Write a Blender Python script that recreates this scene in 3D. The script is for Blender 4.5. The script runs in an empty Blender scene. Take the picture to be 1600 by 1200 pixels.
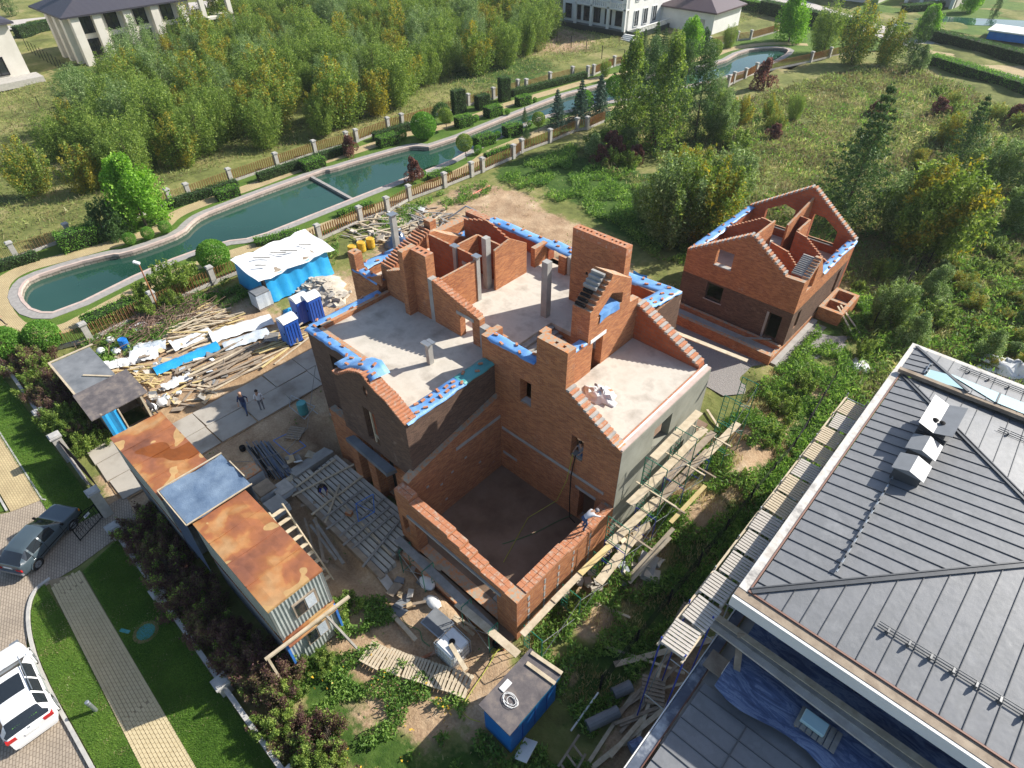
import bpy, bmesh, math, random
import numpy as np
from mathutils import Vector, Matrix
from mathutils.geometry import tessellate_polygon
R = math.radians
random.seed(7); RNG = np.random.default_rng(11)
S = bpy.context.scene
COL = S.collection

# ------------------------------------------------------------------ camera, sky, sun, exposure
# world axes follow the building plots: +X to the lower right of the photograph, +Y to the upper right
FOC, PITCH, ROLL, YAW, HC = 970.0, R(41.3), R(0.6), R(43.05), 28.0
def _cam_rows():
    cp, sp = math.cos(PITCH), math.sin(PITCH)
    z = Vector((0, cp, -sp)); x = Vector((1, 0, 0)); y = z.cross(x)
    cr, sr = math.cos(ROLL), math.sin(ROLL)
    rows = [x*cr + y*sr, -x*sr + y*cr, z]
    c, s = math.cos(YAW), math.sin(YAW)
    return [Vector((v.x*c - v.y*s, v.x*s + v.y*c, v.z)) for v in rows]
CX, CY, CZ = _cam_rows()
cam = bpy.data.cameras.new('camera'); cam.sensor_width = 36; cam.lens = FOC/1600*36
cam.clip_start = 0.5; cam.clip_end = 1500
camo = bpy.data.objects.new('camera', cam); COL.objects.link(camo)
camo.matrix_world = Matrix(((CX.x, -CY.x, -CZ.x, 0), (CX.y, -CY.y, -CZ.y, 0), (CX.z, -CY.z, -CZ.z, HC), (0, 0, 0, 1)))
S.camera = camo
SUN_EL, SUN_AZ = 35.5, 64.5            # azimuth measured from +X towards +Y
wd = bpy.data.worlds.new('World'); S.world = wd; wd.use_nodes = True
nt = wd.node_tree; nt.nodes.clear()
wo = nt.nodes.new('ShaderNodeOutputWorld'); bg = nt.nodes.new('ShaderNodeBackground'); sk = nt.nodes.new('ShaderNodeTexSky')
sk.sky_type = 'NISHITA'; sk.sun_disc = False; sk.sun_elevation = R(SUN_EL); sk.sun_rotation = R(90-SUN_AZ)
sk.air_density = 1.0; sk.dust_density = 1.2; sk.ozone_density = 1.0
bg.inputs[1].default_value = 0.105
nt.links.new(sk.outputs[0], bg.inputs[0]); nt.links.new(bg.outputs[0], wo.inputs[0])
sl = bpy.data.lights.new('sun', 'SUN'); sl.energy = 4.9; sl.angle = R(0.53); sl.color = (1.0, 0.95, 0.87)
so = bpy.data.objects.new('sun', sl); COL.objects.link(so)
sd = Vector((math.cos(R(SUN_EL))*math.cos(R(SUN_AZ)), math.cos(R(SUN_EL))*math.sin(R(SUN_AZ)), math.sin(R(SUN_EL))))
so.rotation_euler = sd.to_track_quat('Z', 'Y').to_euler(); so.location = (0, 0, 60)
S.view_settings.view_transform = 'Standard'; S.view_settings.look = 'None'
S.view_settings.exposure = 0.68; S.view_settings.gamma = 1; S.view_settings.use_curve_mapping = False

# where the line of sight through a point of the survey photograph meets a real plane
def ray(px, py): return CX*((px-800)/FOC) + CY*((py-600)/FOC) + CZ
def G(px, py, z=0.0):
    d = ray(px, py); t = (z-HC)/d.z
    return Vector((d.x*t, d.y*t, z))
def PY(px, py, y):
    d = ray(px, py); t = y/d.y
    return (d.x*t, HC+d.z*t)          # (x, z)
def PX(px, py, x):
    d = ray(px, py); t = x/d.x
    return (d.y*t, HC+d.z*t)          # (y, z)

# ------------------------------------------------------------------ object helpers
ORG = {}
def tag(o, label=None, cat=None, group=None, kind=None):
    if label: o['label'] = label
    if cat: o['category'] = cat
    if group: o['group'] = group
    if kind: o['kind'] = kind
    return o
def empty(name, loc, label, cat, group=None, rz=0):
    o = bpy.data.objects.new(name, None); COL.objects.link(o); o.location = loc; o.rotation_euler = (0, 0, rz)
    o.empty_display_size = 0.2
    ORG[o.name] = Vector(loc) if rz == 0 else Vector((0, 0, 0))
    return tag(o, label, cat, group)
def link_mesh(name, me, parent=None):
    o = bpy.data.objects.new(name, me); COL.objects.link(o)
    if parent is not None:
        o.parent = parent; ORG[o.name] = ORG.get(parent.name, Vector((0, 0, 0)))
    else: ORG[o.name] = Vector((0, 0, 0))
    return o
def copy_tree(o, parent=None):
    c = o.copy(); COL.objects.link(c)
    ORG[c.name] = Vector((0, 0, 0))
    if parent is not None: c.parent = parent
    for ch in [x for x in CHILD.get(o.name, [])]: copy_tree(ch, c)
    return c
CHILD = {}
class MB:
    def __init__(s): s.v = []; s.f = []; s.m = []
    def add(s, vs, fs, mi=0):
        b = len(s.v); s.v += [tuple(p) for p in vs]; s.f += [tuple(b+i for i in f) for f in fs]; s.m += [mi]*len(fs); return s
    def box(s, x0, y0, z0, x1, y1, z1, mi=0):
        x0, x1 = min(x0, x1), max(x0, x1); y0, y1 = min(y0, y1), max(y0, y1); z0, z1 = min(z0, z1), max(z0, z1)
        return s.add([(x0,y0,z0),(x1,y0,z0),(x1,y1,z0),(x0,y1,z0),(x0,y0,z1),(x1,y0,z1),(x1,y1,z1),(x0,y1,z1)],
                     [(0,3,2,1),(4,5,6,7),(0,1,5,4),(1,2,6,5),(2,3,7,6),(3,0,4,7)], mi)
    def obox(s, c, sx, sy, sz, rz=0, mi=0, tilt=None):
        M = Matrix.Rotation(rz, 3, 'Z')
        if tilt: M = M @ Matrix.Rotation(tilt[0], 3, 'X') @ Matrix.Rotation(tilt[1], 3, 'Y')
        vs = [M @ Vector((a*sx/2, b*sy/2, d*sz/2)) + Vector(c) for d in (-1,1) for a, b in ((-1,-1),(1,-1),(1,1),(-1,1))]
        return s.add(vs, [(0,3,2,1),(4,5,6,7),(0,1,5,4),(1,2,6,5),(2,3,7,6),(3,0,4,7)], mi)
    def beam(s, p, q, w, h, mi=0, up=(0,0,1)):
        p, q = Vector(p), Vector(q); d = (q-p).normalized(); u = Vector(up)
        if abs(d.dot(u)) > .98: u = Vector((1,0,0))
        a = d.cross(u).normalized()*(w/2); b = a.cross(d).normalized()*(h/2)
        vs = [e + k*a + l*b for e in (p, q) for k, l in ((-1,-1),(1,-1),(1,1),(-1,1))]
        return s.add(vs, [(0,3,2,1),(4,5,6,7),(0,1,5,4),(1,2,6,5),(2,3,7,6),(3,0,4,7)], mi)
    def tube(s, p, q, r, n=6, mi=0, r2=None):
        p, q = Vector(p), Vector(q); d = (q-p)
        if d.length < 1e-6: return s
        d.normalize(); u = Vector((0,0,1)) if abs(d.z) < .95 else Vector((1,0,0))
        a = d.cross(u).normalized(); b = a.cross(d).normalized(); r2 = r if r2 is None else r2
        vs = []
        for e, rr in ((p, r), (q, r2)):
            for i in range(n):
                t = 2*math.pi*i/n; vs.append(e + a*(rr*math.cos(t)) + b*(rr*math.sin(t)))
        fs = [(i, (i+1) % n, n+(i+1) % n, n+i) for i in range(n)] + [tuple(range(n-1, -1, -1)), tuple(range(n, 2*n))]
        return s.add(vs, fs, mi)
    def path(s, pts, r, n=5, mi=0):
        for a, b in zip(pts, pts[1:]): s.tube(a, b, r, n, mi)
        return s
    def lathe(s, c, prof, n=16, mi=0):
        vs = []; fs = []
        for r, z in prof:
            for i in range(n):
                t = 2*math.pi*i/n; vs.append((c[0]+r*math.cos(t), c[1]+r*math.sin(t), c[2]+z))
        for k in range(len(prof)-1):
            for i in range(n):
                fs.append((k*n+i, k*n+(i+1) % n, (k+1)*n+(i+1) % n, (k+1)*n+i))
        fs.append(tuple(range(n-1, -1, -1))); fs.append(tuple((len(prof)-1)*n+i for i in range(n)))
        return s.add(vs, fs, mi)
    def extr(s, loops, ax, c0, c1, mi=0):
        """polygon with holes given in the plane across axis ax, extruded from c0 to c1"""
        def P(u, w, c): return (c, u, w) if ax == 'x' else ((u, c, w) if ax == 'y' else (u, w, c))
        flat = [p for l in loops for p in l]; n = len(flat)
        tris = tessellate_polygon([[Vector((p[0], p[1], 0)) for p in l] for l in loops])
        vs = [P(p[0], p[1], c0) for p in flat] + [P(p[0], p[1], c1) for p in flat]
        fs = [tuple(t) for t in tris] + [tuple(n+i for i in t[::-1]) for t in tris]
        o = 0
        for l in loops:
            k = len(l)
            for i in range(k): fs.append((o+i, o+(i+1) % k, n+o+(i+1) % k, n+o+i))
            o += k
        return s.add(vs, fs, mi)
    def grid(s, P, mi=0):
        h, w = len(P), len(P[0]); b = [(r*w+c, r*w+c+1, (r+1)*w+c+1, (r+1)*w+c) for r in range(h-1) for c in range(w-1)]
        return s.add([p for r in P for p in r], b, mi)
    def mesh(s, name, mats, off=Vector((0,0,0)), smooth=False, fix=True):
        me = bpy.data.meshes.new(name)
        me.from_pydata([(p[0]-off.x, p[1]-off.y, p[2]-off.z) for p in s.v], [], s.f)
        for m in (mats if isinstance(mats, (list, tuple)) else [mats]): me.materials.append(m)
        if any(s.m): me.polygons.foreach_set('material_index', s.m)
        if smooth: me.polygons.foreach_set('use_smooth', [True]*len(s.f))
        me.validate()
        if fix:
            bm = bmesh.new(); bm.from_mesh(me); bmesh.ops.recalc_face_normals(bm, faces=bm.faces); bm.to_mesh(me); bm.free()
        me.update(); return me
    def build(s, name, mats, parent=None, smooth=False, fix=True, bevel=0):
        off = ORG.get(parent.name, Vector((0,0,0))) if parent is not None else Vector((0,0,0))
        me = s.mesh(name, mats, off, smooth, fix)
        if bevel:
            bm = bmesh.new(); bm.from_mesh(me)
            bmesh.ops.bevel(bm, geom=bm.edges[:], offset=bevel, segments=1, affect='EDGES', clamp_overlap=True); bm.to_mesh(me); bm.free()
        o = link_mesh(name, me, parent)
        if parent is not None: CHILD.setdefault(parent.name, []).append(o)
        return o
def stairs(a, b, n, first='u'):
    """points of a flight from a to b in n equal steps"""
    out = []
    for i in range(n):
        u0 = a[0]+(b[0]-a[0])*i/n; u1 = a[0]+(b[0]-a[0])*(i+1)/n
        z0 = a[1]+(b[1]-a[1])*i/n; z1 = a[1]+(b[1]-a[1])*(i+1)/n
        if first == 'u': out += [(u0, z0), (u1, z0)]
        else: out += [(u0, z1), (u1, z1)]
    return out
def rect(a, b, c, d): return [(a, b), (c, b), (c, d), (a, d)]
def inset(P, d):
    n = len(P); A = sum(P[i][0]*P[(i+1) % n][1]-P[(i+1) % n][0]*P[i][1] for i in range(n)); sg = 1 if A > 0 else -1
    out = []
    for i in range(n):
        p0, p1, p2 = Vector(P[i-1][:2]), Vector(P[i][:2]), Vector(P[(i+1) % n][:2])
        e1 = (p1-p0).normalized(); e2 = (p2-p1).normalized()
        n1 = Vector((-e1.y, e1.x))*sg; n2 = Vector((-e2.y, e2.x))*sg
        b = (n1+n2)
        if b.length < .2: b = n1
        b.normalize(); k = max(.45, b.dot(n1)); q = p1 + b*(d/k); out.append((q.x, q.y))
    return out
def smooth_loop(P, it=2, closed=True):
    for _ in range(it):
        Q = []; n = len(P)
        rng = range(n) if closed else range(n-1)
        if not closed: Q.append(P[0])
        for i in rng:
            a, b = P[i], P[(i+1) % n]
            Q.append((a[0]*.75+b[0]*.25, a[1]*.75+b[1]*.25)); Q.append((a[0]*.25+b[0]*.75, a[1]*.25+b[1]*.75))
        if not closed: Q.append(P[-1])
        P = Q
    return P
def clip(poly, a, b, c):
    """keep the part of poly (x,y) where a*x+b*y<=c"""
    out = []; n = len(poly)
    for i in range(n):
        p, q = poly[i], poly[(i+1) % n]; dp = a*p[0]+b*p[1]-c; dq = a*q[0]+b*q[1]-c
        if dp <= 0: out.append(p)
        if (dp < 0 < dq) or (dq < 0 < dp):
            t = dp/(dp-dq); out.append((p[0]+(q[0]-p[0])*t, p[1]+(q[1]-p[1])*t))
    return out

# ------------------------------------------------------------------ materials
def lin(c): return tuple(c)+(1,) if len(c) == 3 else c
class NT:
    def __init__(s, name):
        s.m = bpy.data.materials.new(name); s.m.use_nodes = True; s.t = s.m.node_tree; s.t.nodes.clear()
        s.out = s.n('OutputMaterial'); s.b = s.n('BsdfPrincipled'); s.l(s.b.outputs[0], s.out.inputs[0])
    def n(s, k, **kw):
        o = s.t.nodes.new('ShaderNode'+k)
        for a, b in kw.items(): setattr(o, a, b)
        return o
    def l(s, a, b): s.t.links.new(a, b)
    def set(s, node, i, v):
        if hasattr(v, 'default_value') or hasattr(v, 'is_linked'): s.l(v, node.inputs[i])
        else: node.inputs[i].default_value = v
    def pos(s):
        g = s.n('NewGeometry'); return g.outputs['Position']
    def objpos(s): return s.n('TexCoord').outputs['Object']
    def noise(s, scale, detail=3, rough=.55, vec=None, out=0, dist=0):
        o = s.n('TexNoise'); o.inputs['Scale'].default_value = scale; o.inputs['Detail'].default_value = detail
        o.inputs['Roughness'].default_value = rough; o.inputs['Distortion'].default_value = dist
        s.l(vec if vec is not None else s.pos(), o.inputs['Vector']); return o.outputs[out]
    def ramp(s, f, stops, interp='LINEAR'):
        o = s.n('ValToRGB'); o.color_ramp.interpolation = interp
        e = o.color_ramp.elements
        while len(e) < len(stops): e.new(.5)
        for i, (p, c) in enumerate(stops): e[i].position = p; e[i].color = lin(c) if not isinstance(c, (int, float)) else (c, c, c, 1)
        s.l(f, o.inputs[0]); return o.outputs[0]
    def mix(s, f, a, b, mode='MIX'):
        o = s.n('Mix', data_type='RGBA', blend_type=mode)
        s.set(o, 0, f)
        for i, v in ((6, a), (7, b)): s.set(o, i, lin(v) if isinstance(v, tuple) else v)
        return o.outputs[2]
    def math(s, op, a, b=0.0):
        o = s.n('Math', operation=op); s.set(o, 0, a); s.set(o, 1, b); return o.outputs[0]
    def bump(s, h, strength=.3, dist=.05):
        o = s.n('Bump'); o.inputs['Strength'].default_value = strength; o.inputs['Distance'].default_value = dist
        s.l(h, o.inputs['Height']); s.l(o.outputs[0], s.b.inputs['Normal']); return o
    def col(s, c): s.set(s.b, 'Base Color', lin(c) if isinstance(c, tuple) else c); return s
    def rough(s, r): s.set(s.b, 'Roughness', r); return s
    def metal(s, r): s.set(s.b, 'Metallic', r); return s
    def spec(s, r): s.set(s.b, 'Specular IOR Level', r); return s
def M_noise(name, c1, c2, scale=3, rough=.85, bump=.25, dist=.02, c3=None, detail=6, spec=.3, metal=0, bscale=None, obj=False):
    k = NT(name); v = k.objpos() if obj else None
    f = k.noise(scale, detail, .62, v)
    st = [(.32, c1), (.68, c2)] if c3 is None else [(.28, c1), (.5, c2), (.72, c3)]
    k.col(k.ramp(f, st)).rough(rough).spec(spec).metal(metal)
    if bump: k.bump(k.noise(bscale or scale*6, 5, .6, v), bump, dist)
    return k.m
def wallvec(k):
    """unwraps world space on to walls: (along the wall, height) whichever way the wall faces"""
    g = k.n('NewGeometry'); sp = k.n('SeparateXYZ'); k.l(g.outputs['Position'], sp.inputs[0])
    sn = k.n('SeparateXYZ'); k.l(g.outputs['True Normal'], sn.inputs[0])
    fx = k.math('GREATER_THAN', k.math('ABSOLUTE', sn.outputs[0]), .6); fz = k.math('GREATER_THAN', k.math('ABSOLUTE', sn.outputs[2]), .6)
    side = k.n('Mix', data_type='FLOAT'); k.l(fx, side.inputs[0]); k.l(sp.outputs[0], side.inputs[2]); k.l(sp.outputs[1], side.inputs[3])
    up = k.n('Mix', data_type='FLOAT'); k.l(fz, up.inputs[0]); k.l(sp.outputs[2], up.inputs[2]); k.l(sp.outputs[1], up.inputs[3])
    c = k.n('CombineXYZ'); k.l(side.outputs[0], c.inputs[0]); k.l(up.outputs[0], c.inputs[1]); return c.outputs[0], fz
def M_brick(name, c1, c2, mortar, bw=.25, bh=.075, ms=.006, stain=(.25, .12, .07), top=None, rough=.9, var=.8, dark=.35):
    k = NT(name); v, fz = wallvec(k)
    b = k.n('TexBrick'); k.l(v, b.inputs['Vector'])
    b.inputs['Scale'].default_value = 1; b.inputs['Brick Width'].default_value = bw; b.inputs['Row Height'].default_value = bh
    b.inputs['Mortar Size'].default_value = ms; b.inputs['Mortar Smooth'].default_value = .2; b.inputs['Bias'].default_value = 0
    b.inputs['Color1'].default_value = lin(c1); b.inputs['Color2'].default_value = lin(c2); b.inputs['Mortar'].default_value = lin(mortar)
    # per-course blotches that run along the wall, as soaked or burnt bricks do
    mp = k.n('Mapping'); mp.inputs['Scale'].default_value = (1.6, 9, 1); k.l(v, mp.inputs[0])
    n1 = k.noise(1.0, 5, .7, mp.outputs[0]); n2 = k.noise(.35, 3, .6)
    f = k.math('MULTIPLY', k.ramp(n1, [(.5, 0), (.75, 1)]), k.ramp(n2, [(.35, .15), (.65, 1)]))
    c = k.mix(k.math('MULTIPLY', f, var), b.outputs[0], stain)
    n3 = k.noise(.9, 6, .6); c = k.mix(.55, c, k.ramp(n3, [(.25, 1-dark), (.75, 1.12)]), 'MULTIPLY')
    n4 = k.noise(1.3, 7, .75); c = k.mix(k.math('MULTIPLY', k.ramp(n4, [(.60, 0), (.72, 1)]), .45), c, (.50, .38, .29))
    if top: c = k.mix(fz, c, k.ramp(k.noise(5, 4, .7), [(.42, top), (.62, c1)]))
    k.col(c).rough(rough).spec(.15)
    k.bump(k.math('ADD', k.math('MULTIPLY', b.outputs[1], -.6), k.math('MULTIPLY', k.noise(60, 2), .4)), .5, .012)
    return k.m
LG = 2.6
def M_leaf(name, cols, nscale=.25, jitter=.45, trans=.38, rough=.6):
    """leaf colour: patches over the ground from position, every leaf its own tint"""
    k = NT(name); g = k.n('NewGeometry')
    f = k.math('ADD', k.math('MULTIPLY', k.math('SUBTRACT', k.noise(nscale, 4, .65), .5), 2.3), .5)
    r = k.math('ADD', k.math('MULTIPLY', f, 1-jitter*.5), k.math('MULTIPLY', k.math('SUBTRACT', g.outputs['Random Per Island'], .35), jitter*.75))
    cols = [tuple(min(.6, v*LG) for v in cc) for cc in cols]
    n = len(cols); c = k.ramp(r, [(.22+.6*i/(n-1), cc) for i, cc in enumerate(cols)])
    k.col(c).rough(rough).spec(.25)
    t = k.n('BsdfTranslucent'); hs = k.n('HueSaturation'); hs.inputs['Value'].default_value = 1.5; hs.inputs['Saturation'].default_value = 1.1
    k.l(c, hs.inputs['Color']); k.l(hs.outputs[0], t.inputs[0])
    m = k.n('MixShader'); m.inputs[0].default_value = trans; k.l(k.b.outputs[0], m.inputs[1]); k.l(t.outputs[0], m.inputs[2]); k.l(m.outputs[0], k.out.inputs[0])
    return k.m
def M_flat(name, c, rough=.5, metal=0, spec=.5, var=.12):
    k = NT(name); f = k.noise(2.5, 4, .6, k.objpos())
    k.col(k.mix(1, lin(c), k.ramp(f, [(.3, 1-var), (.7, 1+var*.4)]), 'MULTIPLY')).rough(rough).metal(metal).spec(spec); return k.m
def M_glass(name, c=(.02, .025, .03), rough=.06):
    k = NT(name); k.col(c).rough(rough).spec(.9); return k.m

MAT = {}
def mats():
    A = MAT
    A['orange'] = M_brick('orange_brick', (.56, .235, .095), (.35, .125, .058), (.38, .29, .21), stain=(.15, .07, .045), top=(.36, .32, .25))
    A['block'] = M_brick('red_block', (.42, .13, .06), (.33, .095, .045), (.2, .15, .12), .38, .22, .012, stain=(.2, .06, .035), top=(.42, .3, .2), var=.4, dark=.25)
    A['brown'] = M_brick('brown_brick', (.17, .105, .075), (.105, .066, .052), (.2, .145, .105), .25, .075, .006, stain=(.07, .048, .04), top=(.36, .2, .11), dark=.3)
    A['edge'] = M_noise('brick_edge', (.54, .25, .13), (.45, .18, .09), 5, .9, .5, .02, c3=(.48, .40, .31))
    A['slab'] = M_noise('floor_concrete', (.46, .42, .35), (.57, .525, .45), .7, .9, .15, .01, c3=(.36, .32, .265), bscale=30)
    A['slabdark'] = M_noise('wet_shaded_concrete', (.13, .082, .05), (.22, .145, .095), .5, .6, .1, .01, c3=(.28, .2, .14), bscale=20, spec=.35)  # brown concrete with the garage's shade darkened into its colour
    A['concrete'] = M_noise('grey_concrete', (.30, .29, .27), (.42, .41, .38), 1.4, .9, .3, .01)
    A['plaster'] = M_noise('grey_render', (.24, .24, .195), (.34, .34, .28), .8, .92, .15, .008, bscale=25)
    A['wood'] = M_noise('raw_timber', (.42, .34, .23), (.60, .51, .37), 3, .8, .3, .01, obj=True)
    A['oldwood'] = M_noise('weathered_timber', (.22, .17, .125), (.38, .31, .23), 2, .9, .35, .01, obj=True)
    A['greywood'] = M_noise('grey_timber', (.20, .19, .17), (.34, .32, .29), 2, .9, .35, .01, obj=True)
    A['yellowwood'] = M_noise('yellow_formwork', (.50, .38, .15), (.62, .50, .26), 2, .7, .2, .01, obj=True)
    def tarp(name, c1, c2, ro=.42):
        k = NT(name); f = k.noise(1.3, 5, .6); k.col(k.ramp(f, [(.3, c1), (.7, c2)])).rough(ro).spec(.5)
        w = k.noise(7, 4, .6, dist=1.5); k.bump(w, .4, .04); return k.m
    A['tarp'] = tarp('blue_tarpaulin', (.07, .22, .54), (.22, .43, .72))
    A['tarp2'] = tarp('bright_blue_tarpaulin', (.01, .27, .58), (.03, .36, .68))
    A['tarpteal'] = tarp('teal_tarpaulin', (.06, .30, .32), (.10, .38, .36))
    A['film'] = tarp('clear_polythene_film', (.42, .48, .54), (.66, .70, .72), .25)
    k = NT('creased_blue_film'); mp = k.n('Mapping'); mp.inputs['Scale'].default_value = (.25, 1.1, 1); mp.inputs['Rotation'].default_value = (0, 0, .5); k.l(k.pos(), mp.inputs[0]); f = k.noise(2.2, 6, .7, mp.outputs[0], dist=2.5)
    k.col(k.ramp(f, [(.36, (.05, .08, .17)), (.50, (.10, .15, .28)), (.55, (.20, .26, .38)), (.60, (.12, .17, .30)), (.66, (.17, .22, .35)), (.72, (.34, .4, .5))])).rough(.3); k.bump(f, .4, .04); A['bluefilm'] = k.m
    A['white'] = M_noise('white_sheet', (.66, .67, .66), (.82, .82, .80), 1.5, .6, .5, .03, bscale=6)
    A['green'] = M_flat('green_painted_steel', (.015, .20, .12), .45, .2)
    A['bluemetal'] = M_flat('blue_painted_steel', (.02, .05, .36), .45, .2)
    A['steel'] = M_flat('galvanised_steel', (.42, .45, .47), .4, .7)
    A['dark'] = M_flat('black_painted_steel', (.015, .015, .016), .85, 0, .1)
    A['black'] = M_flat('hollow_shade_black', (.012, .01, .009), .95)  # near black: paints the shade inside hollows, also colours plain black parts
    k = NT('standing_seam_metal'); f = k.noise(.7, 7, .7); k.col(k.ramp(f, [(.3, (.165, .17, .177)), (.47, (.205, .21, .217)), (.55, (.18, .185, .19)), (.7, (.245, .25, .255))])).rough(.5).metal(.15).spec(.5)
    k.bump(k.math('ADD', k.noise(1.6, 2), k.math('MULTIPLY', k.noise(6, 4), .25)), .3, .04); A['seam'] = k.m
    A['seamrib'] = M_flat('dark_seam', (.11, .115, .12), .4, .4)
    A['capmetal'] = M_flat('grey_sheet_cap', (.22, .23, .24), .5, .1)
    A['glass'] = M_glass('dark_glass')
    k = NT('skylight_glass'); k.col((.42, .60, .62)).rough(.08).spec(.9); A['skyglass'] = k.m
    # rusty container roof: sharp-edged puddle stains and drawn lines
    k = NT('rusted_roof_sheet'); p = k.pos()
    f = k.noise(.55, 3, .5, p, dist=.4); f2 = k.noise(2.6, 5, .6, p); f3 = k.noise(.4, 1, .4, p)
    c = k.ramp(f, [(.30, (.19, .075, .045)), (.44, (.29, .11, .055)), (.53, (.345, .13, .052)), (.56, (.40, .18, .065)), (.66, (.43, .25, .115))])
    c = k.mix(k.ramp(k.noise(.8, 2, .4, p, dist=.25), [(.625, 0), (.633, 1)]), c, (.48, .30, .13))
    c = k.mix(k.ramp(f3, [(.36, 1), (.365, 0)]), c, (.22, .065, .015))
    c = k.mix(.6, c, k.ramp(f2, [(.3, .72), (.7, 1.15)]), 'MULTIPLY'); k.col(c).rough(.7).spec(.3)
    A['rust'] = k.m
    A['corr'] = M_noise('galvanised_corrugated', (.30, .34, .33), (.44, .48, .46), 2.5, .5, .1, .01, spec=.5, metal=.3)
    A['bluepaint'] = M_noise('blue_wall_paint', (.01, .13, .45), (.02, .20, .58), 1.2, .5, .1, .01)
    A['greysheet'] = tarp('pale_blue_grey_sheet', (.09, .14, .22), (.20, .27, .36), .32)
    A['toiletblue'] = M_flat('bright_blue_plastic', (.02, .10, .46), .4)
    A['felt'] = M_noise('roofing_felt', (.075, .068, .072), (.13, .115, .115), 1.8, .9, .3, .01, c3=(.24, .20, .17))
    A['feltgrey'] = M_noise('grey_roofing_sheet', (.13, .14, .15), (.23, .24, .25), .9, .7, .1, .01)
    A['navyfilm'] = tarp('navy_sheet', (.05, .085, .16), (.11, .16, .26), .3)
    A['stone'] = M_noise('pale_stone', (.38, .36, .32), (.52, .49, .44), 3, .85, .2, .01)
    A['whitewall'] = M_noise('white_stucco', (.70, .69, .66), (.80, .79, .75), .6, .9, .05, .01)
    A['cream'] = M_noise('cream_stucco', (.62, .58, .50), (.72, .68, .60), .5, .9, .05, .01)
    A['slat'] = M_noise('brown_fence_slats', (.33, .17, .07), (.46, .27, .12), .6, .8, .2, .01)
    A['coping'] = M_noise('grey_coping_pavers', (.26, .245, .23), (.36, .34, .315), 3, .9, .3, .01)
    A['pink'] = M_noise('pink_coping_stone', (.46, .35, .30), (.58, .46, .40), 2, .9, .2, .01)
    A['poolwall'] = M_brick('stone_canal_wall', (.40, .36, .30), (.28, .25, .2), (.14, .12, .1), .5, .22, .03, stain=(.1, .09, .05))
    k = NT('canal_water'); f = k.noise(.05, 3); k.col(k.ramp(f, [(.35, (.014, .055, .038)), (.65, (.028, .085, .062))])).rough(.03).spec(.5)
    k.bump(k.noise(2.2, 3), .035, .03); A['water'] = k.m
    def paver(name, c1, c2, mort, bw, bh, rot):
        k = NT(name); mp = k.n('Mapping'); mp.inputs['Rotation'].default_value = (0, 0, rot); k.l(k.pos(), mp.inputs[0])
        b = k.n('TexBrick'); k.l(mp.outputs[0], b.inputs['Vector']); b.inputs['Scale'].default_value = 1
        b.inputs['Brick Width'].default_value = bw; b.inputs['Row Height'].default_value = bh; b.inputs['Mortar Size'].default_value = .014
        b.inputs['Color1'].default_value = lin(c1); b.inputs['Color2'].default_value = lin(c2); b.inputs['Mortar'].default_value = lin(mort)
        c = k.mix(.7, b.outputs[0], k.ramp(k.noise(.6, 5), [(.3, .75), (.7, 1.1)]), 'MULTIPLY'); k.col(c).rough(.9).spec(.2)
        k.bump(b.outputs[1], -.4, .01); return k.m
    A['yellowpath'] = paver('yellow_pavers', (.52, .42, .23), (.46, .36, .20), (.30, .23, .13), .24, .12, 0)
    A['drive'] = paver('drive_pavers', (.42, .35, .27), (.36, .30, .235), (.2, .16, .12), .22, .12, R(20))
    A['paverA'] = M_noise('yellow_paver', (.50, .41, .24), (.58, .48, .29), 2.2, .9, .2, .005)
    A['paverB'] = M_noise('joint_sand', (.26, .20, .12), (.33, .26, .16), 3, .95, .2, .005)
    A['kerb'] = M_noise('concrete_kerb', (.36, .35, .33), (.5, .48, .44), 3, .9, .2, .01)
    A['farroad'] = M_noise('pale_road', (.44, .40, .36), (.54, .50, .45), .5, .9, .1, .01)
    # concrete road slabs with stains
    k = NT('old_concrete_road'); f = k.noise(.45, 6, .6)
    k.col(k.ramp(f, [(.3, (.24, .205, .165)), (.5, (.38, .345, .29)), (.7, (.44, .40, .34))])).rough(.92); k.bump(k.noise(12, 5), .3, .01); A['roadslab'] = k.m
    k = NT('gravel'); f = k.n('TexVoronoi'); f.inputs['Scale'].default_value = 14; k.l(k.pos(), f.inputs['Vector'])
    k.col(k.ramp(k.noise(18, 4, .8), [(.3, (.14, .13, .12)), (.7, (.36, .335, .31))])).rough(.95); k.bump(f.outputs[0], .8, .03); A['gravel'] = k.m
    # lawn
    k = NT('mown_lawn'); f = k.noise(.35, 4); f2 = k.noise(7, 5, .7)
    c = k.mix(.6, k.ramp(f, [(.3, (.06, .125, .018)), (.7, (.125, .19, .03))]), k.ramp(f2, [(.3, .55), (.7, 1.4)]), 'MULTIPLY'); k.col(c).rough(.9).spec(.2)
    k.bump(k.noise(25, 4, .8), .8, .04); A['lawn'] = k.m
    # the plot ground: vertex weights dirt (r) and lush green (g) over rough meadow
    k = NT('plot_ground'); at = k.n('Attribute', attribute_name='zone'); sp = k.n('SeparateColor'); k.l(at.outputs[0], sp.inputs[0])
    f = k.noise(.16, 6, .62); f2 = k.noise(1.7, 6, .65); f3 = k.noise(9, 5, .75)
    mead = k.ramp(k.math('ADD', k.math('MULTIPLY', f, .7), k.math('MULTIPLY', f2, .3)), [(.36, (.09, .10, .032)), (.46, (.15, .17, .05)), (.54, (.22, .22, .075)), (.64, (.34, .28, .14))])
    dirt = k.ramp(k.math('ADD', k.math('MULTIPLY', k.noise(.5, 6, .6), .55), k.math('MULTIPLY', f3, .45)), [(.34, (.22, .14, .08)), (.46, (.36, .245, .15)), (.56, (.47, .34, .215)), (.66, (.60, .47, .33))])
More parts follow.
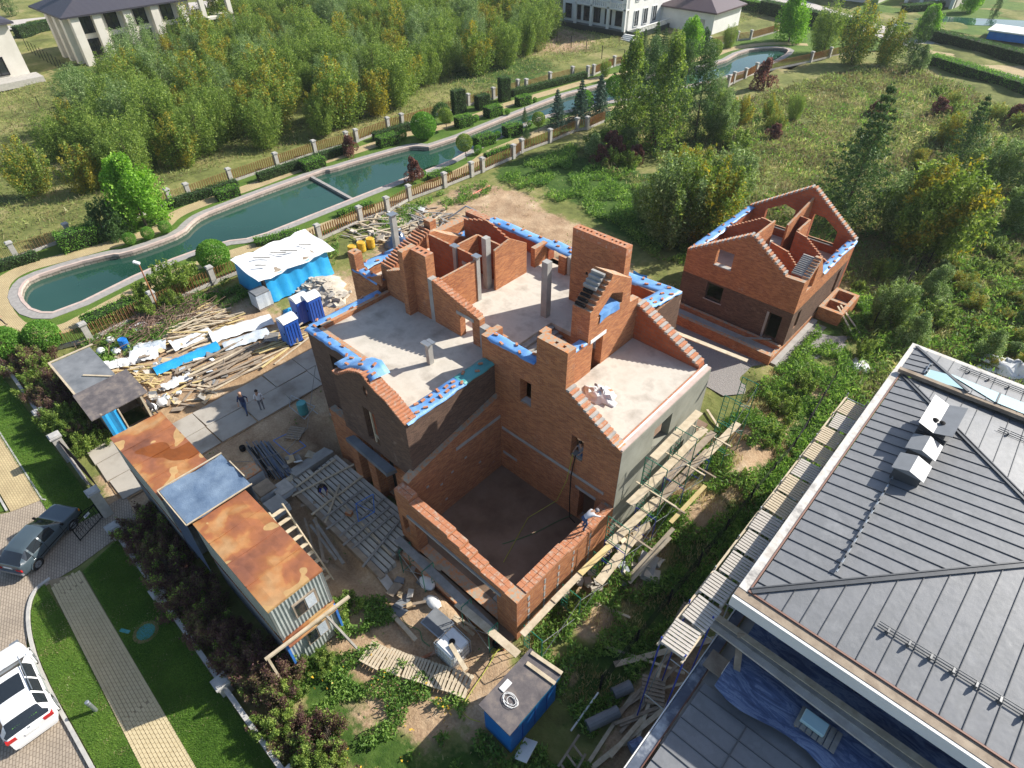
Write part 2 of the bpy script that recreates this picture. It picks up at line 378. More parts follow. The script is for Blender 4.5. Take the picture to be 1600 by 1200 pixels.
    lush = k.ramp(f2, [(.35, (.03, .07, .012)), (.65, (.075, .13, .025))])
    def edge(ch): return k.ramp(k.math('ADD', ch, k.math('MULTIPLY', k.math('SUBTRACT', k.noise(.9, 6, .7), .5), .9)), [(.42, 0), (.58, 1)])
    c = k.mix(edge(sp.outputs[1]), mead, lush); c = k.mix(edge(sp.outputs[0]), c, dirt)
    k.col(c).rough(.95).spec(.15); k.bump(k.math('ADD', f2, k.math('MULTIPLY', f3, .5)), .7, .12); A['ground'] = k.m
    A['rubble'] = M_noise('rubble_stone', (.36, .32, .26), (.54, .49, .41), 2, .95, .5, .03)
    A['soil'] = M_noise('dug_soil', (.26, .16, .085), (.44, .30, .17), 1.2, .95, .7, .08, bscale=5)
    # plants
    A['bark'] = M_noise('bark', (.09, .07, .05), (.17, .14, .11), 4, .95, .5, .02)
    A['leafG'] = M_leaf('green_leaves', [(.04, .066, .012), (.088, .122, .025), (.15, .18, .042)], 1.1, .8)
    A['leafW'] = M_leaf('silvery_willow_leaves', [(.042, .068, .02), (.09, .125, .045), (.18, .215, .11)], 1.1, .9)
    A['leafY'] = M_leaf('yellowing_leaves', [(.07, .075, .012), (.14, .12, .018), (.22, .165, .025)], 1.1, .8)
    A['leafO'] = M_leaf('orange_leaves', [(.10, .08, .02), (.16, .11, .02), (.22, .14, .03)], 1.1, .8)
    A['leafR'] = M_leaf('dark_red_leaves', [(.045, .022, .018), (.085, .035, .028), (.12, .07, .045)], 1.0, .8)
    A['leafP'] = M_leaf('barberry_leaves', [(.05, .025, .025), (.075, .05, .03), (.07, .085, .025)], .7, .9)
    A['leafB'] = M_leaf('bright_green_leaves', [(.05, .105, .012), (.09, .17, .02), (.15, .23, .04)], 1.3, .8)
    A['needle'] = M_leaf('spruce_needles', [(.02, .042, .012), (.04, .072, .02), (.085, .12, .036)], 1.2, .8, .2)
    A['needleB'] = M_leaf('blue_spruce_needles', [(.02, .038, .026), (.038, .066, .045), (.065, .10, .07)], 1.2, .8, .12)
    A['hedge'] = M_leaf('hedge_leaves', [(.035, .085, .012), (.065, .13, .02), (.11, .18, .035)], 1.3, .8)
    A['hedgeD'] = M_leaf('dark_hedge_leaves', [(.018, .038, .012), (.032, .062, .018), (.06, .095, .03)], 1.3, .8)
    A['meadow'] = M_leaf('meadow_plants', [(.075, .06, .03), (.06, .075, .025), (.085, .11, .032), (.13, .15, .045), (.24, .20, .10)], .22, .65)
    A['weed'] = M_leaf('weed_leaves', [(.035, .07, .014), (.075, .125, .026), (.13, .185, .045)], .5, .8)
    A['dry'] = M_leaf('dry_grass', [(.10, .08, .04), (.19, .155, .08), (.30, .25, .14)], .5, .8)
mats()
MAT['lblue'] = M_flat('light_blue_steel', (.05, .2, .6))
MAT['palewood'] = M_noise('pale_weathered_timber', (.40, .36, .31), (.56, .52, .46), 2, .9, .3, .01, obj=True)
# ------------------------------------------------------------------ foliage builders
def leaf_arrays(P, size, asp=.55, vert=0.0, rng=RNG, nrm=None):
    """one pointed quad per point; vert>0 makes them stand up like grass"""
    n = len(P); a = rng.normal(size=(n, 3))
    if vert: a = a*(1-vert) + np.array([0, 0, 1.0])*vert*2.0
    a /= np.linalg.norm(a, axis=1)[:, None]
    b = rng.normal(size=(n, 3)); b -= (b*a).sum(1)[:, None]*a; b /= np.linalg.norm(b, axis=1)[:, None]
    s = (size if np.ndim(size) else np.full(n, size))[:, None]
    c = P + (a*s*.5 if vert else 0)
    V = np.stack([c-a*s*.5, c+b*s*asp*.5, c+a*s*.5, c-b*s*asp*.5], 1)
    if vert: V = np.stack([c-a*s*.5-b*s*asp*.4, c-a*s*.5+b*s*asp*.4, c+a*s*.5+b*s*asp*.12, c+a*s*.5-b*s*asp*.12], 1)
    return V.reshape(-1, 3)
def quads_mesh(name, V, mats_, mi=None):
    n = len(V)//4; me = bpy.data.meshes.new(name)
    me.vertices.add(n*4); me.vertices.foreach_set('co', V.astype(np.float32).ravel())
    me.loops.add(n*4); me.loops.foreach_set('vertex_index', np.arange(n*4, dtype=np.int32))
    me.polygons.add(n); me.polygons.foreach_set('loop_start', np.arange(0, n*4, 4, dtype=np.int32))
    for m in (mats_ if isinstance(mats_, (list, tuple)) else [mats_]): me.materials.append(m)
    if mi is not None: me.polygons.foreach_set('material_index', np.asarray(mi, dtype=np.int32))
    me.update(calc_edges=True); return me
def blob_pts(n, c, r, rng=RNG, shell=.55):
    d = rng.normal(size=(n, 3)); d /= np.linalg.norm(d, axis=1)[:, None]
    rr = (shell + (1-shell)*rng.random(n))[:, None]**.6
    return np.array(c) + d*rr*np.array(r)
def crown_bushy(h, w, n, rng, clumps=26, base=.12):
    """tall uneven crown: many clumps round a few upright stems"""
    P = []
    for i in range(clumps):
        t = base + (1-base)*((i+.5)/clumps)
        env = w*(.5+.5*math.sin(math.pi*min(1, .2+t*.8)))*(1-.45*t)
        a = rng.random()*6.283; rad = env*math.sqrt(rng.random())*.8
        s = w*(.22+.2*rng.random())*(1.1-.4*t)
        P.append(blob_pts(n//clumps, (rad*math.cos(a), rad*math.sin(a), h*t), (s, s, s*(1.3+rng.random()*.8)), rng))
    return np.concatenate(P)
def crown_shoots(h, w, n, rng, shoots=34):
    """many slender upright shoots fanning out of the ground, leafy from top to bottom"""
    P = []
    for i in range(shoots):
        a = rng.random()*6.283; r = w*math.sqrt((i+.5)/shoots)*(.75+.35*rng.random()); L = h*(1-.42*(r/w)**1.6)*(.8+.28*rng.random())
        m = n//shoots; t = rng.random(m)**.75; sw = (.16+.30*np.sin(np.pi*np.clip(t*.85+.1, 0, 1)))*w*.42
        bx = r*math.cos(a)*(.35+.65*t**.6); by = r*math.sin(a)*(.35+.65*t**.6)
        P.append(np.stack([bx+rng.normal(size=m)*sw*.55, by+rng.normal(size=m)*sw*.55, L*t+rng.normal(size=m)*.1], 1))
    P = np.concatenate(P); P[:, 2] = np.abs(P[:, 2]); return P
def crown_spruce(h, w, n, rng, tiers=17):
    P = []
    for k in range(tiers):
        t = (k+.3)/tiers; z = h*(.06+.94*t); r = w*(1-t)**.85*(.85+.3*rng.random())+.08
        nb = max(5, int(11*(1-t)+4)); a0 = rng.random()*6
        for j in range(nb):
            a = a0+6.283*j/nb+rng.normal()*.12; m = max(8, int(n/tiers/nb*(1.6-1.1*t))); L = r*(.75+.4*rng.random())
            u = rng.random(m)**.7
            x = u*L; wd_ = (1-u)*.22*r+.06
            px = x*math.cos(a) + rng.normal(size=m)*wd_*-math.sin(a)*.6; py = x*math.sin(a) + rng.normal(size=m)*wd_*math.cos(a)*.6
            pz = z - u*L*.28 + (u**3)*L*.18 + rng.normal(size=m)*.06*h/8
            P.append(np.stack([px, py, pz], 1))
    P.append(np.stack([rng.normal(size=40)*.05, rng.normal(size=40)*.05, h*(.93+.09*rng.random(40))], 1))
    return np.concatenate(P)
def trunk_mb(h, r, rng, stems=1, limbs=7, top=.85):
    mb = MB()
    for s in range(stems):
        dx, dy = (rng.normal()*.12*h/3, rng.normal()*.12*h/3) if stems > 1 else (rng.normal()*.02*h, rng.normal()*.02*h)
        pts = [(dx*t*t+.06*s, dy*t*t-.05*s, h*top*t) for t in (0, .25, .5, .75, 1)]
        for i in range(4): mb.tube(pts[i], pts[i+1], r*(1-.22*i), 6, 0, r*(1-.22*(i+1)))
        for l in range(limbs):
            t = .2+.65*l/limbs; a = rng.random()*6.283; L = h*.22*(1.1-t)
            b = (dx*t*t, dy*t*t, h*top*t); mb.tube(b, (b[0]+L*math.cos(a), b[1]+L*math.sin(a), b[2]+L*.8), r*.35, 4, 0, r*.08)
    return mb
PROTO = {}
def proto(key, kind, h, w, n, leaf, mat, seed, asp=.55, stems=1, clumps=26, base=.12, tr=.05, second=None):
    rng = np.random.default_rng(seed)
    if kind == 'spruce': P = crown_spruce(h, w, n, rng)
    elif kind == 'ball': P = np.concatenate([blob_pts(n//2, (0,0,h-w), (w,w,w), rng, .9), blob_pts(n//2, (0,0,h-w), (w*.95,w*.95,w*.95), rng, .6)])
    elif kind == 'shoots': P = crown_shoots(h, w, n, rng, clumps)
    else: P = crown_bushy(h, w, n, rng, clumps, base)
    sz = leaf*(.6+.8*rng.random(len(P)))
    ms = [MAT[mat]] + ([MAT[second]] if second else [])
    mi = None
    if second: mi = (np.sin(P[:, 2]*2.1/h*4+P[:, 0]*2.3)+rng.normal(size=len(P))*.5 > .55).astype(np.int32)
    cm = quads_mesh(key+'_crown', leaf_arrays(P, sz, asp, rng=rng), ms, mi)
    tm = trunk_mb(h, tr, rng, stems, top=.95 if kind == 'spruce' else .8).mesh(key+'_trunk', MAT['bark'])
    PROTO[key] = (cm, tm, h)
def plant(key, name, loc, h, label, cat, group=None, rz=None, sx=1.0, crown='crown'):
    cm, tm, ph = PROTO[key]; s = h/ph
    o = bpy.data.objects.new(name, None); COL.objects.link(o); o.location = loc
    o.rotation_euler = (random.gauss(0, .03), random.gauss(0, .03), random.random()*6.28 if rz is None else rz); o.scale = (s*sx, s*sx, s)
    tag(o, label, cat, group)
    for nm, me in ((crown, cm), ('trunk', tm)):
        c = bpy.data.objects.new(nm, me); COL.objects.link(c); c.parent = o
    return o
def in_poly(P, poly):
    x, y = P[:, 0], P[:, 1]; ins = np.zeros(len(P), bool); n = len(poly)
    for i in range(n):
        x0, y0 = poly[i][:2]; x1, y1 = poly[(i+1) % n][:2]
        c = ((y0 > y) != (y1 > y)) & (x < (x1-x0)*(y-y0)/((y1-y0) or 1e-9)+x0); ins ^= c
    return ins
def fill(poly, n, rng=RNG):
    xs = [p[0] for p in poly]; ys = [p[1] for p in poly]
    P = np.stack([rng.uniform(min(xs), max(xs), n), rng.uniform(min(ys), max(ys), n)], 1)
    return P[in_poly(P, poly)]
def vnoise(P, s, seed=0):
    """cheap smooth value field, -1..1"""
    r = np.random.default_rng(seed); v = np.zeros(len(P))
    for k in range(5):
        a = r.uniform(0, 6.28); f = s*(1.4**k)*r.uniform(.7, 1.3); v += np.sin(P[:, 0]*math.cos(a)*f+P[:, 1]*math.sin(a)*f+r.uniform(0, 6.28))
        v += .6*np.sin(P[:, 0]*math.sin(a*2)*f*1.7-P[:, 1]*math.cos(a*2)*f*1.3+r.uniform(0, 6.28))
    return v/4

# ------------------------------------------------------------------ ground zones
CAN_OUT = [(-59.2, 3.2), (-61.3, 4.0), (-62.6, 5.3), (-62.4, 9), (-61.4, 12.6), (-60.8, 13.1), (-60.6, 15.5), (-60.7, 17.9), (-62.0, 19.4), (-62.8, 21), (-63.0, 24), (-63.2, 28), (-63.2, 34), (-63.2, 36.2), (-62.7, 37), (-62.6, 39.2), (-61.5, 46.8), (-60.9, 48.2), (-59.1, 49.3), (-59.8, 64.6), (-60.0, 79),
           (-54.4, 95), (-51.3, 105), (-52.3, 114.5), (-49.8, 120.3), (-46.5, 122), (-44.2, 120), (-43.4, 110), (-46.3, 92.5), (-54.6, 68), (-54.6, 60), (-53.2, 50.2), (-52.6, 47.0), (-52.9, 38.2), (-52.9, 28), (-52.9, 22), (-54.6, 19.5), (-54.9, 14), (-53.2, 5.2), (-55.4, 3.3)]
NEARF = [(-54.0, -6), (-50.4, 0.6)] + [tuple(G(*p)[:2]) for p in [(142, 532), (246, 482), (335, 442), (500, 375), (564, 346), (606, 331), (640, 312), (695, 292), (737, 275), (754, 268), (802, 247), (815, 238), (859, 222), (901, 204), (917, 202), (944, 190)]]
NEARF2 = [tuple(G(*p)[:2]) for p in [(1101, 142), (1137, 135), (1145, 130), (1163, 124), (1180, 115), (1266, 97), (1295, 90), (1340, 80)]]
FARF = [tuple(G(*p)[:2]) for p in [(-60, 425), (27, 403), (113, 373), (190, 350), (268, 318), (297, 309), (362, 285), (434, 260), (493, 240), (543, 226), (558, 222), (607, 203), (629, 197), (732, 165), (771, 155), (809, 142), (822, 141), (859, 130), (894, 121), (918, 120), (927, 118), (959, 104), (1061, 82), (1151, 64), (1172, 62), (1215, 50)]]
park = [(p[0], p[1]) for p in NEARF] + [(p[0], p[1]) for p in NEARF2] + [(-34, 130), (-30, 142), (-50, 142)] + [(p[0], p[1]) for p in FARF[::-1]] + [(-75, -6)]
def gheight(P):
    x, y = P[:, 0], P[:, 1]; z = np.zeros(len(P))
    for cx, cy, rx, ry, h in ((-6.9, 29.5, 1.6, 2.4, 1.1), (-6.4, 26.0, 1.5, 1.8, .8), (-7.0, 22.3, 1.3, 1.8, .6), (-8.9, 35, 1.5, 1.5, .35), (-23, 35, 6, 3, .3), (-6.2, 37, 1.2, 3, .5), (-7.3, 13.2, 1.2, 1.5, .3),
                              (-28.6, 14.8, 1.0, 3.0, .4), (-13.4, 9.2, 1.6, .8, .25), (-17, 6.8, 1.4, .8, .25)):
        z += h*np.exp(-((x-cx)/rx)**2-((y-cy)/ry)**2)
    # open foundation trench round the house
    for cx, cy, rx, ry, h in ((-26.9, 12.0, 1.7, .8, 1.0), (-25.9, 10.5, .6, 2.4, .9), (-20.8, 7.2, 4.2, .5, .6), (-8.7, 19, .5, 6, .8), (-8.8, 13.5, .4, 3, .5), (-13.5, 9.7, 3.6, .35, .6)):
        z -= h*np.exp(-np.abs((x-cx)/rx)**3-np.abs((y-cy)/ry)**3)
    # rough wasteland swells a little, made ground stays flat
    wild = 1/(1+np.exp(-(y-50)/4))*(x < -1)*(x > -44) + 1.0*(x < -70)
    z += wild*.35*vnoise(P, .22, 3)
    z += .06*vnoise(P, 1.1, 5)*((x > -46) & (x < -3.2) & (y > .8))
    return z - .03
def build_ground():
    me = bpy.data.meshes.new('ground')
    def lattice(x0, x1, y0, y1, st):
        xs = np.arange(x0, x1+st*.5, st); ys = np.arange(y0, y1+st*.5, st); X, Y = np.meshgrid(xs, ys)
        P = np.stack([X.ravel(), Y.ravel()], 1); w = len(xs); h = len(ys)
        i = (np.arange(h-1)[:, None]*w+np.arange(w-1)[None, :]).ravel()
        return P, np.stack([i, i+1, i+w+1, i+w], 1)
    P1, F1 = lattice(-48, 12, -14, 64, .3)
    P2, F2 = lattice(-264, 60, -60, 300, 1.5)
    c = P2[F2].mean(1); keep = ~((c[:, 0] > -48) & (c[:, 0] < 12) & (c[:, 1] > -15) & (c[:, 1] < 63))
    canal = np.array(inset(CAN_OUT, .6)); keep &= ~(in_poly(c, CAN_OUT))
    # ring of coarse cells overlaps the fine patch edge from below
    F2 = F2[keep]
    z1 = gheight(P1); z2 = gheight(P2)
    inner = (P2[:, 0] > -51) & (P2[:, 0] < 15) & (P2[:, 1] > -18) & (P2[:, 1] < 66); z2[inner] -= .05
    corr = in_poly(P2, inset(park, .8)); z2[corr] = -.12
    lowc = in_poly(P2, inset(CAN_OUT, -1.6)) & in_poly(P2, inset(park, .3)); z2[lowc] = -3.2
    V = np.concatenate([np.c_[P1, z1], np.c_[P2, z2]]); Fc = np.concatenate([F1, F2+len(P1)])
    me.vertices.add(len(V)); me.vertices.foreach_set('co', V.astype(np.float32).ravel())
    n = len(Fc); me.loops.add(n*4); me.loops.foreach_set('vertex_index', Fc.astype(np.int32).ravel())
    me.polygons.add(n); me.polygons.foreach_set('loop_start', np.arange(0, n*4, 4, dtype=np.int32)); me.polygons.foreach_set('use_smooth', [True]*n)
    me.update(calc_edges=True)
    at = me.color_attributes.new('zone', 'FLOAT_COLOR', 'POINT'); A = V[:, :2]; d = np.zeros(len(A)); g = np.zeros(len(A))
    def blob(t, cx, cy, rx, ry, v):
        np.maximum(t, v*np.clip(1.35-np.sqrt(((A[:, 0]-cx)/rx)**2+((A[:, 1]-cy)/ry)**2), 0, 1), out=t)
    for b in ((-34, 12, 8, 8, 1), (-41, 11, 7, 7, 1.15), (-36, 22, 8, 6, 1), (-38, 33, 9, 8, 1.1), (-42, 42.5, 6.5, 4.5, 1.0), (-35, 41, 7, 4.5, 1.05), (-28, 39, 7, 4, .95), (-28, 8.5, 5, 4.5, 1.3), (-24, 6.5, 4, 1.6, 1.2), (-14, 7.3, 7, 3.4, 1.3), (-11.5, 5.6, 3, 2, 1.1), (-34, 19, 5, 4, 1.2), (-31, 3, 5, 3, 1.1), (-44, 36, 5, 5, .9), (-24, 37, 9, 5, .9), (-18, 34, 6, 4, .6), (-28, 8.5, 4, 3, .85), (-14.5, 8.2, 6, 2.2, .95), (-11, 7, 2.5, 2.2, .9), (-15.5, 5.2, 3, 1.2, .5),
              (-7, 29, 2.2, 3.5, .95), (-6.6, 25.5, 1.8, 2.2, .9), (-7, 22, 1.8, 2.5, .85), (-7.6, 17.5, 1.6, 2.6, .8), (-7, 13.4, 1.5, 1.6, .75), (-7.2, 10.5, 1.6, 1.2, .6), (-6, 37, 1.2, 2.4, .8), (-8.8, 20, 1, 10, .8), (-20.8, 7, 5, 1.2, .8), (-26, 11.5, 3, 3, .95), (-12, 3.2, 2.0, 1.2, .55),
              (-2.8, 12, 1.6, 5, .9), (-3, 22, .9, 9, .6), (-31, 3, 4, 2.5, .8), (-13, 37, 8, 2.5, .5), (-85, 98, 14, 11, .95), (-66, 124, 6, 10, .7), (-20, 30.5, 6, 1.6, .8), (-17, 44, 6, 4, .35), (-133, 38, 7, 5, .5), (-9, 4.6, 2, 1.4, .45)): blob(d, *b)
    for b in ((-37, 54, 10, 6, 1.2), (-28, 50, 8, 5, 1.1), (-46, 52, 3, 6, .9), (-40, 40, 6, 3, .6), (-5.5, 30, 2.2, 12, .75), (-5, 19, 2, 7, .8), (-5.5, 12, 2, 4, .7), (-8, 42, 3, 4, .7), (-12, 3, 7, 2, .7), (-7, 3, 3, 4, .8), (-24, 4.3, 1.5, 1, .7), (-16, 3.6, 3, 2, .7), (-38, 4, 4, 2, .7), (-75, 78, 12, 14, .7), (-120, 32, 16, 8, .7), (-47, 12, 1.5, 9, .6), (-30, 2, 2.5, 1, .6)): blob(g, *b)
    cols = np.c_[d, g, np.zeros(len(A)), np.ones(len(A))].astype(np.float32); at.data.foreach_set('color', cols.ravel())
    me.materials.append(MAT['ground'])
    o = link_mesh('ground', me); tag(o, kind='structure')
build_ground()
def sheet(name, loops, z, mat, thick=0, kind='structure', parent=None):
    mb = MB()
    if isinstance(loops[0][0], (int, float)): loops = [loops]
    if thick: mb.extr(loops, 'z', z-thick, z)
    else:
        flat = [p for l in loops for p in l]; tris = tessellate_polygon([[Vector((p[0], p[1], 0)) for p in l] for l in loops])
        mb.add([(p[0], p[1], z) for p in flat], [tuple(t) for t in tris])
        for i, f in enumerate(mb.f):
            a, b, c = (Vector(mb.v[j]) for j in f)
            if (b-a).cross(c-a).z < 0: mb.f[i] = f[::-1]
    o = mb.build(name, mat, parent, fix=bool(thick)); tag(o, kind=kind); return o
CANS = smooth_loop(CAN_OUT, 1)
sheet('park_lawn', [park, CANS], .012, MAT['lawn'])
inn = inset(CANS, .95); mid = inset(CANS, .72)
sheet('canal_coping', [CANS, mid], .05, MAT['coping'], .12)
sheet('canal_edge_stone', [mid, inn], .075, MAT['pink'], .2)
mb = MB(); n = len(inn)
for i in range(n):
    a, b = inn[i], inn[(i+1) % n]; mb.add([(a[0], a[1], -.12), (b[0], b[1], -.12), (b[0], b[1], -1.6), (a[0], a[1], -1.6)], [(0, 1, 2, 3)])
tag(mb.build('canal_wall', MAT['poolwall'], fix=False), kind='structure')
sheet('canal_water', inn, -.42, MAT['water'])
ledge = inset(inn, 1.0)
# pale shelf seen just under the surface is a submerged step
mb = MB(); a = Vector((*G(480, 270)[:2], -.35)); b = Vector((*G(566, 317)[:2], -.35)); mb.beam(a, b, .35, .4)
tag(mb.build('canal_cross_wall', MAT['coping']), kind='structure')
def strip(name, line, w, z, mat, smooth_it=2):
    L = smooth_loop([tuple(p) for p in line], smooth_it, closed=False); Lf = []; Rt = []
    for i, p in enumerate(L):
        a = Vector(L[max(0, i-1)]); b = Vector(L[min(len(L)-1, i+1)]); d = (b-a).normalized(); nn = Vector((-d.y, d.x))*(w/2)
        Lf.append((p[0]+nn.x, p[1]+nn.y, z)); Rt.append((p[0]-nn.x, p[1]-nn.y, z))
    mb = MB(); mb.grid([Rt, Lf]); o = mb.build(name, mat, fix=False)
    me = o.data
    if me.polygons[0].normal.z < 0:
        me.flip_normals()
    tag(o, kind='structure'); return o
far_path = [G(*p)[:2] for p in [(60, 535), (12, 508), (-8, 470), (0, 441), (40, 418), (100, 403), (175, 382), (225, 367), (252, 357), (272, 335), (337, 310), (400, 290), (472, 262), (512, 250), (587, 226), (637, 208), (700, 198), (757, 177), (800, 161), (850, 147), (925, 125), (975, 115), (1050, 101), (1112, 88), (1137, 77), (1200, 67), (1262, 70)]]
near_path = [G(*p)[:2] for p in [(12, 506), (50, 522), (97, 516), (130, 499), (225, 448), (320, 410), (400, 385), (470, 368), (525, 347), (600, 322), (690, 282), (740, 258), (762, 240), (790, 229), (850, 203), (900, 182), (980, 165)]]
strip('park_path', far_path, 1.7, .03, MAT['yellowpath'])
strip('park_path', near_path, 1.5, .034, MAT['yellowpath'])
strip('park_path', [G(*p)[:2] for p in [(55, 520), (66, 535), (30, 552), (-20, 572)]], 1.3, .026, MAT['coping'], 1)

# ------------------------------------------------------------------ street side
sheet('street_lawn', [(-62, -.02), (-31.4, -.02), (-31.6, -2.05), (-62, -1.75)], .02, MAT['lawn'])
sheet('street_lawn', [(-28.9, -.12), (2, -.45), (2, -2.95), (-15.3, -2.5), (-28.2, -2.15)], .02, MAT['lawn'])
verge = smooth_loop([(-28.9, -3.55), (-28.7, -4.2), (-27.2, -4.9), (-24.1, -5.3), (-18.2, -5.15), (-4, -5.0), (-4, -4.2), (-16.9, -3.98)], 1)
sheet('street_verge', verge, .024, MAT['lawn'])
sheet('street_verge', [(-62, -3.45), (-35.4, -3.5), (-36.5, -5.6), (-62, -5.4)], .02, MAT['lawn'])
sheet('driveway', [(-62, -5.5), (-36.4, -5.5), (-35.2, -3.5), (-35.2, -1.9), (-32.6, -1.2), (-31.6, -.1), (-31.6, 1.4), (-29.0, 1.1), (-29.0, -.1), (-28.7, -2.2), (-28.7, -4.4), (-26, -5.4), (-4, -5.4), (-4, -14), (-62, -14)], .008, MAT['drive'])
sheet('footpath_bed', [(-62, -3.4), (-35.15, -3.42), (-34.8, -2.0), (-62, -1.85)], .03, MAT['yellowpath'])
sheet('footpath_bed', [(-28.9, -3.52), (-4, -4.35), (-4, -2.75), (-15.3, -2.45), (-28.2, -2.18)], .022, MAT['paverB'])
def kerb(pts, w=.14, z=.12):
    mb = MB()
    for a, b in zip(pts, pts[1:]):
        a = Vector((a[0], a[1], z/2)); b = Vector((b[0], b[1], z/2)); mb.beam(a, b+(b-a).normalized()*.0, w, z)
    return tag(mb.build('kerb', MAT['kerb']), kind='structure')
kerb(smooth_loop([(-28.95, -3.4), (-28.8, -4.3), (-27.2, -5.02), (-24.1, -5.42), (-18.2, -5.27), (-4, -5.1)], 2, False))
kerb([(-62, -1.8), (-34.8, -1.93), (-34.6, -1.8)], .08, .06); kerb([(-62, -3.52), (-35.4, -3.54)], .1, .08)
# pavers of the lower footpath: the 300 nearest the lens one by one, the rest joined
def pavers():
    x0 = -28.6; row = 0; cells = []
    bx, by = .25, .125
    for i in range(int(24/bx)):
        x = x0+i*bx
        yc0 = -3.56-(x+28.7)*.0335; yc1 = -2.2-(x+28.7)*.0185
        nrow = int((yc1-yc0)/by)
        for j in range(nrow):
            off = (j % 2)*bx*.5
            y = yc0+(j+.5)*(yc1-yc0)/nrow
            if j in (0, nrow-1):
                for h in (0, 1): cells.append((x+h*bx/2+bx/4, y, bx/2-.016, (yc1-yc0)/nrow*1.0-.012, .7))
            else: cells.append((x+off+bx/2, y, bx-.026, by-.018, 1))
    cells = [c for c in cells if c[0] > -28.4]
    def dist(c): return (c[0]+15.5)**2+(c[1]+3.2)**2
    cells.sort(key=dist)
    root = sheet('footpath', [(-28.9, -3.52), (-4, -4.35), (-4, -2.75), (-15.3, -2.45), (-28.2, -2.18)], .027, MAT['paverB'])
    prim = {}
    for i, c in enumerate(cells):
        if i >= 300: break
        key = (round(c[2], 3), round(c[3], 3))
        if key not in prim:
            m = MB(); m.box(-c[2]/2, -c[3]/2, 0, c[2]/2, c[3]/2, .02); prim[key] = m.mesh('paver', MAT['paverA'])
        o = bpy.data.objects.new('paver', prim[key]); COL.objects.link(o); o.parent = root
        o.location = (c[0], c[1], .028+random.uniform(-.003, .003)); o.rotation_euler = (random.gauss(0, .006), random.gauss(0, .006), random.gauss(0, .006))
    rest = MB()
    for c in cells[300:]: rest.box(c[0]-c[2]/2, c[1]-c[3]/2, .028, c[0]+c[2]/2, c[1]+c[3]/2, .048+random.uniform(-.003, .003))
    tag(rest.build('joined_pavers', MAT['paverA'], root), kind='stuff')
pavers()
# construction road: cast slabs with open joints
rd = tag(sheet('site_road', [(-31.2, 1.0), (-31.3, 17.2), (-37, 17.2), (-37.2, 1.3)], .004, MAT['soil']), kind='structure')
for i, (y0, y1) in enumerate([(1.15, 3.1), (3.15, 5.1), (5.15, 7.15), (7.2, 9.6), (9.65, 12.2), (12.25, 14.6), (14.65, 17.0)]):
    for x0, x1 in ((-31.3, -33.3), (-33.36, -35.2)) + (((-35.26, -36.9),) if i < 2 else ()):
        m = MB(); j = [random.uniform(-.05, .05) for _ in range(6)]
        m.extr([[(x0+j[0], y0+j[1]), (x1+j[2], y0+j[3]), (x1+j[4], y1+j[1]), (x0+j[2], y1+j[5])]], 'z', .01, .085+j[0]*.3)
        m.build('road_slab', MAT['roadslab'], rd)
sheet('gravel_yard', [(-19.0, 38.2), (-19.3, 32.5), (-10.5, 31.8), (-6.9, 36.2), (-6.5, 44), (-9.6, 44), (-9.6, 37)], .05, MAT['gravel'])
# far roads beyond the park
sheet('far_road', [G(*p)[:2] for p in [(1180, 0), (1265, 30), (1330, 45), (1600, 130), (1600, 112), (1340, 28), (1215, -12)]], .06, MAT['farroad'])
sheet('far_road', [G(*p)[:2] for p in [(1440, 85), (1600, 122), (1600, 105), (1460, 68)]], .09, MAT['yellowpath'])
sheet('far_road', [G(*p)[:2] for p in [(0, 48), (100, 40), (330, 12), (500, -12), (480, -22), (320, 2), (0, 34)]], .06, MAT['farroad'])
sheet('far_pond', [G(*p)[:2] for p in [(1395, 45), (1440, 35), (1470, 38), (1600, 43), (1600, 33), (1460, 26), (1400, 35)]], .1, MAT['water'])
sheet('far_lawn', [G(*p)[:2] for p in [(1330, 20), (1600, 70), (1600, -20), (1400, -30)]], .05, MAT['lawn'])
# ------------------------------------------------------------------ the unfinished brick house
OR, BK, BR, CN, EDG = MAT['orange'], MAT['block'], MAT['brown'], MAT['concrete'], MAT['edge']
YF = 17.33; ZS = 7.0
H = empty('unfinished_house', (-18, 18, 0), 'large unfinished brick house in the middle, roofless, with blue tarpaulins on its walls', 'house')
def W(name, mat, ax, c0, c1, loops, parent=None):
    if isinstance(loops[0][0], (int, float)): loops = [loops]
    m = MB(); m.extr(loops, ax, c0, c1); return m.build(name, mat, parent or H)
def saw(a, b, n): return stairs(a, b, n)
def rev(l): return l[::-1]
# --- long cross wall facing the garage (garage floor up to the attic)
prof = [(-17.9, 0.0), (-9.4, 0.0), (-9.4, 7.0)] + rev(saw((-12.8, 8.82), (-9.9, 7.12), 15)) + [(-12.8, 8.85), (-12.8, 10.83), (-14.6, 10.83), (-14.6, 9.3), (-17.9, 9.3)]
W('wall', OR, 'y', YF, YF+.52, [prof, rect(-15.64, 6.33, -14.9, 7.9), rect(-12.25, 4.75, -11.5, 6.22), rect(-11.5, .3, -10.5, 2.6)])
for x0, x1, z in ((-16.95, -10.05, 3.44), (-11.75, -10.45, 2.66), (-16.9, -15.85, 1.52)):
    m = MB(); m.box(x0, YF-.03, z, x1, YF+.2, z+.19); m.build('lintel', CN, H)
for x0, x1, z0, z1 in ((-15.64, -14.9, 6.33, 7.9), (-12.25, -11.5, 4.75, 6.22)):
    m = MB(); m.box(x0-.02, YF+.1, z0-.04, x1+.02, YF+.46, z0+.03); m.build('window_sill', CN, H)
W('flue_block', OR, 'z', 10.2, 10.95, [rect(-14.6, YF-.004, -12.796, YF+.6), rect(-13.75, YF+.2, -13.6, YF+.36), rect(-13.3, YF+.2, -13.15, YF+.36)])
